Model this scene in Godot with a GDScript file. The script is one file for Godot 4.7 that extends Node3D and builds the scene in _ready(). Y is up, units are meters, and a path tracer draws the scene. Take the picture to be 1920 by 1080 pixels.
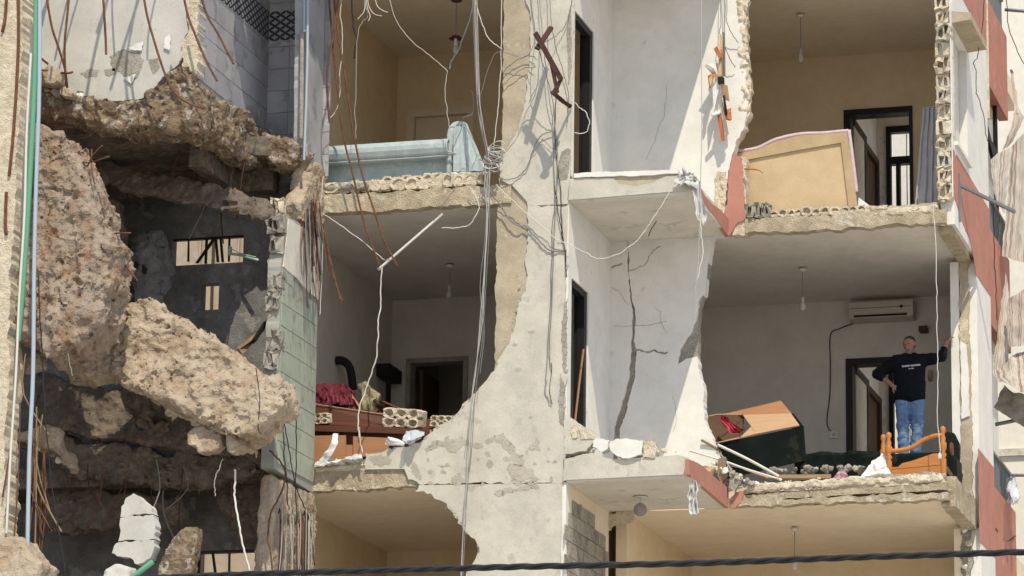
extends Node3D
# A damaged apartment building seen from the street: y up, metres, front plane z = 0, main facade z = -2.25.
var M := {}
var bld: Node3D
var used := {}
var N := []
var cam: Camera3D

func _ready():
	set_stage()
	make_materials()
	build_left_rooms()
	build_pillar_and_balconies()
	build_right_rooms()
	build_side_wall()
	build_wing()
	build_surroundings()
	build_furniture_left()
	build_furniture_right()
	build_chunks()
	build_fixtures()
	build_cloths()
	build_cables()
	build_person()
	build_rubble()

func set_stage():
	cam = Camera3D.new(); cam.name = "camera"; add_child(cam)
	cam.position = Vector3(12.5962, 1.7, 43.9282)
	cam.rotation_degrees = Vector3(13.515, 16.0, 0.82)
	cam.fov = 9.141; cam.near = 0.5; cam.far = 400.0; cam.current = true
	var we := WorldEnvironment.new(); we.name = "world_environment"; add_child(we)
	var e := Environment.new(); we.environment = e
	e.background_mode = Environment.BG_SKY
	var sk := Sky.new(); var sm := ProceduralSkyMaterial.new()
	sm.sky_top_color = Color(0.42, 0.54, 0.70); sm.sky_horizon_color = Color(0.90, 0.89, 0.87)
	sm.sky_curve = 0.25; sm.ground_horizon_color = Color(0.5, 0.48, 0.45); sm.ground_bottom_color = Color(0.35, 0.33, 0.3)
	sk.sky_material = sm; e.sky = sk
	e.background_energy_multiplier = 1.75
	e.tonemap_mode = Environment.TONE_MAPPER_LINEAR
	e.tonemap_exposure = 1.07
	e.sdfgi_enabled = true; e.ssao_enabled = true; e.ssil_enabled = true
	var sun := DirectionalLight3D.new(); sun.name = "sun"; add_child(sun)
	sun.light_energy = 1.25; sun.light_color = Color(1.0, 0.96, 0.87); sun.light_angular_distance = 0.5
	sun.shadow_enabled = true
	sun.look_at_from_position(Vector3(0.3, 1.0, 0.62) * 50.0, Vector3.ZERO, Vector3.UP)

# ---------------------------------------------------------------- naming
func numbered(n: String) -> String:
	var k: int = used.get(n, 0)
	used[n] = k + 1
	return n if k == 0 else "%s_%03d" % [n, k]

func tag(o: Node3D, label: String, category: String, group := ""):
	o.set_meta("label", label); o.set_meta("category", category)
	if group != "": o.set_meta("group", group)

func thing(n: String, label: String, category: String, at: Vector3, group := "") -> Node3D:
	var o := Node3D.new(); o.name = numbered(n); add_child(o); o.position = at
	tag(o, label, category, group)
	return o

func gpos(o: Node) -> Vector3:
	var p := Vector3.ZERO
	while o != null and o != self:
		p += (o as Node3D).position
		o = o.get_parent()
	return p

# one named mesh under its parent; the mesh comes in world coordinates and is moved to its own base
func part(n: String, m: ArrayMesh, mat: Material, parent: Node3D = null, label := "") -> MeshInstance3D:
	var o := MeshInstance3D.new(); o.name = n
	var bb := m.get_aabb()
	var c := Vector3(bb.position.x + bb.size.x * 0.5, bb.position.y, bb.position.z + bb.size.z * 0.5)
	o.mesh = shifted(m, -c); o.material_override = mat
	var par: Node = self if parent == null else parent
	par.add_child(o, true)
	o.position = c - (Vector3.ZERO if parent == null else gpos(parent))
	if label != "": o.set_meta("label", label)
	return o

# a shared mesh placed with a transform (world) under its parent
func inst(n: String, m: Mesh, mat: Material, parent: Node3D, xf: Transform3D) -> MeshInstance3D:
	var o := MeshInstance3D.new(); o.name = n; o.mesh = m; o.material_override = mat
	parent.add_child(o, true)
	o.transform = Transform3D(xf.basis, xf.origin - gpos(parent))
	return o

func solo(n: String, m: ArrayMesh, mat: Material, label: String, category: String, group := "") -> MeshInstance3D:
	var o := part(numbered(n), m, mat, null)
	tag(o, label, category, group)
	return o

func struct(n: String, m: ArrayMesh, mat: Material) -> MeshInstance3D:
	var o := part(numbered(n), m, mat, null)
	o.set_meta("kind", "structure")
	return o

func shifted(m: ArrayMesh, d: Vector3) -> ArrayMesh:
	var r := ArrayMesh.new()
	for s in m.get_surface_count():
		var a := m.surface_get_arrays(s)
		var v: PackedVector3Array = a[Mesh.ARRAY_VERTEX]
		for i in v.size(): v[i] += d
		a[Mesh.ARRAY_VERTEX] = v
		r.add_surface_from_arrays(Mesh.PRIMITIVE_TRIANGLES, a)
	return r

# ---------------------------------------------------------------- mesh helpers
func flat(v: PackedVector3Array) -> ArrayMesh:
	var n := PackedVector3Array(); n.resize(v.size())
	for i in range(0, v.size(), 3):
		var q := (v[i + 2] - v[i]).cross(v[i + 1] - v[i]).normalized()
		n[i] = q; n[i + 1] = q; n[i + 2] = q
	var a := []; a.resize(Mesh.ARRAY_MAX)
	a[Mesh.ARRAY_VERTEX] = v; a[Mesh.ARRAY_NORMAL] = n
	var m := ArrayMesh.new(); m.add_surface_from_arrays(Mesh.PRIMITIVE_TRIANGLES, a)
	return m

func smoothm(v: PackedVector3Array, idx: PackedInt32Array, uv := PackedVector2Array(), col := PackedColorArray()) -> ArrayMesh:
	var n := PackedVector3Array(); n.resize(v.size())
	for i in range(0, idx.size(), 3):
		var q := (v[idx[i + 2]] - v[idx[i]]).cross(v[idx[i + 1]] - v[idx[i]])
		n[idx[i]] += q; n[idx[i + 1]] += q; n[idx[i + 2]] += q
	for i in n.size(): n[i] = n[i].normalized() if n[i].length_squared() > 1e-14 else Vector3.UP
	var a := []; a.resize(Mesh.ARRAY_MAX)
	a[Mesh.ARRAY_VERTEX] = v; a[Mesh.ARRAY_NORMAL] = n; a[Mesh.ARRAY_INDEX] = idx
	if uv.size() > 0: a[Mesh.ARRAY_TEX_UV] = uv
	if col.size() > 0: a[Mesh.ARRAY_COLOR] = col
	var m := ArrayMesh.new(); m.add_surface_from_arrays(Mesh.PRIMITIVE_TRIANGLES, a)
	return m

func quad(v: PackedVector3Array, a: Vector3, b: Vector3, c: Vector3, d: Vector3):
	v.append(a); v.append(b); v.append(c); v.append(a); v.append(c); v.append(d)

func pv(a: Array) -> PackedVector2Array:
	var r := PackedVector2Array()
	for i in range(0, a.size(), 2): r.append(Vector2(a[i], a[i + 1]))
	return r

func p3(a: Array) -> PackedVector3Array:
	var r := PackedVector3Array()
	for i in range(0, a.size(), 3): r.append(Vector3(a[i], a[i + 1], a[i + 2]))
	return r

func ax3(ax: String, p: Vector2, c: float) -> Vector3:
	if ax == "z": return Vector3(p.x, p.y, c)
	if ax == "x": return Vector3(c, p.y, p.x)
	return Vector3(p.x, c, p.y)

# broken outline: every edge not listed in keep is split and roughened
func jagged(p: PackedVector2Array, amp: float, step: float, sd: int, keep: Array) -> PackedVector2Array:
	var g := RandomNumberGenerator.new(); g.seed = sd * 7919 + 13
	var r := PackedVector2Array()
	var cur := 0.0
	for i in p.size():
		var a := p[i]; var b := p[(i + 1) % p.size()]
		r.append(a)
		if keep.has(i): continue
		var n := int(ceil(a.distance_to(b) / step))
		var nr := (b - a).normalized().orthogonal()
		for k in range(1, n):
			cur = cur * 0.55 + g.randf_range(-1, 1) * amp
			var t := (k + g.randf_range(-0.3, 0.3)) / float(n)
			r.append(a.lerp(b, t) + nr * cur)
	return r

# extruded outline between the planes a (towards the street) and b
func prism(pts: Array, ax: String, a: float, b: float, jag := 0.0, step := 0.07, sd := 1, keep := []) -> ArrayMesh:
	var base := pv(pts)
	var f := base
	var id := PackedInt32Array()
	if jag > 0.0:
		for tr in 4:
			f = jagged(base, jag / (1.0 + tr), step, sd + tr * 31, keep)
			id = Geometry2D.triangulate_polygon(f)
			if id.size() > 0: break
	if id.size() == 0:
		f = base; id = Geometry2D.triangulate_polygon(f)
		if id.size() == 0: print("bad polygon ", pts)
	var ar := 0.0
	for i in f.size(): ar += f[i].cross(f[(i + 1) % f.size()])
	var v := PackedVector3Array()
	var g := RandomNumberGenerator.new(); g.seed = sd
	var k := PackedVector2Array()
	for q in f: k.append(q + Vector2(g.randf_range(-1, 1), g.randf_range(-1, 1)) * jag * 0.5)
	var dn := ax3(ax, Vector2.ZERO, a - b)
	for i in range(0, id.size(), 3):
		ort(v, ax3(ax, f[id[i]], a), ax3(ax, f[id[i + 1]], a), ax3(ax, f[id[i + 2]], a), dn)
		ort(v, ax3(ax, k[id[i]], b), ax3(ax, k[id[i + 1]], b), ax3(ax, k[id[i + 2]], b), -dn)
	for i in f.size():
		var j := (i + 1) % f.size()
		var od := (f[j] - f[i]).orthogonal() * (1.0 if ar < 0 else -1.0)
		var d3 := ax3(ax, od, 0.0)
		ort(v, ax3(ax, f[i], a), ax3(ax, f[j], a), ax3(ax, k[j], b), d3)
		ort(v, ax3(ax, f[i], a), ax3(ax, k[j], b), ax3(ax, k[i], b), d3)
	return flat(v)

func ort(v: PackedVector3Array, a: Vector3, b: Vector3, c: Vector3, d: Vector3):
	if (c - a).cross(b - a).dot(d) >= 0: v.append(a); v.append(b); v.append(c)
	else: v.append(a); v.append(c); v.append(b)

func bx(x0: float, y0: float, z0: float, x1: float, y1: float, z1: float, bev := 0.0) -> ArrayMesh:
	var v := PackedVector3Array()
	addbox(v, Vector3(minf(x0, x1), minf(y0, y1), minf(z0, z1)), Vector3(maxf(x0, x1), maxf(y0, y1), maxf(z0, z1)), bev)
	return flat(v)

func addbox(v: PackedVector3Array, a: Vector3, b: Vector3, e := 0.0):
	var s := v.size()
	if e <= 0.0:
		quad(v, Vector3(a.x, a.y, b.z), Vector3(a.x, b.y, b.z), Vector3(b.x, b.y, b.z), Vector3(b.x, a.y, b.z))
		quad(v, Vector3(b.x, a.y, a.z), Vector3(b.x, b.y, a.z), Vector3(a.x, b.y, a.z), Vector3(a.x, a.y, a.z))
		quad(v, Vector3(b.x, a.y, b.z), Vector3(b.x, b.y, b.z), Vector3(b.x, b.y, a.z), Vector3(b.x, a.y, a.z))
		quad(v, Vector3(a.x, a.y, a.z), Vector3(a.x, b.y, a.z), Vector3(a.x, b.y, b.z), Vector3(a.x, a.y, b.z))
		quad(v, Vector3(a.x, b.y, b.z), Vector3(a.x, b.y, a.z), Vector3(b.x, b.y, a.z), Vector3(b.x, b.y, b.z))
		quad(v, Vector3(a.x, a.y, a.z), Vector3(a.x, a.y, b.z), Vector3(b.x, a.y, b.z), Vector3(b.x, a.y, a.z))
		return
	# rounded edges: six inset faces, twelve chamfers, eight corners
	var c := (a + b) * 0.5; var h := (b - a) * 0.5
	e = minf(e, minf(h.x, minf(h.y, h.z)) * 0.6)
	var P := func(x, y, z, w): return c + Vector3(x * (h.x - (0.0 if w == 0 else e)), y * (h.y - (0.0 if w == 1 else e)), z * (h.z - (0.0 if w == 2 else e)))
	for sg in [-1.0, 1.0]:
		outq(v, P.call(sg, -1, -1, 0), P.call(sg, 1, -1, 0), P.call(sg, 1, 1, 0), P.call(sg, -1, 1, 0), c)
		outq(v, P.call(-1, sg, -1, 1), P.call(1, sg, -1, 1), P.call(1, sg, 1, 1), P.call(-1, sg, 1, 1), c)
		outq(v, P.call(-1, -1, sg, 2), P.call(1, -1, sg, 2), P.call(1, 1, sg, 2), P.call(-1, 1, sg, 2), c)
		for t in [-1.0, 1.0]:
			outq(v, P.call(sg, t, -1, 0), P.call(sg, t, 1, 0), P.call(sg, t, 1, 1), P.call(sg, t, -1, 1), c)
			outq(v, P.call(sg, -1, t, 0), P.call(sg, 1, t, 0), P.call(sg, 1, t, 2), P.call(sg, -1, t, 2), c)
			outq(v, P.call(-1, sg, t, 1), P.call(1, sg, t, 1), P.call(1, sg, t, 2), P.call(-1, sg, t, 2), c)
			for u in [-1.0, 1.0]: outt(v, P.call(sg, t, u, 0), P.call(sg, t, u, 1), P.call(sg, t, u, 2), c)

func outt(v: PackedVector3Array, a: Vector3, b: Vector3, d: Vector3, c: Vector3):
	if (d - a).cross(b - a).dot((a + b + d) / 3.0 - c) >= 0: v.append(a); v.append(b); v.append(d)
	else: v.append(a); v.append(d); v.append(b)

func outq(v: PackedVector3Array, a: Vector3, b: Vector3, d: Vector3, e: Vector3, c: Vector3):
	outt(v, a, b, d, c); outt(v, a, d, e, c)

# a board or sheet through four points with a thickness behind its face
func board(pts: Array, th: float, bow := 0.0) -> ArrayMesh:
	var p := p3(pts)
	var n := (p[2] - p[0]).cross(p[1] - p[3]).normalized()
	if n.dot(Vector3(0.27, -0.23, 0.93)) < 0: n = -n
	var v := PackedVector3Array()
	var c := (p[0] + p[1] + p[2] + p[3]) * 0.25 - n * th * 0.5
	var q := []
	for i in 4: q.append(p[i] - n * th)
	outq(v, p[0], p[1], p[2], p[3], c); outq(v, q[0], q[1], q[2], q[3], c)
	for i in 4: outq(v, p[i], p[(i + 1) % 4], q[(i + 1) % 4], q[i], c)
	return flat(v)

func spline(p: PackedVector3Array, per: int) -> PackedVector3Array:
	if p.size() < 3 or per <= 1: return p
	var r := PackedVector3Array()
	for i in p.size() - 1:
		var a := p[maxi(i - 1, 0)]; var b := p[i]; var c := p[i + 1]; var d := p[mini(i + 2, p.size() - 1)]
		for k in per: r.append(b.cubic_interpolate(c, a, d, k / float(per)))
	r.append(p[p.size() - 1])
	return r

func tube(pts: PackedVector3Array, r0: float, r1 := -1.0, sides := 6, per := 4) -> ArrayMesh:
	if r1 < 0: r1 = r0
	var p := spline(pts, per)
	var v := PackedVector3Array(); var idx := PackedInt32Array()
	var up := Vector3(0.3, 0.2, 0.93)
	for i in p.size():
		var t := (p[mini(i + 1, p.size() - 1)] - p[maxi(i - 1, 0)]).normalized()
		var s := t.cross(up)
		if s.length() < 0.05: s = t.cross(Vector3(0.9, 0.1, -0.3))
		s = s.normalized(); up = s.cross(t).normalized()
		var r := lerpf(r0, r1, i / float(p.size() - 1))
		for k in sides:
			var an := TAU * k / sides
			v.append(p[i] + (s * cos(an) + up * sin(an)) * r)
	for i in p.size() - 1:
		for k in sides:
			var a := i * sides + k; var b := i * sides + (k + 1) % sides; var c := a + sides; var d := b + sides
			idx.append_array([a, b, c, b, d, c])
	var e := p.size() - 1
	v.append(p[0]); v.append(p[e])
	for k in sides:
		idx.append_array([v.size() - 2, (k + 1) % sides, k, v.size() - 1, e * sides + k, e * sides + (k + 1) % sides])
	return smoothm(v, idx)

func lathe(at: Vector3, prof: Array, sides := 14, tilt := Basis.IDENTITY) -> ArrayMesh:
	var v := PackedVector3Array(); var idx := PackedInt32Array(); var n := prof.size() / 2
	for i in n:
		for k in sides:
			var an := TAU * k / sides
			v.append(at + tilt * Vector3(cos(an) * prof[i * 2], prof[i * 2 + 1], sin(an) * prof[i * 2]))
	for i in n - 1:
		for k in sides:
			var a: int = i * sides + k; var b: int = i * sides + (k + 1) % sides
			idx.append_array([a, a + sides, b, b, a + sides, b + sides])
	return smoothm(v, idx)

# a rectangular wall in the plane ax with rectangular openings [u0,v0,u1,v1]
func holewall(ax: String, u0: float, v0: float, u1: float, v1: float, a: float, b: float, holes: Array) -> ArrayMesh:
	var us := [u0, u1]; var vs := [v0, v1]
	for h in holes:
		for q in [h[0], h[2]]:
			if q > u0 and q < u1 and not us.has(q): us.append(q)
		for q in [h[1], h[3]]:
			if q > v0 and q < v1 and not vs.has(q): vs.append(q)
	us.sort(); vs.sort()
	var solid := func(i, j):
		if i < 0 or j < 0 or i >= us.size() - 1 or j >= vs.size() - 1: return false
		var c := Vector2((us[i] + us[i + 1]) * 0.5, (vs[j] + vs[j + 1]) * 0.5)
		for h in holes:
			if c.x > h[0] and c.x < h[2] and c.y > h[1] and c.y < h[3]: return false
		return true
	var v := PackedVector3Array()
	for i in us.size() - 1:
		for j in vs.size() - 1:
			if not solid.call(i, j): continue
			var p := [Vector2(us[i], vs[j]), Vector2(us[i + 1], vs[j]), Vector2(us[i + 1], vs[j + 1]), Vector2(us[i], vs[j + 1])]
			var c := ax3(ax, (p[0] + p[2]) * 0.5, (a + b) * 0.5)
			outq(v, ax3(ax, p[0], a), ax3(ax, p[1], a), ax3(ax, p[2], a), ax3(ax, p[3], a), c)
			outq(v, ax3(ax, p[0], b), ax3(ax, p[1], b), ax3(ax, p[2], b), ax3(ax, p[3], b), c)
			for e in [[0, 1, 0, -1], [1, 2, 1, 0], [2, 3, 0, 1], [3, 0, -1, 0]]:
				if not solid.call(i + e[2], j + e[3]):
					outq(v, ax3(ax, p[e[0]], a), ax3(ax, p[e[1]], a), ax3(ax, p[e[1]], b), ax3(ax, p[e[0]], b), c)
	return flat(v)

# zero surface of a sampled field: one vertex in each crossed cell
func nets(f: PackedFloat32Array, nx: int, ny: int, nz: int, org: Vector3, cell: float, facet := false, cols := false) -> ArrayMesh:
	var v := PackedVector3Array(); var idx := PackedInt32Array()
	var vi := PackedInt32Array(); vi.resize(nx * ny * nz); vi.fill(-1)
	var sy := nx; var sz := nx * ny
	var off := [0, 1, sy, sy + 1, sz, sz + 1, sz + sy, sz + sy + 1]
	var ed := [[0, 1], [2, 3], [4, 5], [6, 7], [0, 2], [1, 3], [4, 6], [5, 7], [0, 4], [1, 5], [2, 6], [3, 7]]
	var cp := [Vector3(0, 0, 0), Vector3(1, 0, 0), Vector3(0, 1, 0), Vector3(1, 1, 0), Vector3(0, 0, 1), Vector3(1, 0, 1), Vector3(0, 1, 1), Vector3(1, 1, 1)]
	for z in nz - 1:
		for y in ny - 1:
			var b := z * sz + y * sy
			for x in nx - 1:
				var i := b + x
				var n := 0
				if f[i] < 0: n += 1
				if f[i + 1] < 0: n += 1
				if f[i + sy] < 0: n += 1
				if f[i + sy + 1] < 0: n += 1
				if f[i + sz] < 0: n += 1
				if f[i + sz + 1] < 0: n += 1
				if f[i + sz + sy] < 0: n += 1
				if f[i + sz + sy + 1] < 0: n += 1
				if n == 0 or n == 8: continue
				var s := Vector3.ZERO; var c := 0
				for e in ed:
					var fa := f[i + off[e[0]]]; var fb := f[i + off[e[1]]]
					if (fa < 0) != (fb < 0):
						s += (cp[e[0]] as Vector3).lerp(cp[e[1]], fa / (fa - fb)); c += 1
				vi[i] = v.size()
				v.append(org + (Vector3(x, y, z) + s / c) * cell)
	for z in range(1, nz - 1):
		for y in range(1, ny - 1):
			for x in range(1, nx - 1):
				var i := z * sz + y * sy + x
				var a := f[i] < 0
				if a != (f[i + 1] < 0): addq(idx, vi[i - sy - sz], vi[i - sz], vi[i], vi[i - sy], not a)
				if a != (f[i + sy] < 0): addq(idx, vi[i - 1 - sz], vi[i - 1], vi[i], vi[i - sz], not a)
				if a != (f[i + sz] < 0): addq(idx, vi[i - 1 - sy], vi[i - sy], vi[i], vi[i - 1], not a)
	if facet:
		var w := PackedVector3Array(); w.resize(idx.size())
		for i in idx.size(): w[i] = v[idx[i]]
		return flat(w)
	var cc := PackedColorArray()
	if cols:
		for q in v: cc.append(skin_colour(q))
	return smoothm(v, idx, PackedVector2Array(), cc)

func addq(idx: PackedInt32Array, a: int, b: int, c: int, d: int, fl: bool):
	if a < 0 or b < 0 or c < 0 or d < 0: return
	if fl: idx.append_array([a, b, c, a, c, d])
	else: idx.append_array([a, c, b, a, d, c])

# a broken lump of concrete: outline in a plane, half thickness t, tilt of its middle plane, rough skin
func rock(pts: Array, ax: String, zc: float, t: float, cell: float, amp: float, sd: int, tu := 0.0, tv := 0.0) -> ArrayMesh:
	var p := pv(pts)
	var lo := p[0]; var hi := p[0]
	for q in p:
		lo = lo.min(q); hi = hi.max(q)
	var mid := (lo + hi) * 0.5
	var pad := amp * 2.0 + cell * 3.0
	lo -= Vector2(pad, pad); hi += Vector2(pad, pad)
	var ext := t + absf(tu) * (hi.x - lo.x) * 0.5 + absf(tv) * (hi.y - lo.y) * 0.5 + pad
	var nx := int((hi.x - lo.x) / cell) + 1; var ny := int((hi.y - lo.y) / cell) + 1; var nz := int(2.0 * ext / cell) + 1
	var f := PackedFloat32Array(); f.resize(nx * ny * nz)
	var n1 := FastNoiseLite.new(); n1.seed = sd; n1.frequency = 1.6; n1.fractal_octaves = 3; n1.noise_type = FastNoiseLite.TYPE_SIMPLEX
	var n2 := FastNoiseLite.new(); n2.seed = sd + 5; n2.frequency = 6.0; n2.fractal_octaves = 3; n2.noise_type = FastNoiseLite.TYPE_SIMPLEX
	var n3 := FastNoiseLite.new(); n3.seed = sd + 9; n3.frequency = 13.0; n3.fractal_octaves = 2; n3.noise_type = FastNoiseLite.TYPE_SIMPLEX
	for y in ny:
		for x in nx:
			var c := lo + Vector2(x, y) * cell
			var d := 1e9
			for i in p.size():
				d = minf(d, c.distance_to(Geometry2D.get_closest_point_to_segment(c, p[i], p[(i + 1) % p.size()])))
			if Geometry2D.is_point_in_polygon(c, p): d = -d
			var m := tu * (c.x - mid.x) + tv * (c.y - mid.y)
			for z in nz:
				var w := -ext + z * cell
				var g := absf(w - m) - t
				var h := maxf(maxf(d, g), (d + g) * 0.7071 + t * 0.1)
				if absf(h) < amp * 3.0 + cell * 2.0:
					var q := ax3(ax, c, zc + w)
					h += n1.get_noise_3dv(q) * amp * 1.1 + (absf(n2.get_noise_3dv(q)) - 0.25) * amp * 1.2 + maxf(0.0, n3.get_noise_3dv(q) - 0.1) * minf(amp * 0.7, 0.05) + n3.get_noise_3dv(q * 0.4 + Vector3(3, 1, 7)) * amp * 0.6
				f[z * nx * ny + y * nx + x] = h
	if ax == "z":
		return nets(f, nx, ny, nz, Vector3(lo.x, lo.y, zc - ext), cell, true)
	# plane x: grid axes are (z, y, x)
	var m0 := nets(f, nx, ny, nz, Vector3(lo.x, lo.y, zc - ext), cell, true)
	var a := m0.surface_get_arrays(0)
	var vv: PackedVector3Array = a[Mesh.ARRAY_VERTEX]
	var o := PackedVector3Array(); o.resize(vv.size())
	for i in range(0, vv.size(), 3):
		o[i] = Vector3(vv[i].z, vv[i].y, vv[i].x)
		o[i + 1] = Vector3(vv[i + 2].z, vv[i + 2].y, vv[i + 2].x)
		o[i + 2] = Vector3(vv[i + 1].z, vv[i + 1].y, vv[i + 1].x)
	return flat(o)

# an angular stone of about unit size
func stone(sd: int, squash := 0.75) -> ArrayMesh:
	var g := RandomNumberGenerator.new(); g.seed = sd * 101 + 7
	var pl := []
	for i in 8:
		var d := Vector3(g.randf_range(-1, 1), g.randf_range(-1, 1), g.randf_range(-1, 1)).normalized()
		pl.append([d, g.randf_range(0.2, 0.4)])
	var v := PackedVector3Array(); var w := PackedVector3Array(); var R := 6; var S := 9
	for i in R + 1:
		for k in S:
			var th := PI * i / R; var ph := TAU * k / S
			var d := Vector3(sin(th) * cos(ph), cos(th), sin(th) * sin(ph))
			var r := 0.5
			for q in pl:
				var c := d.dot(q[0])
				if c > 0.05: r = minf(r, q[1] / c)
			w.append(d * r * Vector3(1, squash, 1))
	for i in R:
		for k in S:
			var a := w[i * S + k]; var b := w[i * S + (k + 1) % S]; var c := w[(i + 1) * S + k]; var d := w[(i + 1) * S + (k + 1) % S]
			if i > 0: outt(v, a, b, c, Vector3.ZERO)
			if i < R - 1: outt(v, b, d, c, Vector3.ZERO)
	return flat(v)

# a hanging cloth: rows of points, folds across, UV 0..1
func cloth(rows: Array, nu: int, nv: int, fold: float, folds: float, sd: int, crumple := 0.0) -> ArrayMesh:
	# rows: flat arrays of points with equal count, top to bottom
	var n := FastNoiseLite.new(); n.seed = sd; n.frequency = 3.0; n.fractal_octaves = 3
	var R := []
	for r in rows: R.append(p3(r))
	var v := PackedVector3Array(); var uv := PackedVector2Array(); var idx := PackedInt32Array()
	for j in nv + 1:
		var t := j / float(nv) * (R.size() - 1); var j0 := mini(int(t), R.size() - 2); var tj := t - j0
		for i in nu + 1:
			var s: float = i / float(nu) * (R[0].size() - 1); var i0: int = mini(int(s), R[0].size() - 2); var si: float = s - i0
			var a: Vector3 = R[j0][i0].lerp(R[j0][i0 + 1], si); var b: Vector3 = R[j0 + 1][i0].lerp(R[j0 + 1][i0 + 1], si)
			var q := a.lerp(b, tj)
			var u := i / float(nu); var w := j / float(nv)
			q += Vector3(0.25, 0, 0.97) * (sin(u * folds * TAU + w * 1.3 + n.get_noise_2d(u * 0.5, w) * 1.5) * fold)
			if crumple > 0.0: q += Vector3(n.get_noise_3dv(q * 1.7), n.get_noise_3dv(q * 1.7 + Vector3(9, 0, 0)), n.get_noise_3dv(q * 1.7 + Vector3(0, 9, 0)) * 1.6) * crumple
			v.append(q); uv.append(Vector2(u, w))
	for j in nv:
		for i in nu:
			var a := j * (nu + 1) + i
			idx.append_array([a, a + 1, a + nu + 1, a + 1, a + nu + 2, a + nu + 1])
	return smoothm(v, idx, uv)

# a block cell seen end on: a square rim round an oval hollow
func cellm(w: float, h: float, dep: float, sd: int) -> ArrayMesh:
	var g := RandomNumberGenerator.new(); g.seed = sd * 17 + 3
	var v := PackedVector3Array(); var n := 12
	var o := []; var p := []; var q := []; var r := []
	for i in n:
		var t := TAU * i / n
		var cs := Vector2(cos(t), sin(t)); var sq := cs / maxf(absf(cs.x), absf(cs.y))
		var jw := g.randf_range(-0.06, 0.06)
		o.append(Vector3(sq.x * w * 0.5 * (1.0 + jw), sq.y * h * 0.5 * (1.0 + jw), g.randf_range(-0.012, 0.004)))
		var k := g.randf_range(0.33, 0.42)
		p.append(Vector3(cs.x * w * k, cs.y * h * k, g.randf_range(-0.01, 0.006)))
		q.append(Vector3(cs.x * w * 0.28, cs.y * h * 0.28, -dep))
		r.append(Vector3(sq.x * w * 0.5, sq.y * h * 0.5, -dep - 0.04))
	var c := Vector3(0, 0, -dep)
	for i in n:
		var j := (i + 1) % n
		for f in [[o[i], o[j], p[j], p[i], Vector3(0, 0, 1)], [p[i], p[j], q[j], q[i], -(p[i] as Vector3)], [o[i], o[j], r[j], r[i], o[i]]]:
			ort(v, f[0], f[1], f[2], f[4]); ort(v, f[0], f[2], f[3], f[4])
		ort(v, q[i], q[j], c, Vector3(0, 0, 1))
		ort(v, r[i], r[j], Vector3(0, 0, -dep - 0.04), Vector3(0, 0, -1))
	return flat(v)

# a hairline crack as a thin ragged strip along a path in the plane z
func crack_line(pts: Array, z: float, w: float, sd: int) -> ArrayMesh:
	var g := RandomNumberGenerator.new(); g.seed = sd
	var p := jagged(pv(pts), 0.012, 0.05, sd, [pts.size() / 2 - 1])
	var v := PackedVector3Array()
	for i in p.size() - 1:
		var n := (p[i + 1] - p[i]).normalized().orthogonal()
		var wa := w * (0.3 + 0.7 * absf(sin(i * 1.9))); var wb := w * (0.3 + 0.7 * absf(sin((i + 1) * 1.9)))
		var a0 := p[i] + n * wa; var a1 := p[i] - n * wa; var b0 := p[i + 1] + n * wb; var b1 := p[i + 1] - n * wb
		ort(v, Vector3(a0.x, a0.y, z), Vector3(a1.x, a1.y, z), Vector3(b1.x, b1.y, z), Vector3(0, 0, 1)); ort(v, Vector3(a0.x, a0.y, z), Vector3(b1.x, b1.y, z), Vector3(b0.x, b0.y, z), Vector3(0, 0, 1))
	return flat(v)

# ---------------------------------------------------------------- materials (colours are linear)
func noise_bytes(type: int, freq: float, oct: int, sd: int) -> PackedByteArray:
	var n := FastNoiseLite.new(); n.noise_type = type; n.frequency = freq; n.fractal_octaves = oct; n.seed = sd
	if type == FastNoiseLite.TYPE_CELLULAR: n.cellular_return_type = FastNoiseLite.RETURN_DISTANCE
	var im := n.get_seamless_image(512, 512)
	im.convert(Image.FORMAT_L8)
	return im.get_data()

func srgb(c: Color) -> Color: return c.linear_to_srgb()

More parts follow.
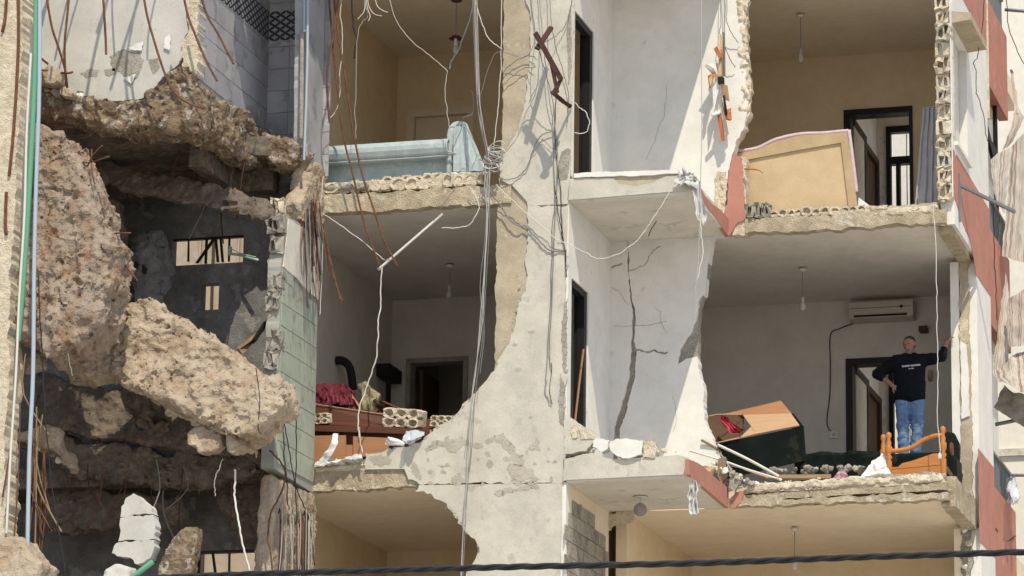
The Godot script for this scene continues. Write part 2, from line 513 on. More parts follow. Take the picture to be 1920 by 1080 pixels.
# c1 to c2 in soft blotches, mid and fine grain, specks of a third colour, stains of a fourth
func mk(c1: Color, c2: Color, o := {}) -> StandardMaterial3D:
	var m := StandardMaterial3D.new()
	var sz: float = o.get("size", 3.5)
	var off: int = (M.size() * 37717 + 911) % 262144
	var mid: float = o.get("mid", 0.35); var fine: float = o.get("fine", 0.25)
	var spk: float = o.get("spk", 0.0); var spc: Color = o.get("spc", Color(0.1, 0.09, 0.08))
	var stn: float = o.get("stn", 0.0); var stc: Color = o.get("stc", c2)
	var b := PackedByteArray(); b.resize(512 * 512 * 3)
	var n0: PackedByteArray = N[0]; var n1: PackedByteArray = N[1]; var n2: PackedByteArray = N[2]; var n3: PackedByteArray = N[3]
	var tab := PackedByteArray(); tab.resize(1025)
	for i in 1025: tab[i] = int(round(clampf(Color(i / 1024.0, 0, 0).linear_to_srgb().r, 0, 1) * 255.0))
	var st := 1.0 - stn; var sp := spk * 255.0
	for i in 262144:
		var k := (i + off) & 262143
		var a := n0[k] / 255.0; var c := n1[i] / 255.0; var e := n2[k] / 255.0
		var t := clampf((a - 0.5) * 1.7 + 0.5, 0, 1)
		var r := lerpf(c1.r, c2.r, t); var g := lerpf(c1.g, c2.g, t); var bl := lerpf(c1.b, c2.b, t)
		if stn > 0.0:
			var q := (n0[(k * 1 + 90113) & 262143] * 0.6 + n1[k] * 0.4) / 255.0
			if q > st:
				var w := minf(1.0, (q - st) * 14.0) * 0.85
				r = lerpf(r, stc.r, w); g = lerpf(g, stc.g, w); bl = lerpf(bl, stc.b, w)
		if n3[k] < sp:
			r = lerpf(r, spc.r, 0.7); g = lerpf(g, spc.g, 0.7); bl = lerpf(bl, spc.b, 0.7)
		var f := 1.0 + (c - 0.5) * mid + (e - 0.5) * fine
		b[i * 3] = tab[int(clampf(r * f, 0, 1) * 1024)]; b[i * 3 + 1] = tab[int(clampf(g * f, 0, 1) * 1024)]; b[i * 3 + 2] = tab[int(clampf(bl * f, 0, 1) * 1024)]
	m.albedo_texture = ImageTexture.create_from_image(Image.create_from_data(512, 512, false, Image.FORMAT_RGB8, b))
	m.uv1_triplanar = true; m.uv1_world_triplanar = true
	m.uv1_scale = Vector3.ONE / sz
	m.roughness = o.get("rough", 0.92)
	m.metallic_specular = o.get("spec", 0.25)
	var h: float = o.get("h", 0.0)
	if h > 0.0:
		m.heightmap_enabled = true; m.heightmap_scale = h
		m.heightmap_texture = HT[int(o.get("ht", 0))]
	return m

func plain(c: Color, rough := 0.6, metal := 0.0) -> StandardMaterial3D:
	var m := StandardMaterial3D.new(); m.albedo_color = srgb(c); m.roughness = rough; m.metallic = metal
	m.metallic_specular = 0.35
	return m

# sawn boards or veneer: long grain along one axis of the texture
func wood(c1: Color, c2: Color, rough := 0.55, su := 1.2, sv := 6.0) -> StandardMaterial3D:
	var m := plain(Color(1, 1, 1), rough)
	var im := Image.create(256, 256, false, Image.FORMAT_RGB8)
	var n := FastNoiseLite.new(); n.seed = M.size() + 3; n.frequency = 0.02; n.fractal_octaves = 4
	for y in 256:
		for x in 256:
			var t := clampf(n.get_noise_2d(x * 0.35, y * 3.2) * 0.9 + sin(y * 0.35 + n.get_noise_2d(x * 0.6, y) * 6.0) * 0.15 + 0.5, 0, 1)
			im.set_pixel(x, y, srgb(c1.lerp(c2, t)))
	m.albedo_texture = ImageTexture.create_from_image(im)
	m.uv1_triplanar = true; m.uv1_world_triplanar = true; m.uv1_scale = Vector3(1.0 / su, sv / su, 1.0 / su)
	return m

var HT := []

func make_materials():
	var S := FastNoiseLite.TYPE_SIMPLEX
	N = [noise_bytes(S, 0.008, 5, 1), noise_bytes(S, 0.03, 4, 2), noise_bytes(S, 0.15, 3, 3), noise_bytes(FastNoiseLite.TYPE_CELLULAR, 0.06, 1, 4)]
	# relief: 0 fine plaster, 1 rough concrete, 2 pitted rubble
	for k in 3:
		var b := PackedByteArray(); b.resize(262144)
		for i in 262144:
			var q: float
			if k == 0: q = N[0][i] * 0.5 + N[1][i] * 0.3 + N[2][i] * 0.2
			elif k == 1: q = N[1][i] * 0.5 + N[2][i] * 0.5
			else: q = N[1][i] * 0.45 + N[2][i] * 0.25 + minf(255.0, N[3][i] * 1.6) * 0.3
			b[i] = int(clampf(q, 0, 255))
		HT.append(ImageTexture.create_from_image(Image.create_from_data(512, 512, false, Image.FORMAT_L8, b)))
	M.cream = mk(Color(0.56, 0.525, 0.45), Color(0.49, 0.46, 0.395), {"mid": 0.12, "fine": 0.12, "spk": 0.03, "spc": Color(0.3, 0.26, 0.2), "stn": 0.3, "stc": Color(0.45, 0.42, 0.36), "h": 0.5})
	M.white = mk(Color(0.745, 0.73, 0.685), Color(0.69, 0.675, 0.635), {"mid": 0.08, "fine": 0.06, "spk": 0.015, "spc": Color(0.45, 0.42, 0.38), "stn": 0.2, "stc": Color(0.64, 0.6, 0.53), "h": 0.3})
	M.offwhite = mk(Color(0.68, 0.64, 0.57), Color(0.61, 0.57, 0.505), {"mid": 0.1, "fine": 0.06, "stn": 0.3, "stc": Color(0.5, 0.45, 0.38), "h": 0.3})
	M.grey_room = mk(Color(0.62, 0.585, 0.53), Color(0.57, 0.535, 0.485), {"mid": 0.08, "fine": 0.05, "spk": 0.02, "h": 0.25})
	M.tan = mk(Color(0.77, 0.63, 0.43), Color(0.73, 0.59, 0.40), {"mid": 0.08, "fine": 0.05, "spk": 0.015, "h": 0.25})
	M.tan_ceil = mk(Color(0.80, 0.69, 0.54), Color(0.76, 0.65, 0.505), {"mid": 0.1, "fine": 0.05, "spk": 0.02, "spc": Color(0.75, 0.7, 0.6), "h": 0.2})
	M.grey_ceil = mk(Color(0.68, 0.635, 0.575), Color(0.63, 0.59, 0.53), {"mid": 0.1, "fine": 0.05, "spk": 0.02, "spc": Color(0.75, 0.72, 0.66), "h": 0.2})
	M.concrete = mk(Color(0.45, 0.385, 0.285), Color(0.37, 0.315, 0.23), {"mid": 0.15, "fine": 0.14, "spk": 0.04, "spc": Color(0.26, 0.21, 0.15), "stn": 0.26, "stc": Color(0.47, 0.415, 0.32), "size": 2.6, "h": 0.5, "ht": 1})
	M.flake = mk(Color(0.44, 0.40, 0.335), Color(0.38, 0.345, 0.285), {"mid": 0.2, "fine": 0.2, "spk": 0.05, "spc": Color(0.25, 0.22, 0.17), "h": 0.5, "ht": 1})
	M.pale = mk(Color(0.80, 0.77, 0.70), Color(0.76, 0.73, 0.66), {"mid": 0.1, "fine": 0.06})
	M.slab = mk(Color(0.45, 0.38, 0.275), Color(0.33, 0.275, 0.19), {"mid": 0.3, "fine": 0.28, "spk": 0.06, "spc": Color(0.17, 0.135, 0.095), "stn": 0.34, "stc": Color(0.52, 0.475, 0.395), "size": 2.2, "h": 1.6, "ht": 1})
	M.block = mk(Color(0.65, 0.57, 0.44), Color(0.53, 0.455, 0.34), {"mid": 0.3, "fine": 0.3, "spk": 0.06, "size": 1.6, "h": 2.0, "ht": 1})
	M.pale_block = mk(Color(0.56, 0.51, 0.42), Color(0.46, 0.41, 0.33), {"mid": 0.3, "fine": 0.3, "spk": 0.08, "size": 1.6, "h": 2.0, "ht": 1})
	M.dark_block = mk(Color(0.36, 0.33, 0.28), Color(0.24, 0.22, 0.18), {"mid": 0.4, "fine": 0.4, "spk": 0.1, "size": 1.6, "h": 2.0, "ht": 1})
	M.rubble = mk(Color(0.45, 0.375, 0.29), Color(0.31, 0.235, 0.165), {"mid": 0.3, "fine": 0.3, "spk": 0.05, "spc": Color(0.16, 0.13, 0.1), "stn": 0.3, "stc": Color(0.40, 0.26, 0.155), "size": 2.4, "h": 4.0, "ht": 2})
	M.rust_rubble = mk(Color(0.335, 0.28, 0.225), Color(0.24, 0.17, 0.12), {"mid": 0.35, "fine": 0.3, "spk": 0.05, "spc": Color(0.12, 0.09, 0.07), "stn": 0.36, "stc": Color(0.26, 0.135, 0.07), "size": 2.6, "h": 4.5, "ht": 2})
	M.earth_shade = mk(Color(0.17, 0.138, 0.11), Color(0.105, 0.086, 0.068), {"mid": 0.6, "fine": 0.5, "spk": 0.1, "spc": Color(0.16, 0.13, 0.1), "stn": 0.34, "stc": Color(0.22, 0.17, 0.12), "size": 2.2, "h": 3.0, "ht": 2})  # dirt brown, kept darker to hold part of the cavity's shade
	M.dusty_shade_wall = mk(Color(0.21, 0.205, 0.20), Color(0.15, 0.146, 0.142), {"mid": 0.4, "fine": 0.3, "spk": 0.05, "stn": 0.36, "stc": Color(0.26, 0.25, 0.24), "h": 1.0, "ht": 1})  # dusty grey; its dark tone also stands for shade in the loggia
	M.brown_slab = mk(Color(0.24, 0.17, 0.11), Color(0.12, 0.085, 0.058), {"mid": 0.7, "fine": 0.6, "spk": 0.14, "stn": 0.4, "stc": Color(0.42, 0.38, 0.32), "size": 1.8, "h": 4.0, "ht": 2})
	M.pink = mk(Color(0.47, 0.22, 0.17), Color(0.42, 0.20, 0.16), {"mid": 0.12, "fine": 0.06, "spk": 0.02, "spc": Color(0.6, 0.45, 0.38), "stn": 0.28, "stc": Color(0.53, 0.27, 0.21), "h": 0.3})
	M.bare = mk(Color(0.36, 0.335, 0.285), Color(0.29, 0.265, 0.225), {"mid": 0.3, "fine": 0.3, "spk": 0.1, "h": 1.0, "ht": 1, "size": 2.0})
	M.tile = mk(Color(0.40, 0.395, 0.405), Color(0.33, 0.325, 0.335), {"mid": 0.1, "fine": 0.05, "stn": 0.36, "stc": Color(0.26, 0.25, 0.25), "rough": 0.45, "spec": 0.4})
	M.tile2 = mk(Color(0.36, 0.355, 0.37), Color(0.30, 0.295, 0.31), {"mid": 0.12, "fine": 0.05, "stn": 0.36, "stc": Color(0.24, 0.23, 0.23), "rough": 0.45, "spec": 0.4})
	M.green_tile = mk(Color(0.40, 0.435, 0.355), Color(0.36, 0.39, 0.32), {"mid": 0.12, "fine": 0.08, "stn": 0.36, "stc": Color(0.28, 0.28, 0.235), "rough": 0.6})
	M.green_tile2 = mk(Color(0.385, 0.42, 0.345), Color(0.34, 0.37, 0.305), {"mid": 0.12, "fine": 0.08, "stn": 0.36, "stc": Color(0.26, 0.26, 0.22), "rough": 0.6})
	M.grout = plain(Color(0.33, 0.335, 0.30), 0.9)
	M.greywall = mk(Color(0.55, 0.535, 0.495), Color(0.49, 0.475, 0.44), {"mid": 0.1, "fine": 0.1, "spk": 0.03, "spc": Color(0.3, 0.28, 0.25), "stn": 0.26, "stc": Color(0.43, 0.41, 0.37), "h": 0.4})
	M.frame = plain(Color(0.012, 0.012, 0.013), 0.5)
	M.dark = plain(Color(0.02, 0.018, 0.016), 0.8)
	M.door_brown = plain(Color(0.11, 0.065, 0.042), 0.6)
	M.brown_frame = plain(Color(0.06, 0.04, 0.03), 0.6)
	M.rust = mk(Color(0.18, 0.085, 0.05), Color(0.11, 0.056, 0.038), {"mid": 0.5, "fine": 0.4, "size": 0.8})
	M.rust_dark = mk(Color(0.085, 0.045, 0.035), Color(0.055, 0.03, 0.026), {"mid": 0.5, "fine": 0.4, "size": 0.8})
	M.wire = plain(Color(0.42, 0.41, 0.38), 0.6)
	M.wire_white = plain(Color(0.62, 0.6, 0.55), 0.6)
	M.wire_grey = plain(Color(0.2, 0.2, 0.2), 0.6)
	M.wire_black = plain(Color(0.02, 0.02, 0.022), 0.5)
	M.green_pipe = plain(Color(0.13, 0.36, 0.23), 0.4)
	M.pale_green = plain(Color(0.45, 0.6, 0.5), 0.4)
	M.blue_pipe = plain(Color(0.36, 0.43, 0.5), 0.45)
	M.steel = plain(Color(0.2, 0.22, 0.24), 0.45, 0.4)
	M.terrazzo = mk(Color(0.56, 0.52, 0.45), Color(0.48, 0.445, 0.385), {"mid": 0.2, "fine": 0.2, "spk": 0.08, "stn": 0.3, "stc": Color(0.4, 0.37, 0.32)})
	M.ground = mk(Color(0.52, 0.475, 0.41), Color(0.45, 0.41, 0.355), {"size": 9.0, "mid": 0.5})
	M.asphalt = mk(Color(0.075, 0.072, 0.068), Color(0.05, 0.048, 0.046), {"size": 6.0, "mid": 0.4})
	M.rear = mk(Color(0.42, 0.335, 0.25), Color(0.36, 0.285, 0.21), {"mid": 0.12, "fine": 0.06, "stn": 0.3, "stc": Color(0.42, 0.35, 0.27)})
	M.neigh = mk(Color(0.62, 0.56, 0.46), Color(0.55, 0.49, 0.40), {"mid": 0.1, "fine": 0.06, "stn": 0.3, "stc": Color(0.5, 0.43, 0.33)})
	M.sofa = mk(Color(0.42, 0.48, 0.49), Color(0.36, 0.415, 0.425), {"mid": 0.14, "fine": 0.2, "size": 1.2, "stn": 0.3, "stc": Color(0.5, 0.54, 0.53), "h": 0.4, "ht": 1})
	M.panel = mk(Color(0.56, 0.42, 0.26), Color(0.51, 0.38, 0.23), {"mid": 0.1, "fine": 0.1, "rough": 0.7})
	M.panel_edge = mk(Color(0.48, 0.355, 0.21), Color(0.43, 0.315, 0.185), {"mid": 0.12, "fine": 0.1, "rough": 0.7})
	M.pine = wood(Color(0.52, 0.22, 0.065), Color(0.40, 0.15, 0.04), 0.4, 1.0, 5.0)
	M.brown_wood = wood(Color(0.13, 0.05, 0.03), Color(0.075, 0.03, 0.02), 0.45, 1.4, 6.0)
	M.orange_wood = wood(Color(0.42, 0.215, 0.115), Color(0.33, 0.16, 0.08), 0.6, 1.2, 5.0)
	M.ply = wood(Color(0.52, 0.345, 0.21), Color(0.42, 0.265, 0.155), 0.65, 1.2, 5.0)
	M.old_wood = wood(Color(0.30, 0.21, 0.13), Color(0.18, 0.12, 0.07), 0.8, 0.8, 5.0)
	M.green_panel = mk(Color(0.011, 0.015, 0.0125), Color(0.008, 0.010, 0.009), {"mid": 0.4, "fine": 0.2, "rough": 0.5, "spec": 0.15, "stn": 0.3, "stc": Color(0.025, 0.028, 0.02)})
	M.maroon = mk(Color(0.16, 0.03, 0.045), Color(0.09, 0.018, 0.028), {"mid": 0.5, "fine": 0.3, "rough": 0.4, "size": 0.8})
	M.red = plain(Color(0.4, 0.04, 0.06), 0.5)
	M.rag = mk(Color(0.62, 0.62, 0.60), Color(0.45, 0.45, 0.44), {"mid": 0.3, "fine": 0.3, "size": 0.9})
	M.sheet = mk(Color(0.74, 0.73, 0.72), Color(0.66, 0.655, 0.65), {"mid": 0.15, "fine": 0.15, "size": 0.9})
	M.pinktrim = mk(Color(0.60, 0.47, 0.50), Color(0.52, 0.40, 0.43), {"mid": 0.2, "fine": 0.3, "size": 0.5})
	M.curtain = mk(Color(0.42, 0.41, 0.415), Color(0.37, 0.36, 0.365), {"mid": 0.12, "fine": 0.1, "size": 0.9})
	M.ac = mk(Color(0.56, 0.52, 0.44), Color(0.50, 0.46, 0.39), {"mid": 0.08, "fine": 0.04, "rough": 0.5})
	M.bulb = plain(Color(0.6, 0.6, 0.57), 0.1); M.bulb.transparency = BaseMaterial3D.TRANSPARENCY_ALPHA; M.bulb.albedo_color.a = 0.45
	M.shade = mk(Color(0.14, 0.06, 0.04), Color(0.09, 0.04, 0.03), {"size": 0.5})
	M.clay = mk(Color(0.58, 0.20, 0.075), Color(0.45, 0.15, 0.06), {"mid": 0.4, "fine": 0.4, "size": 0.6, "h": 1.0, "ht": 1})
	M.skin = plain(Color(1, 1, 1), 0.55); M.skin.vertex_color_use_as_albedo = true; M.skin.subsurf_scatter_enabled = true; M.skin.subsurf_scatter_strength = 0.05
	M.sweater = mk(Color(0.008, 0.009, 0.013), Color(0.006, 0.006, 0.009), {"mid": 0.2, "fine": 0.4, "size": 0.5, "h": 0.3, "ht": 1})
	M.jeans = mk(Color(0.14, 0.22, 0.36), Color(0.10, 0.165, 0.285), {"mid": 0.25, "fine": 0.25, "size": 0.7, "stn": 0.36, "stc": Color(0.22, 0.31, 0.44), "h": 0.2, "ht": 1})
	M.shoe = plain(Color(0.02, 0.02, 0.022), 0.6)
	M.hair = plain(Color(0.03, 0.026, 0.024), 0.8)
	M.print = plain(Color(0.7, 0.7, 0.72), 0.7)
	var bag := plain(Color(0.62, 0.68, 0.74), 0.25); bag.transparency = BaseMaterial3D.TRANSPARENCY_ALPHA; bag.albedo_color.a = 0.72; M.bag = bag
	var gl := plain(Color(0.6, 0.62, 0.62), 0.05); gl.transparency = BaseMaterial3D.TRANSPARENCY_ALPHA; gl.albedo_color.a = 0.08; M.glass = gl
	var gb := plain(Color(0.30, 0.26, 0.27), 0.1); gb.transparency = BaseMaterial3D.TRANSPARENCY_ALPHA; gb.albedo_color.a = 0.7; M.globe = gb
	# woven stripes of the awnings: width of the cloth runs along u
	var im := Image.create(256, 64, false, Image.FORMAT_RGB8)
	var nn := FastNoiseLite.new(); nn.frequency = 0.05; nn.fractal_octaves = 3
	for x in 256:
		var u := fmod(x / 256.0 * 2.0, 1.0)
		var c := Color(0.50, 0.46, 0.41)
		for q in [0.10, 0.17, 0.34, 0.41]:
			if absf(u - q) < 0.014: c = Color(0.22, 0.15, 0.12)
		if (u > 0.12 and u < 0.15) or (u > 0.36 and u < 0.39): c = Color(0.40, 0.29, 0.22)
		if absf(u - 0.7) < 0.01 or absf(u - 0.8) < 0.01: c = Color(0.34, 0.25, 0.2)
		for y in 64: im.set_pixel(x, y, srgb(c * (1.0 + nn.get_noise_2d(x * 1.0, y * 3.0) * 0.22)))
	M.stripe = plain(Color(1, 1, 1), 0.9); M.stripe.albedo_texture = ImageTexture.create_from_image(im)
	M.stripe.backlight_enabled = true; M.stripe.backlight = Color(0.12, 0.1, 0.08)
	# printed tile border: interlaced rings
	var ti := Image.create(256, 256, false, Image.FORMAT_RGB8)
	for y in 256:
		for x in 256:
			var p := Vector2(fmod(x, 64.0) - 32.0, fmod(y, 64.0) - 32.0)
			var lens := false
			for q in [Vector2(0, 0), Vector2(32, 32), Vector2(-32, 32), Vector2(32, -32), Vector2(-32, -32)]:
				if absf((p - q).length() - 26.0) < 5.5: lens = true
			ti.set_pixel(x, y, srgb(Color(0.03, 0.03, 0.032) if lens else Color(0.30, 0.30, 0.31)))
	M.border = plain(Color(1, 1, 1), 0.4); M.border.albedo_texture = ImageTexture.create_from_image(ti)

# ---------------------------------------------------------------- the building
const U1 := 10.09
const U2 := 13.82
const U3 := 17.55
const F0 := 6.73
const F1 := 10.45
const F2 := 14.18
const F3 := 17.93
const XL := -2.67
const XW := -3.25
const XP := 0.75
const XB := 2.40
const XS := 5.45
const ZM := -2.25

var g_bl: Array = []
var g_cell: Array = []

# rough lip along the front of a floor slab, hanging a little below the ceiling
func slab_lip(x0: float, x1: float, y0: float, y1: float, z: float, mat: Material, sd: int, depth := 0.16) -> MeshInstance3D:
	return part("slab_edge", prism([x0, y0, x1, y0, x1, y1, x0, y1], "z", z, z - depth, 0.022, 0.06, sd, [1, 3]), mat, bld)

# a row of broken filler blocks along a slab edge: oval cells with torn rims
func lump_row(par: Node3D, x0: float, x1: float, y: float, z: float, w: float, h: float, mats: Array, sd: int, skip := 0.0, dyx := 0.0):
	var g := RandomNumberGenerator.new(); g.seed = sd
	if g_cell.is_empty():
		for k in 5: g_cell.append(cellm(1.0, 1.0, 0.09, k))
	var x := x0
	while x < x1:
		var ww := w * g.randf_range(0.75, 1.2)
		if g.randf() >= skip:
			var b := Basis.from_euler(Vector3(g.randf_range(-0.2, 0.2), g.randf_range(-0.2, 0.2), g.randf_range(-0.12, 0.12))).scaled_local(Vector3(ww * 1.02, h * g.randf_range(0.9, 1.25), 0.7))
			inst("block", g_cell[g.randi() % 5], mats[g.randi() % mats.size()], par, Transform3D(b, Vector3(x + ww * 0.5, y + dyx * (x - x0) + g.randf_range(-0.015, 0.015), z + g.randf_range(-0.02, 0.03))))
		x += ww * 0.98

# crumbled bed of mortar and tile along a slab edge
func crumble(pts: Array, z: float, t: float, mat: Material, sd: int) -> MeshInstance3D:
	return part("slab_fill", rock(pts, "z", z, t, 0.024, 0.03, sd), mat, bld)

# hollow block seen end on: two cells through it
func hollow(w: float, h: float, d: float, sd: int) -> ArrayMesh:
	var g := RandomNumberGenerator.new(); g.seed = sd
	var holes := []
	var a := w * g.randf_range(0.1, 0.18); var m := w * g.randf_range(0.46, 0.54); var t := w * 0.07
	holes.append([a + w * g.randf_range(0.0, 0.12), h * g.randf_range(0.06, 0.3), m - t, h * g.randf_range(0.6, 0.92)])
	if sd % 4 != 2: holes.append([m + t, h * g.randf_range(0.06, 0.4), w - a * 0.8 - w * g.randf_range(0.0, 0.15), h * g.randf_range(0.6, 0.92)])
	var vv := PackedVector3Array()
	var m1 := holewall("z", 0, 0, w, h, 0.0, -d * 0.7, holes)
	var m2 := bx(0.004, 0.004, -d * 0.7 - 0.001, w - 0.004, h - 0.004, -d)
	var st := SurfaceTool.new(); st.begin(Mesh.PRIMITIVE_TRIANGLES)
	st.append_from(m1, 0, Transform3D.IDENTITY); st.append_from(m2, 0, Transform3D.IDENTITY)
	var r := st.commit()
	# bend the corners a little so that no two edges line up
	var arr := r.surface_get_arrays(0); var pvv: PackedVector3Array = arr[Mesh.ARRAY_VERTEX]
	var n := FastNoiseLite.new(); n.seed = sd; n.frequency = 4.0
	for i in pvv.size():
		var q := pvv[i]
		pvv[i] = q + Vector3(n.get_noise_3dv(q * 3.0), n.get_noise_3dv(q * 3.0 + Vector3(7, 0, 0)), n.get_noise_3dv(q * 3.0 + Vector3(0, 7, 0)) * 1.5) * 0.055
	return flat(pvv)

func door_frame(par: Node3D, ax: String, u0: float, v0: float, u1: float, v1: float, a: float, b: float, w: float, mat: Material):
	part("jamb", prism([u0, v0, u0 + w, v0, u0 + w, v1, u0, v1], ax, a, b), mat, par)
	part("jamb", prism([u1 - w, v0, u1, v0, u1, v1, u1 - w, v1], ax, a, b), mat, par)
	part("lintel", prism([u0 + w, v1 - w, u1 - w, v1 - w, u1 - w, v1, u0 + w, v1], ax, a, b), mat, par)

func tiles(par: Node3D, ax: String, poly: Array, u0: float, u1: float, v0: float, v1: float, tu: float, tv: float, face: float, mats: Array, sd: int, called := "tile", half := false):
	var g := RandomNumberGenerator.new(); g.seed = sd
	var p := pv(poly)
	var e := 0.005
	var m: ArrayMesh = prism([e, e, tu - e, e, tu - e, tv - e, e, tv - e], ax, 0.012, 0.0)
	var u := u0
	while u < u1:
		var v := v0; var row := 0
		while v < v1:
			row += 1
			var uu := u + (tu * 0.5 if half and row % 2 == 0 else 0.0)
			if Geometry2D.is_point_in_polygon(Vector2(uu + tu * 0.5, v + tv * 0.5), p):
				var o := ax3(ax, Vector2(uu, v), face)
				inst(called, m, mats[g.randi() % mats.size()], par, Transform3D(Basis.from_euler(Vector3(g.randf_range(-1, 1), g.randf_range(-1, 1), g.randf_range(-1, 1)) * 0.006), o))
			v += tv
		u += tu

func build_left_rooms():
	bld = thing("apartment_building", "damaged apartment building with its front walls torn away", "building", Vector3(0, 0, -3))
	for i in 5: g_bl.append(stone(i + 20, 0.8))
	# floor slabs behind the front edges; ceilings are their undersides
	for lv in [[F0, F0 - 0.34, M.slab], [F1, U1 + 0.02, M.tan_ceil], [F2, U2 + 0.02, M.grey_room], [F3, U3 + 0.02, M.tan_ceil]]:
		part("floor_slab", bx(XW - 0.18, lv[1], -0.17, XP - 0.03, lv[0] - 0.06, -7.45), lv[2], bld)
		part("floor_tiles", bx(XL, lv[0] - 0.058, -0.3, XP - 0.03, lv[0] - 0.02, -5.0), M.terrazzo, bld)
	slab_lip(XL - 0.02, -0.03, U2 + 0.01, 14.096, 0.0, M.slab, 3)
	slab_lip(XL - 0.02, -0.6, U1 + 0.01, 10.423, -0.036, M.slab, 4)
	slab_lip(XL - 0.02, XP - 0.05, U3, F3 - 0.05, 0.0, M.slab, 5)
	var up: MeshInstance3D = part("slab_fill", prism([-2.648, 14.132, -1.945, 14.134, -1.203, 14.119, -0.431, 14.145, -0.434, 14.269, -0.617, 14.302, -0.985, 14.266, -1.502, 14.254, -1.948, 14.244, -2.652, 14.258], "z", -0.03, -0.3, 0.015, 0.05, 8), M.block, bld)
	lump_row(up, -2.625, -0.459, 14.189, -0.02, 0.17, 0.15, [M.block], 11)
	lump_row(up, -2.012, -0.607, 14.248, -0.05, 0.16, 0.11, [M.block], 12)
	crumble([-2.64, 14.212, -2.236, 14.232, -2.012, 14.204, -2.011, 14.159, -2.638, 14.138], -0.03, 0.05, M.bare, 122)
	lump_row(up, -1.27, -0.424, 14.268, -0.08, 0.15, 0.1, [M.block, M.white], 13)
	var lo: MeshInstance3D = part("slab_fill", prism([-2.662, 10.35, -1.928, 10.358, -1.93, 10.443, -2.297, 10.471, -2.665, 10.457], "z", -0.03, -0.25, 0.015, 0.05, 9), M.block, bld)
	crumble([-2.653, 10.408, -2.286, 10.451, -1.92, 10.451, -1.918, 10.38, -2.284, 10.352, -2.651, 10.337], -0.05, 0.06, M.block, 121)
	lump_row(lo, -2.654, -1.956, 10.43, -0.03, 0.16, 0.09, [M.block, M.bare], 14, 0.2)
	# walls of the three rooms: left, back (with door openings), right behind the pillar
	for r in [[F0, U1, M.tan], [F1, U2, M.grey_room], [F2, U3, M.tan], [F3, F3 + 2.6, M.tan]]:
		part("wall", bx(XW - 0.18, r[0] - 0.02, -0.3, XW, r[1] + 0.02, -7.4), r[2], bld)
	part("wall", bx(XW, F0 - 0.02, -5.0, XP - 0.03, U1 + 0.02, -5.2), M.tan, bld)
	part("wall", bx(XW, F3 - 0.02, -5.0, XP - 0.03, F3 + 2.6, -5.2), M.tan, bld)
	part("wall", holewall("z", XW, F1 - 0.02, XP - 0.03, U2 + 0.02, -5.0, -5.2, [[-2.967, F1, -2.123, 12.907]]), M.grey_room, bld)
	part("wall", holewall("z", XW, F2 - 0.02, XP - 0.03, U3 + 0.02, -5.0, -5.2, [[-3.018, F2, -2.111, 16.656]]), M.tan, bld)
	# lower back door: dark opening with a frame and a door leaf standing open
	var d: MeshInstance3D = part("door", bx(-2.902, F1, -5.3, -2.853, 12.843, -6.1), M.door_brown, bld)
	door_frame(d, "z", -3.016, F1, -2.075, 12.947, -4.96, -5.22, 0.07, M.bare)
	part("wall", bx(XW, F1, -7.3, XP - 0.03, U2, -7.4), M.grey_room, bld)
	part("wall", bx(XP - 0.29, F0, -5.0, XP - 0.1, U3, -7.4), M.grey_room, bld)
	# upper back door: pale panelled leaf in its frame
	var x0: float = -3.018; var x1: float = -2.111; var yt: float = 16.656
	d = part("door", bx(x0 + 0.05, F2, -5.06, x1 - 0.05, yt - 0.04, -5.12), M.tan_ceil, bld, "pale panelled door in the back wall")
	door_frame(d, "z", x0 - 0.06, F2, x1 + 0.06, yt + 0.06, -4.97, -5.14, 0.1, M.tan_ceil)
	for k in 2:
		var xa: float = x0 + 0.13 + k * (x1 - x0 - 0.13) * 0.5
		var xb: float = xa + (x1 - x0) * 0.5 - 0.2
		var arch := [xa, F2 + 0.2]
		arch.append_array([xb, F2 + 0.2, xb, yt - 0.42, lerpf(xa, xb, 0.85), yt - 0.32, lerpf(xa, xb, 0.5), yt - 0.27, lerpf(xa, xb, 0.15), yt - 0.32, xa, yt - 0.42])
		part("door_panel", prism(arch, "z", -5.035, -5.07), M.tan_ceil, d)
	part("door_knob", lathe(Vector3(x0 + 0.11, F2 + 1.05, -5.0), [0.001, -0.03, 0.03, -0.015, 0.03, 0.015, 0.001, 0.03], 8), M.steel, d)

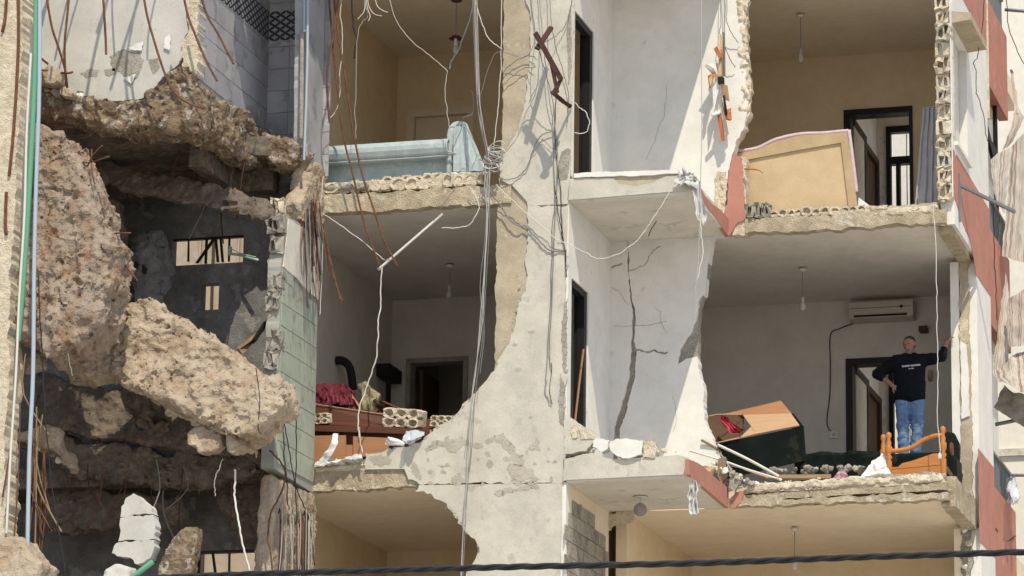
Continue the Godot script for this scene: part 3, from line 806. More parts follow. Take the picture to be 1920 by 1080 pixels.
func build_pillar_and_balconies():
	# bare concrete column and its plaster skin
	part("column", prism([-0.19, 17.546, 0.719, 17.473, 0.714, 16.58, 0.7, 13.802, 0.655, 10.121, 0.658, 7.378, -0.179, 7.395, -0.167, 8.902, -0.223, 11.562, -0.227, 13.712, -0.17, 14.727, -0.177, 16.647], "z", -0.03, -0.34, 0.012, 0.05, 21, [0, 1, 2, 3, 4, 5, 6]), M.concrete, bld)
	part("column", bx(0.0, 0.0, -0.04, XP - 0.02, 7.2, -0.5), M.concrete, bld)
	var sk := part("plaster_skin", prism([0.1, 17.513, 0.127, 16.615, 0.196, 16.402, 0.197, 15.795, 0.154, 15.21, 0.064, 14.828, -0.044, 14.696, -0.143, 14.513, -0.201, 14.429, -0.182, 14.173, -0.02, 14.076, 0.187, 13.839, 0.195, 13.781, 0.744, 13.777, 0.782, 14.368, 0.785, 15.46, 0.795, 16.564, 0.801, 17.456], "z", 0.0, -0.031, 0.012, 0.05, 22, [10, 11, 12, 13, 14]), M.cream, bld)
	part("plaster_skin", prism([0.195, 13.773, 0.194, 13.319, 0.188, 12.638, 0.09, 12.429, 0.051, 12.182, -0.061, 11.903, -0.201, 11.625, -0.52, 11.285, -0.718, 11.046, -0.983, 10.881, -1.183, 10.705, -1.341, 10.641, -1.595, 10.601, -1.959, 10.566, -1.969, 10.354, -1.422, 10.34, -1.361, 10.197, -1.214, 10.129, 0.706, 10.079, 0.731, 10.391, 0.711, 10.951, 0.733, 11.512, 0.691, 12.079, 0.722, 12.504, 0.737, 13.146, 0.745, 13.763], "z", 0.0, -0.033, 0.02, 0.05, 23, [14, 15, 24]), M.cream, bld)
	part("plaster_skin", prism([-1.214, 10.118, -1.27, 10.039, -1.11, 9.999, -0.877, 9.885, -0.671, 9.648, -0.589, 9.492, -0.452, 9.39, -0.384, 9.208, -0.517, 9.032, -0.598, 8.772, -0.63, 7.401, 0.638, 7.375, 0.691, 8.872, 0.706, 10.072], "z", 0.0, -0.033, 0.02, 0.05, 24, [10, 11, 12, 13]), M.cream, bld)
	# what is left of the front wall behind the plaster
	part("wall", prism([0.186, 11.544, -0.224, 11.563, -0.516, 11.264, -0.707, 11.032, -0.972, 10.866, -1.171, 10.697, -1.337, 10.619, -1.934, 10.55, -1.93, 10.387, 0.203, 10.306], "z", -0.035, -0.22, 0.01, 0.05, 25), M.block, bld)
	part("wall", prism([0.206, 10.055, -1.196, 10.106, -1.092, 9.976, -0.873, 9.87, -0.66, 9.626, -0.578, 9.47, -0.44, 9.375, -0.416, 9.214, -0.499, 9.037, -0.58, 8.776, -0.598, 7.405, 0.243, 7.387], "z", -0.035, -0.22, 0.01, 0.05, 26), M.block, bld)
	# flaked paint that shows the grey coat below
	var n := 30
	for q in [[-1.15, 10.59, -1.015, 10.698, -0.762, 10.716, -0.545, 10.679, -0.515, 10.607, -0.645, 10.627, -0.715, 10.517, -0.816, 10.535, -0.904, 10.609, -1.034, 10.586, -1.12, 10.519], [-0.222, 10.722, -0.078, 10.737, 0.031, 10.614, 0.104, 10.485, 0.212, 10.397, 0.164, 10.308, 0.049, 10.361, -0.003, 10.489, -0.113, 10.62, -0.199, 10.665], [-0.002, 10.377, 0.178, 10.328, 0.321, 10.267, 0.408, 10.124, 0.251, 10.144, 0.145, 10.12, 0.023, 10.195, -0.036, 10.281], [-0.788, 10.204, -0.645, 10.247, -0.593, 10.161, -0.708, 10.138], [-0.174, 9.992, -0.032, 10.029, 0.217, 10.048, 0.323, 10.086, 0.395, 10.041, 0.254, 9.991, 0.04, 9.971, -0.102, 9.934], [-1.351, 10.471, -1.277, 10.426, -1.202, 10.296, -1.185, 10.183, -1.258, 10.214, -1.319, 10.329], [-1.92, 10.507, -1.701, 10.513, -1.591, 10.466, -1.64, 10.398, -1.845, 10.405], [-0.34, 10.502, -0.269, 10.528, -0.253, 10.457, -0.31, 10.431], [0.288, 10.59, 0.373, 10.684, 0.402, 10.613, 0.332, 10.518], [-0.972, 10.372, -0.828, 10.395, -0.784, 10.351, -0.899, 10.327], [-0.535, 10.103, -0.356, 10.132, -0.319, 10.102, -0.462, 10.073]]:
		n += 1
		part("flaked_patch", prism(q, "z", 0.003, -0.004, 0.02, 0.035, n), M.flake, bld)
	var gp := RandomNumberGenerator.new(); gp.seed = 8
	for k in 40:
		var cc: Vector3 = Vector3(-1.194, 10.536, 0).lerp(Vector3(0.639, 10.325, 0), gp.randf()) + Vector3(0, gp.randf_range(-0.45, 0.25), 0)
		if k > 30: cc = Vector3(0.016, 11.545, 0) + Vector3(gp.randf_range(0, 0.65), gp.randf_range(-0.6, 2.0), 0)
		var pq := []
		var rr := gp.randf_range(0.015, 0.055) * (0.6 if k > 30 else 1.0); var st2 := gp.randf_range(0.5, 2.0)
		for j in 7: pq.append_array([cc.x + cos(TAU * j / 7.0) * rr * gp.randf_range(0.6, 1.3) * st2, cc.y + sin(TAU * j / 7.0) * rr * gp.randf_range(0.6, 1.3)])
		part("flaked_patch", prism(pq, "z", 0.0025, -0.004, 0.006, 0.025, 600 + k), M.flake, bld)
	# curled plaster flakes at the rims of the bare patches
	var gf := RandomNumberGenerator.new(); gf.seed = 15
	for q in [[-1.121, 10.533, -0.979, 10.683, -0.763, 10.723, -0.516, 10.636], [-0.215, 10.694, -0.079, 10.745, 0.067, 10.557, 0.212, 10.397], [-0.021, 10.197, 0.144, 10.114, 0.393, 10.126], [-0.175, 9.965, 0.039, 9.985, 0.358, 10.071], [-0.096, 11.869, 0.008, 12.148, 0.076, 12.394, 0.182, 12.617], [-1.161, 10.704, -0.911, 10.892, -0.696, 11.045, -0.484, 11.298], [-0.855, 9.878, -0.657, 9.633, -0.451, 9.376]]:
		var pp := pv(q)
		for k in 9:
			var seg := gf.randi() % (pp.size() - 1)
			var o2 := pp[seg].lerp(pp[seg + 1], gf.randf()) + Vector2(gf.randf_range(-0.03, 0.03), gf.randf_range(-0.03, 0.03))
			var r := gf.randf_range(0.012, 0.035)
			var fl := PackedVector3Array(); var c0 := Vector3(o2.x, o2.y, 0.008)
			for j in 5:
				var a0 := TAU * j / 5.0; var a1 := TAU * (j + 1) / 5.0
				var r0 := r * (0.6 + 0.4 * sin(j * 2.3 + k)); var r1 := r * (0.6 + 0.4 * sin((j + 1) % 5 * 2.3 + k))
				ort(fl, c0, c0 + Vector3(cos(a0) * r0, sin(a0) * r0, 0.012 * maxf(0.0, sin(a0))), c0 + Vector3(cos(a1) * r1, sin(a1) * r1, 0.012 * maxf(0.0, sin(a1))), Vector3(0, 0, 1))
			part("paint_flake", flat(fl), M.cream, bld)
	# chipped concrete along the right edge of the pillar
	for q in [[0.644, 14.484, 0.759, 14.527, 0.775, 14.367, 0.735, 14.116, 0.634, 14.086, 0.602, 14.305], [0.703, 12.433, 0.752, 12.501, 0.744, 11.934, 0.734, 11.511, 0.705, 11.583, 0.672, 11.938], [0.663, 11.514, 0.721, 11.371, 0.72, 10.81, 0.655, 10.882], [0.699, 16.127, 0.753, 16.492, 0.776, 15.68, 0.736, 15.389]]:
		n += 1
		part("flaked_patch", prism(q, "z", 0.004, -0.01, 0.012, 0.03, n), M.bare, bld)
	part("wall", bx(0.64, F0, -0.036, XP, U1, -0.205), M.white, bld)
	# balconies: slab, street fascia, painted side fascia, tiled top
	for lv in [[U1, F1, 0], [U2, F2, 1], [U3, F3, 2], [U1 - 3.73, F1 - 3.73, 3]]:
		var u: float = lv[0]; var f: float = lv[1]
		part("balcony_slab", bx(XP + 0.002, u, -0.03, XB - 0.004, u + 0.22, ZM + 0.005), M.offwhite, bld)
		if lv[2] == 0:
			part("fascia", prism([0.717, 10.385, 0.992, 10.444, 1.381, 10.366, 1.802, 10.364, 2.012, 10.37, 2.221, 10.382, 2.361, 10.342, 2.368, 10.128, 1.803, 10.122, 0.748, 10.112, 0.706, 10.093], "z", 0.0, -0.032, 0.006, 0.05, 51, [6, 7, 8, 9, 10]), M.cream, bld)
		elif lv[2] == 1:
			part("fascia", prism([0.763, 14.115, 1.353, 14.094, 1.425, 14.003, 1.64, 13.961, 1.889, 13.996, 2.067, 14.072, 2.351, 14.083, 2.436, 13.978, 2.436, 13.863, 0.737, 13.828], "z", 0.0, -0.032, 0.004, 0.05, 52, [7, 8, 9]), M.cream, bld)
			part("fascia", prism([0.809, 14.152, 2.22, 14.123, 2.221, 13.908, 0.812, 13.935], "z", -0.012, -0.031, 0.0), M.concrete, bld)
			part("balcony_tiles", prism([0.825, 14.178, 1.214, 14.176, 1.715, 14.16, 2.221, 14.143, 2.221, 14.093, 1.715, 14.095, 1.214, 14.111, 0.826, 14.121], "z", 0.02, -0.35, 0.006, 0.05, 53), M.white, bld)
		else:
			part("fascia", bx(XP, u - 0.004, 0.0, XB - 0.004, f, -0.029), M.cream, bld)
	part("side_fascia", prism([-0.139, 14.059, -0.48, 14.035, -0.763, 13.979, -1.337, 13.996, -1.793, 14.04, -2.223, 14.031, -2.19, 13.792, -1.337, 13.857, -0.14, 13.895], "x", XB + 0.004, XB - 0.05, 0.006, 0.06, 54, [5, 6, 7]), M.pink, bld)
	part("side_fascia", prism([0.127, 10.296, -0.355, 10.338, -1.035, 10.352, -1.573, 10.337, -2.188, 10.34, -2.187, 10.068, -1.351, 10.077, 0.095, 10.103], "x", XB + 0.004, XB - 0.05, 0.006, 0.06, 55, [5, 6, 7]), M.pink, bld)
	# recess, left wall with the balcony doors
	for lv in [[F1, U2, 12.83, -0.2, -1.07], [F2, U3, 16.5, -0.24, -1.24], [F0, U1, 9.1, -0.2, -1.1]]:
		var w := part("wall", holewall("x", ZM + 0.002, lv[0], -0.21 if lv[4] > -1.2 else -0.21, lv[1], XP, XP - 0.18, [[lv[4], lv[0] - 1.0, lv[3], lv[2]]]), M.white if lv[0] > F0 else M.tan_ceil, bld)
		var d := part("door", bx(XP - 0.17, lv[0], lv[4] + 0.02, XP - 0.11, lv[2] - 0.02, lv[4] + 0.1), M.frame, bld, "dark metal frame of the balcony door")
		part("jamb", bx(XP - 0.12, lv[0], lv[4], XP - 0.02, lv[2], lv[4] + 0.13), M.frame, d)
		part("lintel", bx(XP - 0.12, lv[2] - 0.09, lv[4] + 0.131, XP - 0.02, lv[2], lv[3]), M.frame, d)
		part("wall", bx(XP - 0.3, lv[0], ZM - 0.0, XP - 0.185, lv[1], -5.0), M.grey_room if lv[0] == F1 else M.tan, bld)
	# pillar side reveal towards the recess
	for lv in [[F1, U2 - 0.002], [F2, U3]]:
		part("wall", bx(XP - 0.03, lv[0], -0.033, XP - 0.001, lv[1], -0.209), M.white, bld)
	# recess back wall, upper storey
	part("wall", prism([0.697, 18.144, 2.647, 17.987, 2.623, 17.449, 2.6, 16.684, 2.637, 16.147, 2.651, 15.616, 2.613, 15.331, 2.502, 15.157, 2.458, 14.987, 2.383, 14.713, 2.332, 14.177, 2.317, 13.82, 0.731, 13.849], "z", ZM, ZM - 0.2, 0.012, 0.05, 61, [0, 11, 12]), M.white, bld)
	# recess back wall, lower storey: two halves with the crack between them, bare blocks behind
	part("wall", prism([0.7, 13.911, 0.978, 13.91, 0.996, 13.422, 1.013, 13.123, 1.067, 12.785, 1.04, 12.416, 1.041, 12.254, 1.021, 11.974, 0.92, 11.552, 0.818, 11.248, 0.778, 10.665, 0.705, 10.595, 0.708, 11.988], "z", ZM, ZM - 0.2, 0.01, 0.04, 62, [0, 10, 11, 12]), M.white, bld, "cracked white wall of the recess")
	part("wall", prism([0.982, 13.91, 1.011, 13.421, 1.036, 13.122, 1.097, 12.784, 1.077, 12.414, 1.123, 12.264, 1.102, 11.956, 1.001, 11.504, 0.892, 11.201, 0.852, 10.59, 2.434, 10.603, 2.237, 10.813, 2.069, 11.27, 2.039, 11.767, 1.973, 12.004, 1.958, 12.166, 1.818, 12.144, 1.693, 12.061, 1.722, 12.273, 1.876, 12.501, 1.964, 12.741, 1.993, 12.961, 2.067, 13.031, 2.096, 13.4, 2.154, 13.732, 2.184, 13.872], "z", ZM, ZM - 0.2, 0.01, 0.04, 63, [9, 22]), M.white, bld, "cracked white wall of the recess")
	part("wall", prism([0.773, 13.932, 2.16, 13.883, 2.072, 13.188, 1.984, 12.823, 1.963, 12.175, 1.897, 12.119, 1.019, 10.664, 0.797, 10.672], "z", ZM - 0.04, ZM - 0.19, 0.01, 0.05, 64), M.bare, bld)
	# lime and dust marks and the smaller cracks, as grooves filled with bare mortar
	for q in [[[1.063, 12.267, 1.167, 12.292, 1.271, 12.25, 1.36, 12.283, 1.464, 12.241, 1.552, 12.244], 0.016], [[1.011, 13.399, 1.131, 13.437, 1.227, 13.469, 1.279, 13.579, 1.338, 13.665, 1.457, 13.718], 0.007], [[0.749, 13.443, 0.786, 13.471, 0.906, 13.509], 0.014], [[0.759, 13.188, 0.864, 13.131, 0.939, 13.015, 1, 12.923], 0.004], [[0.793, 12.636, 1.016, 12.625, 1.351, 12.638, 1.536, 12.673], 0.004], [[1.357, 12.882, 1.461, 12.803, 1.447, 12.692, 1.536, 12.496], 0.003], [[1.523, 15.996, 1.494, 15.579, 1.412, 15.394, 1.338, 15.171, 1.242, 14.95], 0.003], [[1.628, 11.653, 1.673, 11.359, 1.63, 11.142], 0.003]]:
		n += 1
		part("crack", crack_line(q[0], ZM + 0.003, q[1], n), M.bare, bld)
	part("crack", prism([0.697, 13.475, 0.719, 13.474, 0.714, 12.728, 0.723, 11.987, 0.722, 11.252, 0.701, 11.062, 0.694, 11.989], "z", ZM + 0.003, ZM - 0.004, 0.006, 0.04, 77), M.bare, bld)
	# exterior wall left of the upper right room: pink paint over hollow blocks
	part("painted_patch", prism([2.458, 14.986, 2.577, 14.895, 2.584, 14.64, 2.606, 14.279, 2.627, 14.039, 2.495, 13.972, 2.414, 13.813, 2.325, 13.908, 2.332, 14.168, 2.377, 14.278, 2.392, 14.652], "z", ZM + 0.006, ZM - 0.02, 0.008, 0.05, 78), M.pink, bld)
	part("wall", prism([2.465, 14.949, 2.635, 14.893, 2.641, 13.816, 2.435, 13.828], "z", ZM - 0.021, ZM - 0.2, 0.012, 0.05, 79), M.block, bld)
	var hb := part("broken_blocks", prism([2.229, 14.721, 2.362, 14.713, 2.362, 14.39, 2.326, 14.176, 2.266, 14.194, 2.2, 14.303, 2.207, 14.55], "z", ZM + 0.012, ZM - 0.02, 0.016, 0.04, 80), M.block, bld)
	for k in 4:
		inst("block", g_bl[k], M.block, hb, Transform3D(Basis.from_euler(Vector3(k, k * 2, 0.2)).scaled(Vector3(0.09, 0.13, 0.06)), Vector3(2.289, 14.656, -2.24) + Vector3(0.03 * (k % 2), -0.13 * k, 0)))
	# ragged block ends up the broken edge of the upper recess wall
	var ed := part("broken_blocks", prism([2.545, 17.78, 2.666, 17.771, 2.642, 16.696, 2.678, 16.159, 2.684, 15.514, 2.632, 15.314, 2.513, 15.17, 2.514, 15.412, 2.573, 15.635, 2.559, 16.396], "z", ZM - 0.03, ZM - 0.19, 0.02, 0.04, 81), M.block, bld)
	part("broken_blocks", rock([2.526, 17.788, 2.646, 17.779, 2.622, 16.704, 2.659, 16.167, 2.673, 15.596, 2.635, 15.334, 2.524, 15.175, 2.45, 15.12, 2.465, 15.27, 2.539, 15.454, 2.569, 15.945, 2.54, 16.71], "z", ZM - 0.08, 0.08, 0.024, 0.04, 82), M.block, bld)
	# lower parapet: what is left of the balcony's front wall
	for q in [[[0.718, 10.951, 0.767, 10.963, 0.868, 10.874, 0.968, 10.814, 1.096, 10.753, 1.167, 10.611, 1.097, 10.572, 1.013, 10.478, 0.886, 10.469, 0.723, 10.447], M.cream, 0.004, -0.16], [[1.121, 10.611, 1.17, 10.637, 1.339, 10.602, 1.312, 10.492, 1.228, 10.454, 1.114, 10.528], M.white, 0.03, -0.12], [[1.356, 10.586, 1.455, 10.616, 1.778, 10.583, 1.765, 10.396, 1.569, 10.355, 1.442, 10.388, 1.35, 10.475], M.white, 0.05, -0.1], [[1.78, 10.566, 1.829, 10.591, 1.899, 10.582, 1.941, 10.483, 1.935, 10.359, 1.774, 10.365], M.block, 0.02, -0.16], [[0.826, 10.806, 0.896, 10.831, 0.912, 10.663, 0.842, 10.652], M.block, 0.02, -0.1], [[0.925, 10.802, 1.096, 10.725, 1.139, 10.626, 0.955, 10.633], M.block, 0.015, -0.12]]:
		n += 1
		part("parapet_fragment", prism(q[0], "z", q[2], q[3], 0.012, 0.05, n), q[1], bld)
	# bottom recess: blocks showing where plaster fell from the left wall
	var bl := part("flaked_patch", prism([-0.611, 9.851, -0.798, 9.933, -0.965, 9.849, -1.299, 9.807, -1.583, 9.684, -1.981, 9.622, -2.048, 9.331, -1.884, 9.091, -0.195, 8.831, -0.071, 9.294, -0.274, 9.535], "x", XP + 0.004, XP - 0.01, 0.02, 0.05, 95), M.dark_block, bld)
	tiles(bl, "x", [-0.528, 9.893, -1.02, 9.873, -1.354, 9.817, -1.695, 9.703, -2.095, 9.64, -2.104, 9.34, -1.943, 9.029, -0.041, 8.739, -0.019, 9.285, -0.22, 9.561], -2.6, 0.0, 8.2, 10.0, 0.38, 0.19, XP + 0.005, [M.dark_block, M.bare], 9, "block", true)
	part("flaked_patch", prism([0.71, 10.071, 1.107, 10.087, 1.093, 9.964, 0.961, 9.911, 0.814, 9.894, 0.741, 9.832, 0.712, 9.869], "z", ZM + 0.004, ZM - 0.01, 0.012, 0.04, 96), M.block, bld)

func room_back(f: float, u: float, wm: Material, yd: float, sd: int):
	# back wall with an open doorway into a corridor that ends in a window
	var zb := -6.45
	var x0: float = 3.201; var x1: float = 4.22
	part("wall", holewall("z", 0.95, f - 0.05, XS - 0.2, u + 0.02, zb, zb - 0.2, [[x0, f - 1.0, x1, yd]]), wm, bld)
	var fr := part("door_frame", prism([x0, yd - 0.09, x1, yd - 0.09, x1, yd, x0, yd], "z", zb + 0.03, zb - 0.22), M.frame, bld, "black metal frame of the inner doorway")
	part("jamb", bx(x0, f, zb + 0.03, x0 + 0.1, yd - 0.091, zb - 0.22), M.frame, fr)
	part("jamb", bx(x1 - 0.05, f, zb + 0.03, x1, yd - 0.091, zb - 0.22), M.frame, fr)
	# corridor
	part("wall", bx(x0 - 0.22, f, zb - 0.2, x0 - 0.02, u, -9.8), M.white, bld)
	part("wall", holewall("x", -9.8, f, zb - 0.2, u, x1 + 0.7, x1 + 0.5, [[-9.15, f + 0.4, -7.0, u - 0.15]]), M.white, bld)  # unseen side opening added to let daylight into the corridor
	var lf := part("door", bx(x0 + 0.06, f + 0.02, zb - 0.26, x0 + 0.1, yd - 0.08, zb - 1.2), M.offwhite, bld, "open door leaf with a black frame")
	part("stile", bx(x0 + 0.05, f + 0.01, zb - 1.11, x0 + 0.115, yd - 0.06, zb - 1.26), M.frame, lf)
	part("rail", bx(x0 + 0.05, yd - 0.17, zb - 0.25, x0 + 0.115, yd - 0.06, zb - 1.109), M.frame, lf)
	var d2 := part("door", bx(x0 - 0.02, f, zb - 1.6, x0 + 0.004, yd - 0.15, zb - 2.5), M.door_brown, bld)
	part("jamb", bx(x0 - 0.019, f, zb - 2.5, x0 + 0.06, yd - 0.06, zb - 2.62), M.brown_frame, d2)
	part("lintel", bx(x0 - 0.019, yd - 0.16, zb - 1.5, x0 + 0.06, yd - 0.06, zb - 2.499), M.brown_frame, d2)
	# end wall and window
	var ze := -9.3
	var wx0 := 3.33; var wx1 := 4.65  # right part unseen, widened to let in more daylight
	part("wall", holewall("z", x0 - 0.02, f, x1 + 0.5, u, ze, ze - 0.2, [[wx0, f + 0.02, wx1, yd + 0.54]]), M.offwhite, bld)
	var wn := part("window", bx(wx0, yd + 0.44, ze + 0.03, wx1, yd + 0.54, ze - 0.1), M.frame, bld, "tall window with a black frame at the corridor end")
	part("stile", bx(wx0, f, ze + 0.03, wx0 + 0.07, yd + 0.439, ze - 0.1), M.frame, wn)
	part("rail", bx(wx0 + 0.071, yd - 0.07, ze + 0.03, wx1, yd + 0.05, ze - 0.1), M.frame, wn)
	part("stile", bx(wx0 + 0.15, f, ze + 0.03, wx0 + 0.21, yd - 0.071, ze - 0.1), M.frame, wn)
	for k in 2: part("bar", bx(wx0 + 0.29 + k * 0.05, f, ze - 0.12, wx0 + 0.302 + k * 0.05, yd + 0.44, ze - 0.14), M.frame, wn)
	part("pane", bx(wx0 + 0.09, f, ze - 0.04, wx1, yd + 0.44, ze - 0.046), M.glass, wn)

func build_right_rooms():
	for lv in [[F0, F0 - 0.34, M.slab], [F1, U1 + 0.02, M.tan_ceil], [F2, U2 + 0.02, M.grey_ceil], [F3, U3 + 0.02, M.tan_ceil]]:
		part("floor_slab", bx(0.8, lv[1], ZM - 0.17, XS - 0.16, lv[0] - 0.06, -9.9), lv[2], bld)
		part("floor_tiles", bx(0.95, lv[0] - 0.058, ZM - 0.3, XS - 0.2, lv[0] - 0.02, -9.8), M.terrazzo, bld)
	for r in [[F0, U1, M.tan], [F1, U2, M.grey_room], [F2, U3, M.tan]]:
		part("wall", bx(0.8, r[0] - 0.05, ZM - 0.2, 0.95, r[1] + 0.02, -6.45), r[2], bld)
	room_back(F2, U3, M.tan, 16.724, 1)
	room_back(F1, U2, M.grey_room, 12.972, 2)
	part("wall", bx(0.95, F0 - 0.05, -6.3, XS - 0.2, U1 + 0.02, -6.5), M.tan, bld)
	# slab edges: concrete lip, joint, broken filler blocks and floor bed on top
	slab_lip(XB + 0.22, XS - 0.1, U2 + 0.01, 14.031, ZM, M.slab, 101)
	slab_lip(XB + 0.02, XS - 0.12, U1 + 0.005, 10.187, ZM, M.slab, 102)
	part("slab_edge", prism([2.475, 10.25, 3.784, 10.282, 5.2, 10.316, 5.306, 10.326, 5.304, 10.227, 3.783, 10.2, 2.475, 10.178], "z", ZM - 0.012, ZM - 0.18, 0.008, 0.05, 103), M.slab, bld)
	slab_lip(XB + 0.02, XS - 0.12, U3, F3 - 0.05, ZM, M.slab, 104)
	var u := part("slab_fill", prism([2.62, 14.063, 3.806, 14.039, 5.212, 14.002, 5.213, 14.075, 4.459, 14.105, 4.278, 14.086, 3.806, 14.091, 2.929, 14.09, 2.62, 14.093], "z", ZM - 0.03, ZM - 0.3, 0.012, 0.05, 105), M.block, bld)
	lump_row(u, 2.935, 4.319, 14.082, ZM - 0.02, 0.13, 0.11, [M.block], 106, 0.0, 0.0)
	for k in 3: inst("block", hollow(0.1, 0.2, 0.2, 3 + k), M.bare, u, Transform3D(Basis.IDENTITY, Vector3(2.636, 14.045, -2.24) + Vector3(0.105 * k, 0, 0)))
	part("floor_tiles", prism([4.33, 14.117, 4.562, 14.126, 4.561, 14.074, 4.33, 14.065], "z", ZM - 0.02, ZM - 0.35, 0.01, 0.05, 107), M.block, bld)
	part("floor_tiles", prism([4.576, 14.117, 4.907, 14.12, 5.23, 14.123, 5.229, 14.072, 4.906, 14.054, 4.575, 14.058], "z", ZM - 0.04, ZM - 0.35, 0.012, 0.05, 117), M.concrete, bld)
	crumble([4.388, 14.047, 4.748, 14.056, 5.229, 14.072, 5.228, 13.984, 4.747, 13.982, 4.387, 13.988], ZM - 0.06, 0.06, M.block, 120)
	var w := part("slab_fill", prism([2.558, 10.402, 3.781, 10.421, 4.776, 10.435, 5.234, 10.432, 5.303, 10.323, 3.78, 10.279, 2.557, 10.258], "z", ZM - 0.03, ZM - 0.3, 0.012, 0.05, 108), M.block, bld)
	lump_row(w, 2.636, 3.786, 10.329, ZM - 0.005, 0.085, 0.08, [M.block], 109, 0.1)
	crumble([2.55, 10.346, 2.781, 10.381, 3.213, 10.401, 3.787, 10.423, 4.356, 10.423, 4.781, 10.443, 5.246, 10.454, 5.301, 10.353, 4.78, 10.336, 3.786, 10.323, 3.213, 10.315, 2.636, 10.293], ZM - 0.06, 0.07, M.block, 118)
	crumble([4.062, 10.408, 4.347, 10.468, 4.773, 10.467, 5.055, 10.499, 5.28, 10.448, 5.293, 10.376, 4.772, 10.381], ZM - 0.12, 0.08, M.bare, 119)
	part("painted_patch", prism([2.479, 10.29, 2.602, 10.307, 2.559, 10.15, 2.472, 10.067, 2.421, 10.083], "z", ZM + 0.012, ZM - 0.02, 0.006, 0.05, 111), M.pink, bld)
	# cut wall end of the upper room: courses of hollow blocks
	var cw := part("broken_wall", bx(XS - 0.2, F2 - 0.05, ZM - 0.22, XS - 0.012, U3 + 0.6, ZM - 0.4), M.block, bld, "cut end of the side wall with hollow blocks")
	var bs := []
	for k in 5: bs.append(hollow(0.195, 0.225, 0.2, 40 + k))
	var y := F2 - 0.03; var i := 0
	while y < U3 + 0.3:
		inst("block", bs[(i * 3) % 5], [M.block, M.block, M.pale_block, M.block][i % 4], cw, Transform3D(Basis.from_euler(Vector3(0, sin(i * 1.7) * 0.06, sin(i * 2.9) * 0.02)), Vector3(XS - 0.21 + 0.008 * sin(i * 5.1), y, ZM + 0.03 * sin(i * 3.3))))
		y += 0.222; i += 1

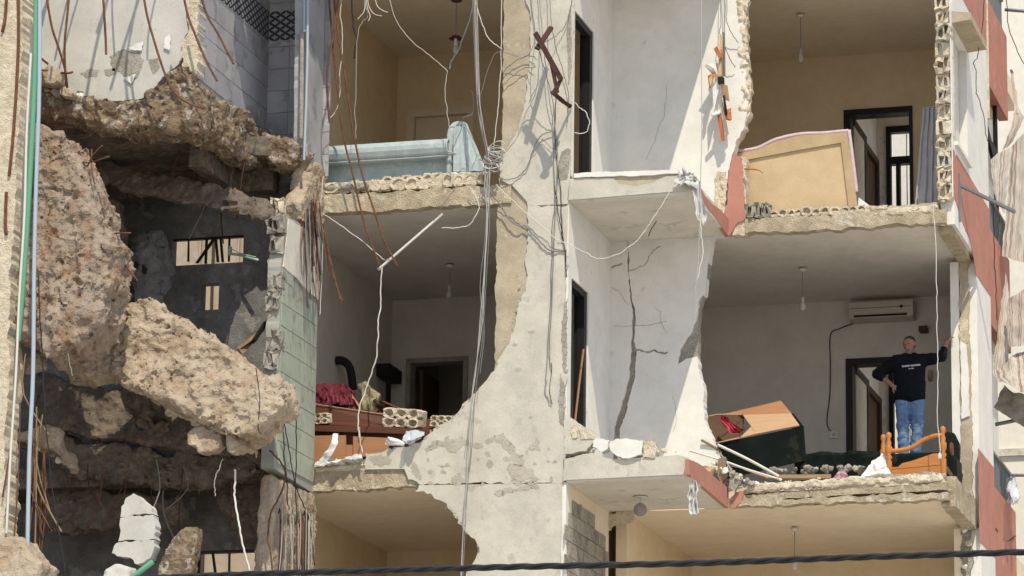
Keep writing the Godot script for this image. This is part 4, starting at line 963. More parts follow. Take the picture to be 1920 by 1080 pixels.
func build_side_wall():
	# side wall facing right; upper storey complete with a window under a concrete hood
	part("wall", holewall("x", -5.55, F2 - 0.35, ZM - 0.1, F3 + 2.0, XS, XS - 0.185, [[-3.62, 14.98, -2.45, 16.62]]), M.white, bld)
	part("wall", prism([ZM - 0.1, F2, ZM - 0.1, 16.9, ZM + 0.01, 16.9, ZM + 0.01, F2], "x", XS + 0.001, XS - 0.012, 0.004, 0.07, 130, [0]), M.white, bld)
	var wn := part("window", bx(XS - 0.15, 14.99, -3.61, XS - 0.11, 16.61, -2.46), M.grey_ceil, bld, "narrow side window closed by a pale shutter")
	part("shutter_rail", bx(XS - 0.112, 14.99, -3.05, XS - 0.09, 16.61, -3.0), M.grey_room, wn)
	part("sill", bx(XS - 0.1, 14.95, -3.66, XS + 0.05, 15.0, -2.44), M.white, wn)
	var hd := part("window_hood", prism([XS - 0.1, 16.62, XS + 0.26, 16.66, XS + 0.26, 16.76, XS - 0.1, 16.82], "z", -2.34, -3.75, 0.004, 0.1, 131), M.concrete, bld)
	# painted bands
	var k := 0
	for b in [[13.57, 14.85], [17.30, 18.58], [9.84, 11.12]]:
		var z0 := ZM - 0.02
		if b[0] < 13.0: z0 = -4.1
		if b[0] == 13.57:
			part("painted_band", prism([-5.55, b[0], -4.15, b[0], -4.0, b[0] + 0.18, -3.6, 13.95, -3.1, 14.0, -2.7, 14.1, z0, 14.2, z0, b[1], -5.55, b[1]], "x", XS + 0.005, XS + 0.0005, 0.01, 0.06, 140 + k, [0, 7, 8]), M.pink, bld)
		else:
			part("painted_band", prism([-5.55, b[0], z0, b[0], z0, b[1], -5.55, b[1]], "x", XS + 0.005, XS + 0.0005, 0.006, 0.06, 140 + k, [0, 2, 3]), M.pink, bld)
		k += 1
	# edge beam of the slabs running back along the open side
	for u in [U1, U2]:
		var e := part("edge_beam", prism([ZM - 0.17, u - 0.06, ZM - 0.17, u + 0.34, -4.2, u + 0.34, -4.2, u - 0.06], "x", XS - 0.05, XS - 0.24, 0.012, 0.06, 150 + int(u)), M.slab, bld)
		for j in 7:
			part("board_mark", prism([ZM - 0.2 - j * 0.27, u - 0.068, ZM - 0.42 - j * 0.27, u - 0.068, ZM - 0.42 - j * 0.27, u - 0.055, ZM - 0.2 - j * 0.27, u - 0.055], "x", XS - 0.06, XS - 0.23), M.concrete, e)
	# lower storey: wall end with its plaster, broken column, wall behind
	for lv in [[F1, U2 - 0.05], [F0, U1 - 0.05]]:
		part("wall", bx(XS - 0.2, lv[0] - 0.4, -4.24, XS, lv[1] + 0.1, -5.55), M.white, bld)
		part("wall_end", bx(5.088, lv[0] - 0.02, -4.2, 5.209, lv[1] - 0.0, -4.5), M.white if lv[0] == F1 else M.tan_ceil, bld)
	part("column", prism([5.216, 13.761, 5.341, 13.754, 5.341, 13.24, 5.346, 12.637, 5.359, 11.591, 5.356, 10.519, 5.21, 10.517, 5.208, 11.3, 5.214, 12.194, 5.211, 12.945], "z", -4.19, -4.3, 0.012, 0.05, 160), M.concrete, bld)
	part("flaked_patch", prism([5.212, 12.927, 5.279, 12.969, 5.33, 12.936, 5.333, 12.636, 5.288, 12.6, 5.215, 12.641], "z", -4.175, -4.195, 0.012, 0.03, 161), M.block, bld)
	part("plaster_skin", prism([5.222, 12.641, 5.303, 12.592, 5.326, 12.187, 5.331, 11.59, 5.22, 11.55], "z", -4.165, -4.195, 0.006, 0.04, 162), M.white, bld)
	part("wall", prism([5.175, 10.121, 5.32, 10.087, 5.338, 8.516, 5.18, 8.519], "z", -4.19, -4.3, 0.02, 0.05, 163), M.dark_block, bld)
	var rb := part("broken_wall", prism([5.184, 10.521, 5.345, 10.567, 5.345, 10.075, 5.265, 10.115, 5.225, 10.336], "z", -4.17, -4.3, 0.02, 0.04, 164), M.block, bld)
	for j in 7: inst("block", g_bl[j % 5], [M.white, M.block, M.bare][j % 3], rb, Transform3D(Basis.from_euler(Vector3(j, j * 1.3, j)).scaled(Vector3.ONE * (0.1 + 0.03 * (j % 3))), Vector3(5.26, 10.478, -4.15) + Vector3(0.04 * sin(j * 2.0), -0.16 * j, 0.01)))
	for j in 9: inst("block", g_bl[(j + 2) % 5], [M.bare, M.white][j % 2], bld, Transform3D(Basis.from_euler(Vector3(j, j * 1.7, j)).scaled(Vector3.ONE * (0.1 + 0.04 * (j % 3))), Vector3(XS - 0.12 + 0.05 * sin(j * 2.7), F2 - 0.06 - 0.06 * (j % 2), ZM + 0.0 - 0.18 * j)))
	# loggia behind: parapets, railings, back wall coloured dark for the shaded opening
	for b in [[9.84 - 0.4, 10.87, 0], [13.2, 14.6, 1], [16.79, 18.1, 2]]:
		part("parapet", bx(XS - 0.15, b[0], -5.56, XS - 0.01, b[1], -7.75 if b[2] != 1 else -7.6), M.pink, bld)
		part("floor_slab", bx(XS - 0.8, b[0] + 0.02, -6.71, XS - 0.16, b[0] + 0.3, -7.7), M.grey_ceil, bld)
		var rl := part("railing", bx(XS - 0.1, b[1] + 0.5, -5.58, XS - 0.03, b[1] + 0.54, -7.6), M.wire_grey, bld, "grey metal railing on the loggia parapet")
		for j in 15: part("baluster", prism([-5.62 - j * 0.135, b[1], -5.67 - j * 0.135, b[1], -5.67 - j * 0.135, b[1] + 0.5, -5.62 - j * 0.135, b[1] + 0.5], "x", XS - 0.05 - 0.0, XS - 0.07), M.steel, rl)
	part("wall", bx(XS - 0.36, F0, -5.56, XS - 0.2, F3 + 2, -6.7), M.dusty_shade_wall, bld)
	part("wall", bx(XS - 0.36, F0, -6.7, XS - 0.2, F3 + 2, -6.95), M.dusty_shade_wall, bld)
	part("corner_trim", bx(XS - 0.02, 16.2, -5.552, XS + 0.03, 18.4, -5.6, 0.01), M.block, bld)
	var wf := part("window", bx(XS - 0.12, 14.8, -5.75, XS - 0.06, 16.78, -5.82), M.frame, bld, "dark bent window frame in the loggia opening")
	part("stile", bx(XS - 0.12, 14.8, -6.9, XS - 0.06, 16.78, -6.98), M.frame, wf)
	part("rail", bx(XS - 0.12, 16.0, -5.83, XS - 0.06, 16.1, -6.89), M.frame, wf)
	part("rail", board([XS - 0.05, 16.3, -5.7, XS - 0.05, 16.15, -5.7, XS - 0.0, 15.35, -7.2, XS - 0.0, 15.5, -7.2], 0.05), M.frame, wf)
	part("pane", bx(XS - 0.095, 14.8, -5.83, XS - 0.09, 16.0, -6.89), M.glass, wf)

func build_wing():
	# torn left wing, in front of the left rooms
	# stub wall with green tiles, its broken front end of hollow blocks
	var stub := part("wall", prism([1.245, 13.492, -0.038, 13.563, -0.063, 10.073, 1.488, 10.12, 1.433, 11.364, 1.453, 12.765], "x", XL - 0.014, XL - 0.19, 0.012, 0.06, 200, [2]), M.grout, bld, "wall stub with pale green tiles")
	tiles(stub, "x", [1.42, 12.772, 0.957, 12.741, 0.463, 12.678, 0.007, 12.676, 0.01, 10.081, 1.474, 10.109, 1.461, 11.358], 0.0, 1.5, 9.9, 13.2, 0.2, 0.3, XL - 0.013, [M.green_tile, M.green_tile2], 5)
	part("plaster_skin", prism([1.25, 13.454, -0.014, 13.497, -0.016, 12.667, 0.463, 12.678, 0.959, 12.755, 1.399, 12.777], "x", XL + 0.006, XL - 0.013, 0.01, 0.05, 201), M.offwhite, bld)
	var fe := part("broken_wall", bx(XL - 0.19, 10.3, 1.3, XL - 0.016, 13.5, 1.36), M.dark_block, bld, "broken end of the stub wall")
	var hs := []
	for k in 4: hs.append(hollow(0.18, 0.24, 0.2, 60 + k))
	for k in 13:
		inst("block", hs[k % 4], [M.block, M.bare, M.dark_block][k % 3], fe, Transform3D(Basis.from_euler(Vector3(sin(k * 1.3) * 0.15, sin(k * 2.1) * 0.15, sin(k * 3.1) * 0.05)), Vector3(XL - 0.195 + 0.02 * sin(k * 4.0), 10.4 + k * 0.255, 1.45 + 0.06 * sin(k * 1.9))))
	# below: torn concrete
	part("broken_slab", rock([1.369, 10.061, -0.181, 10.06, -0.265, 8.522, 1.493, 8.267, 1.507, 9.556], "x", XL - 0.12, 0.11, 0.05, 0.03, 203), M.rubble, bld)
	# junction above the stub: mangled concrete
	part("broken_slab", rock([0.459, 14.46, -0.152, 14.515, -0.158, 13.888, -0.1, 13.521, 0.769, 13.542, 0.874, 13.768, 0.556, 14.069], "x", XL - 0.1, 0.13, 0.04, 0.04, 204), M.rubble, bld)
	# upper stub: painted wall end
	part("wall", prism([0.743, 17.337, 0.082, 17.405, -0.028, 14.406, 0.28, 14.397, 0.592, 14.481, 0.664, 15.872], "x", XL, XL - 0.19, 0.01, 0.06, 205, [0, 1]), M.tile, bld)
	# bathroom: left wall, back wall, tiles, printed border
	var bw := part("wall", prism([2.725, 17.03, 0.132, 17.301, -0.078, 14.939, 0.755, 14.847, 1.469, 14.842, 2.124, 14.842, 2.485, 14.952], "x", -3.49, -3.66, 0.01, 0.06, 206, [0, 1]), M.grout, bld, "grey tiled bathroom wall")
	tiles(bw, "x", [2.724, 17.102, 0.123, 17.304, -0.087, 14.94, 0.749, 14.87, 1.443, 14.864, 2.158, 14.867, 2.519, 14.976], -0.02, 2.62, 14.4, 17.6, 0.33, 0.31, -3.489, [M.tile, M.tile2], 6)
	var bk := part("wall", bx(-3.48, 14.3, -0.01, XL - 0.2, 17.6, -0.15), M.grout, bld, "grey tiled bathroom back wall")
	tiles(bk, "z", [-3.5, 14.3, XL, 14.3, XL, 17.6, -3.5, 17.6], -3.47, XL - 0.2, 14.35, 17.5, 0.3, 0.31, -0.01, [M.tile, M.tile2], 7)
	var pm := PlaneMesh.new(); pm.size = Vector2(0.62, 0.42); pm.orientation = PlaneMesh.FACE_Z
	var bo := MeshInstance3D.new(); bo.name = "border_tile"; bo.mesh = pm; bo.material_override = M.border; bk.add_child(bo, true)
	bo.position = Vector3(-3.16, 16.506, 0.006) - gpos(bk)
	var pm2 := PlaneMesh.new(); pm2.size = Vector2(2.5, 0.42); pm2.orientation = PlaneMesh.FACE_X
	var bo2 := MeshInstance3D.new(); bo2.name = "border_tile"; bo2.mesh = pm2
	var mb2: StandardMaterial3D = M.border.duplicate(); mb2.uv1_scale = Vector3(4, 1, 1); bo2.material_override = mb2; bw.add_child(bo2, true)
	bo2.position = Vector3(-3.472, 16.506, 1.28) - gpos(bw)
	# white wall of the front room
	part("wall", prism([-5.855, 17.256, -3.63, 17.074, -3.607, 16.06, -3.613, 15.63, -3.696, 15.522, -3.624, 15.345, -3.728, 15.21, -3.898, 15.079, -4.038, 14.911, -4.186, 14.771, -4.698, 14.763, -5.07, 14.831, -5.376, 15.038, -5.752, 15.136], "z", 2.63, 2.45, 0.012, 0.05, 210, [0, 1]), M.greywall, bld, "sunlit pale wall of the torn left wing")
	for q in [[-5.084, 15.175, -4.975, 15.225, -4.827, 15.2, -4.845, 15.123, -5.007, 15.112], [-4.687, 15.384, -4.542, 15.446, -4.27, 15.426, -4.206, 15.3, -4.258, 15.139, -4.375, 14.969, -4.445, 15.045, -4.507, 15.135, -4.642, 15.187], [-4.147, 15.296, -4.016, 15.315, -3.982, 15.191, -4.066, 15.09, -4.113, 15.179], [-4.753, 15.21, -4.606, 15.221, -4.595, 15.127, -4.713, 15.121]]:
		part("flaked_patch", prism(q, "z", 2.634, 2.626, 0.014, 0.03, 211 + int(q[0] * 100)), M.bare, bld)
	for q in [[[-4.426, 15.468, -4.223, 15.54, -4.233, 15.419, -4.351, 15.434], 0.03], [[-3.917, 15.575, -3.846, 15.627, -3.852, 15.391, -3.926, 15.432], 0.04], [[-4.469, 15.077, -4.301, 15.101, -4.362, 14.977], 0.03]]:
		part("paint_flake", prism(q[0], "z", 2.66, 2.652, 0.01, 0.03, 217), M.sheet, bld)
	part("broken_wall", prism([-3.626, 17.063, -3.508, 17.053, -3.47, 15.611, -3.458, 15.097, -3.541, 14.975, -3.648, 15.124, -3.69, 15.455, -3.607, 15.592], "z", 2.66, 2.4, 0.02, 0.04, 219), M.block, bld)
	# torn floor of the upper storey
	part("broken_slab", rock([-5.805, 14.997, -5.583, 15.017, -5.171, 14.903, -4.722, 14.73, -4.134, 14.676, -3.922, 14.832, -3.678, 15.1, -3.554, 15.077, -3.4, 14.832, -3.247, 14.575, -3.278, 14.239, -3.536, 14.199, -3.901, 14.293, -4.337, 14.279, -4.707, 14.388, -5.228, 14.536, -5.788, 14.644], "z", 2.6, 0.32, 0.036, 0.075, 220), M.brown_slab, bld)
	part("broken_slab", rock([2.456, 14.925, 1.945, 14.895, 1.147, 14.942, 0.32, 14.955, -0.526, 15.064, -1.135, 15.156, -1.341, 14.831, -0.146, 14.481, 0.887, 14.336, 1.889, 14.308, 2.365, 14.389], "x", -3.5, 0.16, 0.036, 0.075, 221), M.brown_slab, bld)
	part("broken_slab", rock([-3.207, 14.734, -2.868, 14.639, -2.665, 14.553, -2.704, 14.395, -2.931, 14.278, -3.196, 14.389], "z", 0.6, 0.25, 0.036, 0.07, 222), M.brown_slab, bld)
	part("ceiling", prism([-7.5, -0.3, -7.5, 2.35, -3.95, 2.35, -3.75, 1.9, -3.45, 1.5, -3.3, 1.0, -3.0, 0.7, XL - 0.2, 0.45, XL - 0.2, -0.3], "y", 14.44, 14.7, 0.05, 0.1, 237, [0, 1, 7, 8]), M.earth_shade, bld)
	part("beam", bx(-3.9, 14.1, 1.7, -3.7, 14.43, 0.41), M.earth_shade, bld)
	part("beam", bx(-6.6, 14.1, 0.4, -3.21, 14.43, 0.15), M.earth_shade, bld)
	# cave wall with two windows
	part("wall", holewall("z", -7.5, F1 - 0.2, XL - 0.2, 14.46, -0.1, -0.28, [[-4.808, 13.262, -3.783, 13.64], [-4.363, 12.627, -4.111, 12.995]]), M.dusty_shade_wall, bld)
	var wn := part("window", bx(-4.827, 13.616, -0.13, -3.802, 13.653, -0.17), M.frame, bld, "long broken window in the grey cavity wall")
	for q in [[[-4.35, 13.64, -0.15, -4.319, 13.639, -0.15, -4.322, 13.284, -0.15, -4.353, 13.285, -0.15]], [[-4.25, 13.627, -0.15, -4.219, 13.603, -0.15, -4.445, 13.298, -0.15, -4.483, 13.3, -0.15]], [[-4.22, 13.633, -0.15, -4.189, 13.631, -0.15, -4.147, 13.296, -0.15, -4.178, 13.298, -0.15]], [[-4.151, 13.629, -0.15, -4.12, 13.628, -0.15, -4.078, 13.293, -0.15, -4.109, 13.294, -0.15]], [[-4.021, 13.629, -0.15, -3.998, 13.628, -0.15, -3.995, 13.295, -0.15, -4.018, 13.297, -0.15]], [[-4.603, 13.655, -0.15, -4.588, 13.654, -0.15, -4.576, 13.327, -0.15, -4.599, 13.328, -0.15]]]:
		part("bar", board(q[0], 0.03), M.frame, wn)
	# sagging slabs and torn partitions inside the cavity
	for q in [[[-6.283, 11.691, -5.666, 11.448, -4.76, 11.265, -4.23, 10.994, -3.557, 10.72, -2.966, 10.486, -2.922, 10.261, -3.693, 10.41, -4.433, 10.53, -5.332, 10.679, -6.17, 10.933], 1.0, 0.1, 241, M.earth_shade, -0.3], [[-5.415, 14.428, -4.499, 14.189, -3.595, 13.938, -2.846, 13.606, -2.78, 13.366, -3.732, 13.615, -4.636, 13.856, -5.4, 14.098], 1.3, 0.07, 242, M.earth_shade, -0.4], [[-5.236, 13.602, -4.75, 13.633, -4.578, 13.111, -4.658, 12.446, -4.988, 12.39, -5.18, 12.982], 0.45, 0.05, 243, M.dusty_shade_wall, -0.1], [[-5.88, 14.175, -5.178, 13.912, -5.078, 13.318, -5.157, 12.666, -5.8, 12.407], 0.7, 0.08, 244, M.earth_shade, 0.2], [[-6.252, 10.172, -5.196, 10.063, -4.228, 9.958, -4.071, 9.672, -4.43, 9.44, -5.026, 9.565, -5.768, 9.484, -6.224, 9.605], 0.7, 0.1, 245, M.earth_shade, -0.3], [[-3.91, 10.28, -3.246, 10.185, -3.018, 9.897, -3.039, 9.411, -3.437, 9.341, -3.743, 9.713], 0.5, 0.08, 246, M.earth_shade, 0.0]]:
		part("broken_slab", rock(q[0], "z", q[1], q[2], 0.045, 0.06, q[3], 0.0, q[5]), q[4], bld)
	var gr := RandomNumberGenerator.new(); gr.seed = 41
	for i in 22:
		var p: Vector3 = Vector3(gr.randf_range(-5.6, -3.1), 14.42, gr.randf_range(0.3, 1.6)) if i < 12 else Vector3(gr.randf_range(-5.4, -3.1), U1 + 0.1, gr.randf_range(0.8, 2.0))
		var ln := gr.randf_range(0.3, 1.1)
		part("rebar", tube(PackedVector3Array([p, p + Vector3(gr.randf_range(-0.1, 0.1), -ln * 0.5, 0.05), p + Vector3(gr.randf_range(-0.3, 0.3), -ln, gr.randf_range(-0.1, 0.3))]), gr.randf_range(0.005, 0.012), -1, 5, 3), [M.rust, M.rust_dark, M.wire_grey][i % 3], bld)
	# cave floor and the one below
	part("floor_slab", bx(-7.5, U1, 0.9, XL - 0.2, F1 - 0.1, -0.3), M.earth_shade, bld)
	part("broken_slab", rock([-6.468, 10.824, -6.017, 10.891, -5.789, 10.839, -5.554, 10.624, -5.029, 10.582, -4.209, 10.451, -3.401, 10.433, -2.961, 10.332, -2.919, 10.171, -3.388, 10.049, -4.192, 10.008, -5.009, 10.108, -5.611, 10.236, -6.076, 10.538, -6.46, 10.66], "z", 1.0, 0.14, 0.045, 0.09, 225), M.earth_shade, bld)
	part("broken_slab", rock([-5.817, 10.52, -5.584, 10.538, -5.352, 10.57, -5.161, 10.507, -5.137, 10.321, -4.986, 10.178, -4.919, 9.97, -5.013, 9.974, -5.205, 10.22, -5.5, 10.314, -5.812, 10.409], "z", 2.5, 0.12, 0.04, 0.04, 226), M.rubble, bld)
	part("wall", holewall("z", -7.5, F0 - 0.5, XL - 0.2, U1 + 0.05, -0.1, -0.28, [[-4.3, 7.5, -3.421, 9.368]]), M.dusty_shade_wall, bld)
	var w2 := part("window", bx(-4.319, 9.334, -0.12, -3.439, 9.376, -0.2), M.brown_frame, bld, "window below the dark cavity")
	part("bar", board([-4.301, 9.369, -0.15, -4.264, 9.368, -0.15, -4.269, 8.9, -0.15, -4.306, 8.901, -0.15], 0.03), M.frame, w2)
	part("bar", board([-4.114, 9.363, -0.15, -4.084, 9.362, -0.15, -4.037, 9.091, -0.15, -4.066, 9.078, -0.15], 0.03), M.frame, w2)
	part("bar", board([-3.875, 9.355, -0.15, -3.852, 9.355, -0.15, -3.844, 8.888, -0.15, -3.866, 8.888, -0.15], 0.03), M.frame, w2)
	part("floor_slab", bx(-7.5, F0 - 0.6, 3.0, XL - 0.2, F0 - 0.3, -0.3), M.earth_shade, bld)
	part("wall", bx(-7.7, F0, 3.4, -7.5, F3, -0.3), M.earth_shade, bld)
	# unseen rest of the wing, added to keep light out of the cavity
	part("wall", bx(-8.2, 0, 5.2, -7.9, F3 + 2.0, -0.3), M.block, bld)
	part("floor_slab", bx(-8.0, 7.2, 3.6, XL - 0.3, 7.5, -0.3), M.earth_shade, bld)
	# far left column with rusted bars
	var co := part("column", prism([-6.126, 16.812, -5.404, 16.753, -5.298, 15.05, -5.29, 14.144, -5.297, 13.42, -5.293, 12.631, -5.306, 11.884, -5.272, 10.94, -5.271, 10.072, -5.129, 6.999, -5.603, 7.009], "z", 4.0, 3.6, 0.02, 0.05, 230, [0, 9]), M.block, bld, "torn column with rusty bars at the left")
	for q in [[-5.396, 16.036, 4.02, -5.347, 15.328, 4.02, -5.341, 14.628, 4.02, -5.357, 13.935, 4.02, -5.383, 13.454, 4.02], [-5.535, 16.047, 4.02, -5.54, 15.553, 4.02, -5.573, 15.344, 4.02], [-5.409, 13.249, 4.02, -5.402, 12.838, 4.02, -5.381, 12.7, 4.02]]:
		part("rebar", tube(p3(q), 0.02), M.rust, co)
	# pipes on the end of the upper stub
	for q in [[[-2.709, 17.022, 0.8, -2.683, 16.128, 0.8], M.blue_pipe, 0.025], [[-2.657, 17.011, 0.82, -2.626, 15.674, 0.82, -2.632, 14.358, 0.82], M.blue_pipe, 0.018], [[-2.738, 16.147, 0.75, -2.703, 14.673, 0.75], M.bare, 0.03]]:
		part("drain_pipe", tube(p3(q[0]), q[2], -1, 8, 3), q[1], bld)

	# storey above, outside the view: its torn floor, wall stub and bars shade the wing
	for q in [[-3.75, -0.1, -2.1, -0.1, -2.0, 1.2, -2.2, 1.75, -2.7, 1.9, -3.1, 1.6, -3.75, 1.3], [-3.1, 2.0, -2.4, 1.98, -2.2, 2.3, -2.9, 2.45]]:
		part("broken_slab", prism(q, "y", U3 + 0.38, U3 + 0.1, 0.06, 0.12, 238), M.brown_slab, bld)
	part("wall", prism([0.0, F3, 2.0, F3, 2.6, F3 + 1.2, 2.85, F3 + 1.6, 2.85, F3 + 3.4, 0.0, F3 + 3.4], "x", XL, XL - 0.19, 0.02, 0.1, 239, [5]), M.tile, bld)
	var g := RandomNumberGenerator.new(); g.seed = 99
	part("broken_slab", prism([-6.8, 2.45, -3.6, 2.45, -3.7, 2.75, -4.6, 2.62, -5.4, 2.8, -6.2, 2.66, -6.8, 2.75], "y", U3 + 0.38, U3 + 0.12, 0.05, 0.1, 240), M.brown_slab, bld)
	for i in 17:
		var a := Vector3(-6.3 + i * 0.17 + g.randf_range(-0.08, 0.08), U3 + 0.25, 2.68)
		var z := g.randf_range(0.6, 1.5); var dn := g.randf_range(0.3, 1.3); var sx := g.randf_range(-0.35, 0.35)
		part("rebar", tube(PackedVector3Array([a, a + Vector3(sx * 0.3, 0.0, z * 0.6), a + Vector3(sx * 0.6, -dn * 0.4, z), a + Vector3(sx, -dn, z * 1.05)]), g.randf_range(0.012, 0.022), -1, 6, 4), M.rust, bld)

func build_surroundings():
	struct("ground", bx(-150, -0.2, 120, 150, 0.0, -150), M.ground)
	struct("road", bx(-150, 0.004, 70, 150, 0.02, 58), M.asphalt)
	var rb := thing("rear_building", "beige boarded building glimpsed through the windows of the dark cavity", "building", Vector3(-6, 0, -24))
	part("wall", bx(-30, 0, -22, -4.5, 26, -26), M.rear, rb)
	var rc := thing("rear_building", "near white building seen through the corridor windows of the right rooms", "building", Vector3(6, 0, -18))
	part("wall", bx(-4, 0, -15.5, 18, 26, -19), M.pale, rc)
	for k in 4: part("ledge", bx(-4, 6 + k * 3.6, -15.44, 18, 6.12 + k * 3.6, -15.5), M.offwhite, rc)
	for k in 40: part("rib", bx(-24 + k * 0.48 + 0.12 * sin(k * 2.0), 0, -21.93, -23.96 + k * 0.48 + 0.12 * sin(k * 2.0), 26, -22.0), M.brown_frame if k % 3 == 0 else M.rear, rb)
	var nb := thing("neighbouring_building", "cream plastered building beyond the striped awnings", "building", Vector3(12, 0, -14))
	part("wall", bx(7.0, 0, -11, 20, 26, -20), M.neigh, nb)
	for k in 3:
		part("ledge", bx(6.95, 8.2 + k * 3.73, -10.95, 20, 8.32 + k * 3.73, -11.0), M.white, nb)
	part("corner_strip", bx(6.96, 0, -10.9, 7.2, 26, -11.0), M.white, nb)
	part("drain_pipe", tube(p3([7.5, 6, -10.8, 7.5, 22, -10.8]), 0.06, -1, 8, 1), M.blue_pipe, nb)

# ---------------------------------------------------------------- furniture and loose things
func merge(list: Array) -> ArrayMesh:
	var st := SurfaceTool.new(); st.begin(Mesh.PRIMITIVE_TRIANGLES)
	for m in list: st.append_from(m, 0, Transform3D.IDENTITY)
	return st.commit()

func build_furniture_left():
	# upper left room: pale blue sofa with its back to the street
	var s := thing("sofa", "pale blue sofa with a rolled back at the torn floor edge", "sofa", Vector3(-1.6, F2, -0.7))
	var x0: float = -2.848; var x1: float = -0.999
	var yt: float = 14.869
	var prof := [-0.46, F2 - 0.02, -0.45, F2 + 0.2, -0.45, yt - 0.25, -0.3, yt - 0.25, -0.25, yt - 0.21, -0.225, yt - 0.15, -0.225, yt - 0.09, -0.26, yt - 0.03, -0.34, yt, -0.5, yt, -0.6, yt - 0.08, -0.6, F2 - 0.02]
	part("backrest", prism(prof, "x", x1, x0), M.sofa, s)
	part("base", prism([-0.3, F2 - 0.02, -0.3, F2 + 0.14, -0.33, F2 + 0.17, -0.459, F2 + 0.18, -0.459, F2 - 0.02], "x", x1 + 0.01, x0), M.sofa, s)
	part("seat", bx(x0, F2, -0.605, x1, F2 + 0.42, -1.2, 0.05), M.sofa, s)
	part("piping", tube(p3([x0, yt - 0.25, -0.28, x1 - 0.02, yt - 0.25, -0.28, x1, yt - 0.2, -0.235, x1, yt - 0.08, -0.225, x1, yt - 0.01, -0.33]), 0.012), M.sofa, s)
	part("armrest", board([-1.008, 15.076, -0.45, -0.86, 15.108, -0.6, -0.566, 14.425, -0.5, -0.965, 14.38, -0.35], 0.16), M.sofa, s)
	part("armrest_roll", tube(p3([-0.99, 14.369, -0.36, -1.004, 14.869, -0.4, -0.994, 15.074, -0.5, -0.875, 15.103, -0.55, -0.813, 14.987, -0.55, -0.559, 14.426, -0.45]), 0.05, -1, 8), M.sofa, s)
	part("loose_cover", cloth([[-0.918, 15.028, -0.3, -0.79, 15.046, -0.42], [-0.922, 14.771, -0.28, -0.676, 14.774, -0.4], [-0.909, 14.382, -0.26, -0.517, 14.399, -0.36]], 14, 14, 0.02, 3.0, 4), M.sofa, s)
	# lower left room: collapsed cabinet
	var c := thing("collapsed_cabinet", "collapsed brown wooden cabinet with orange drawer fronts", "cabinet", Vector3(-1.9, F1, -0.8))
	part("top_board", board([-2.821, 11.061, -0.35, -1.973, 10.99, -0.35, -1.106, 10.921, -0.4, -2.819, 11.01, -0.35], 0.5), M.brown_wood, c)
	part("top_board", prism([-2.818, 11.037, -1.809, 10.973, -1.016, 10.898, -1.015, 10.827, -1.807, 10.888, -2.816, 10.957], "z", -0.3, -0.75), M.brown_wood, c)
	part("drawer_front", prism([-2.821, 10.897, -2.345, 10.885, -2.337, 10.555, -2.811, 10.545], "z", -0.32, -0.36), M.orange_wood, c)
	part("drawer_front", prism([-2.245, 10.868, -1.757, 10.827, -1.752, 10.62, -2.237, 10.582], "z", -0.33, -0.37), M.orange_wood, c)
	part("divider", prism([-2.341, 10.76, -2.252, 10.756, -2.247, 10.556, -2.336, 10.545], "z", -0.34, -0.4), M.orange_wood, c)
	part("carcass", prism([-2.857, 10.968, -1.052, 10.866, -1.06, 10.525, -2.845, 10.551], "z", -0.42, -0.5), M.brown_wood, c)
	part("side_board", board([-2.881, 11.361, -0.5, -1.863, 11.173, -0.5, -1.889, 11.042, -0.45, -2.856, 11.075, -0.45], 0.03), M.brown_wood, c)
	part("side_board_edge", tube(p3([-2.874, 11.363, -0.48, -1.857, 11.176, -0.48]), 0.006, -1, 5, 1), M.ply, c)
	part("tilted_board", board([-2.68, 11.392, -0.7, -2.445, 11.523, -0.75, -2.243, 11.272, -0.7, -2.238, 11.223, -0.6], 0.02), M.brown_wood, c)
	part("tilted_board", board([-2.441, 11.521, -0.74, -2.411, 11.52, -0.74, -2.149, 11.219, -0.6, -2.194, 11.221, -0.6], 0.03), M.orange_wood, c)
	part("tilted_board", board([-2.118, 11.482, -0.9, -2.074, 11.48, -0.9, -1.318, 11.113, -0.6, -1.391, 11.101, -0.6], 0.03), M.brown_wood, c)
	part("tilted_board", board([-2.573, 11.544, -1, -2.088, 11.403, -0.95, -1.634, 11.156, -0.9, -2.531, 11.194, -0.9], 0.02), M.brown_wood, c)
	part("leg", prism([-2.16, 10.986, -2.138, 10.985, -2.135, 10.842, -2.157, 10.843], "z", -0.29, -0.33), M.ply, c)
	part("leg", prism([-1.174, 10.903, -1.152, 10.902, -1.157, 10.802, -1.172, 10.803], "z", -0.29, -0.33), M.ply, c)
	solo("rolled_mattress", merge([tube(p3([-2.258, 11.64, -0.72, -2.205, 11.561, -0.7, -2.055, 11.452, -0.66, -1.995, 11.427, -0.66]), 0.085, 0.07, 9), cloth([[-2.234, 11.643, -0.6, -2, 11.454, -0.58], [-2.216, 11.438, -0.56, -2.051, 11.38, -0.56], [-2.193, 11.255, -0.55, -1.999, 11.232, -0.55]], 10, 10, 0.02, 2.0, 8, 0.03)]), mk(Color(0.33, 0.31, 0.2), Color(0.22, 0.2, 0.12), {"size": 0.7, "stn": 0.4, "stc": Color(0.2, 0.09, 0.04)}), "torn yellow-green foam roll on the collapsed cabinet", "mattress")
	solo("maroon_blanket", cloth([[-3.029, 11.755, -0.9, -2.831, 11.702, -0.9, -2.637, 11.719, -0.95, -2.454, 11.638, -0.95], [-2.955, 11.572, -0.7, -2.745, 11.532, -0.66, -2.555, 11.536, -0.72, -2.371, 11.516, -0.8], [-2.916, 11.39, -0.6, -2.713, 11.37, -0.58, -2.511, 11.365, -0.6, -2.358, 11.393, -0.7]], 46, 16, 0.022, 9.0, 3, 0.05), M.maroon, "crumpled shiny maroon blanket on the collapsed cabinet", "blanket")
	# loose hollow blocks on the boards
	var hm := []
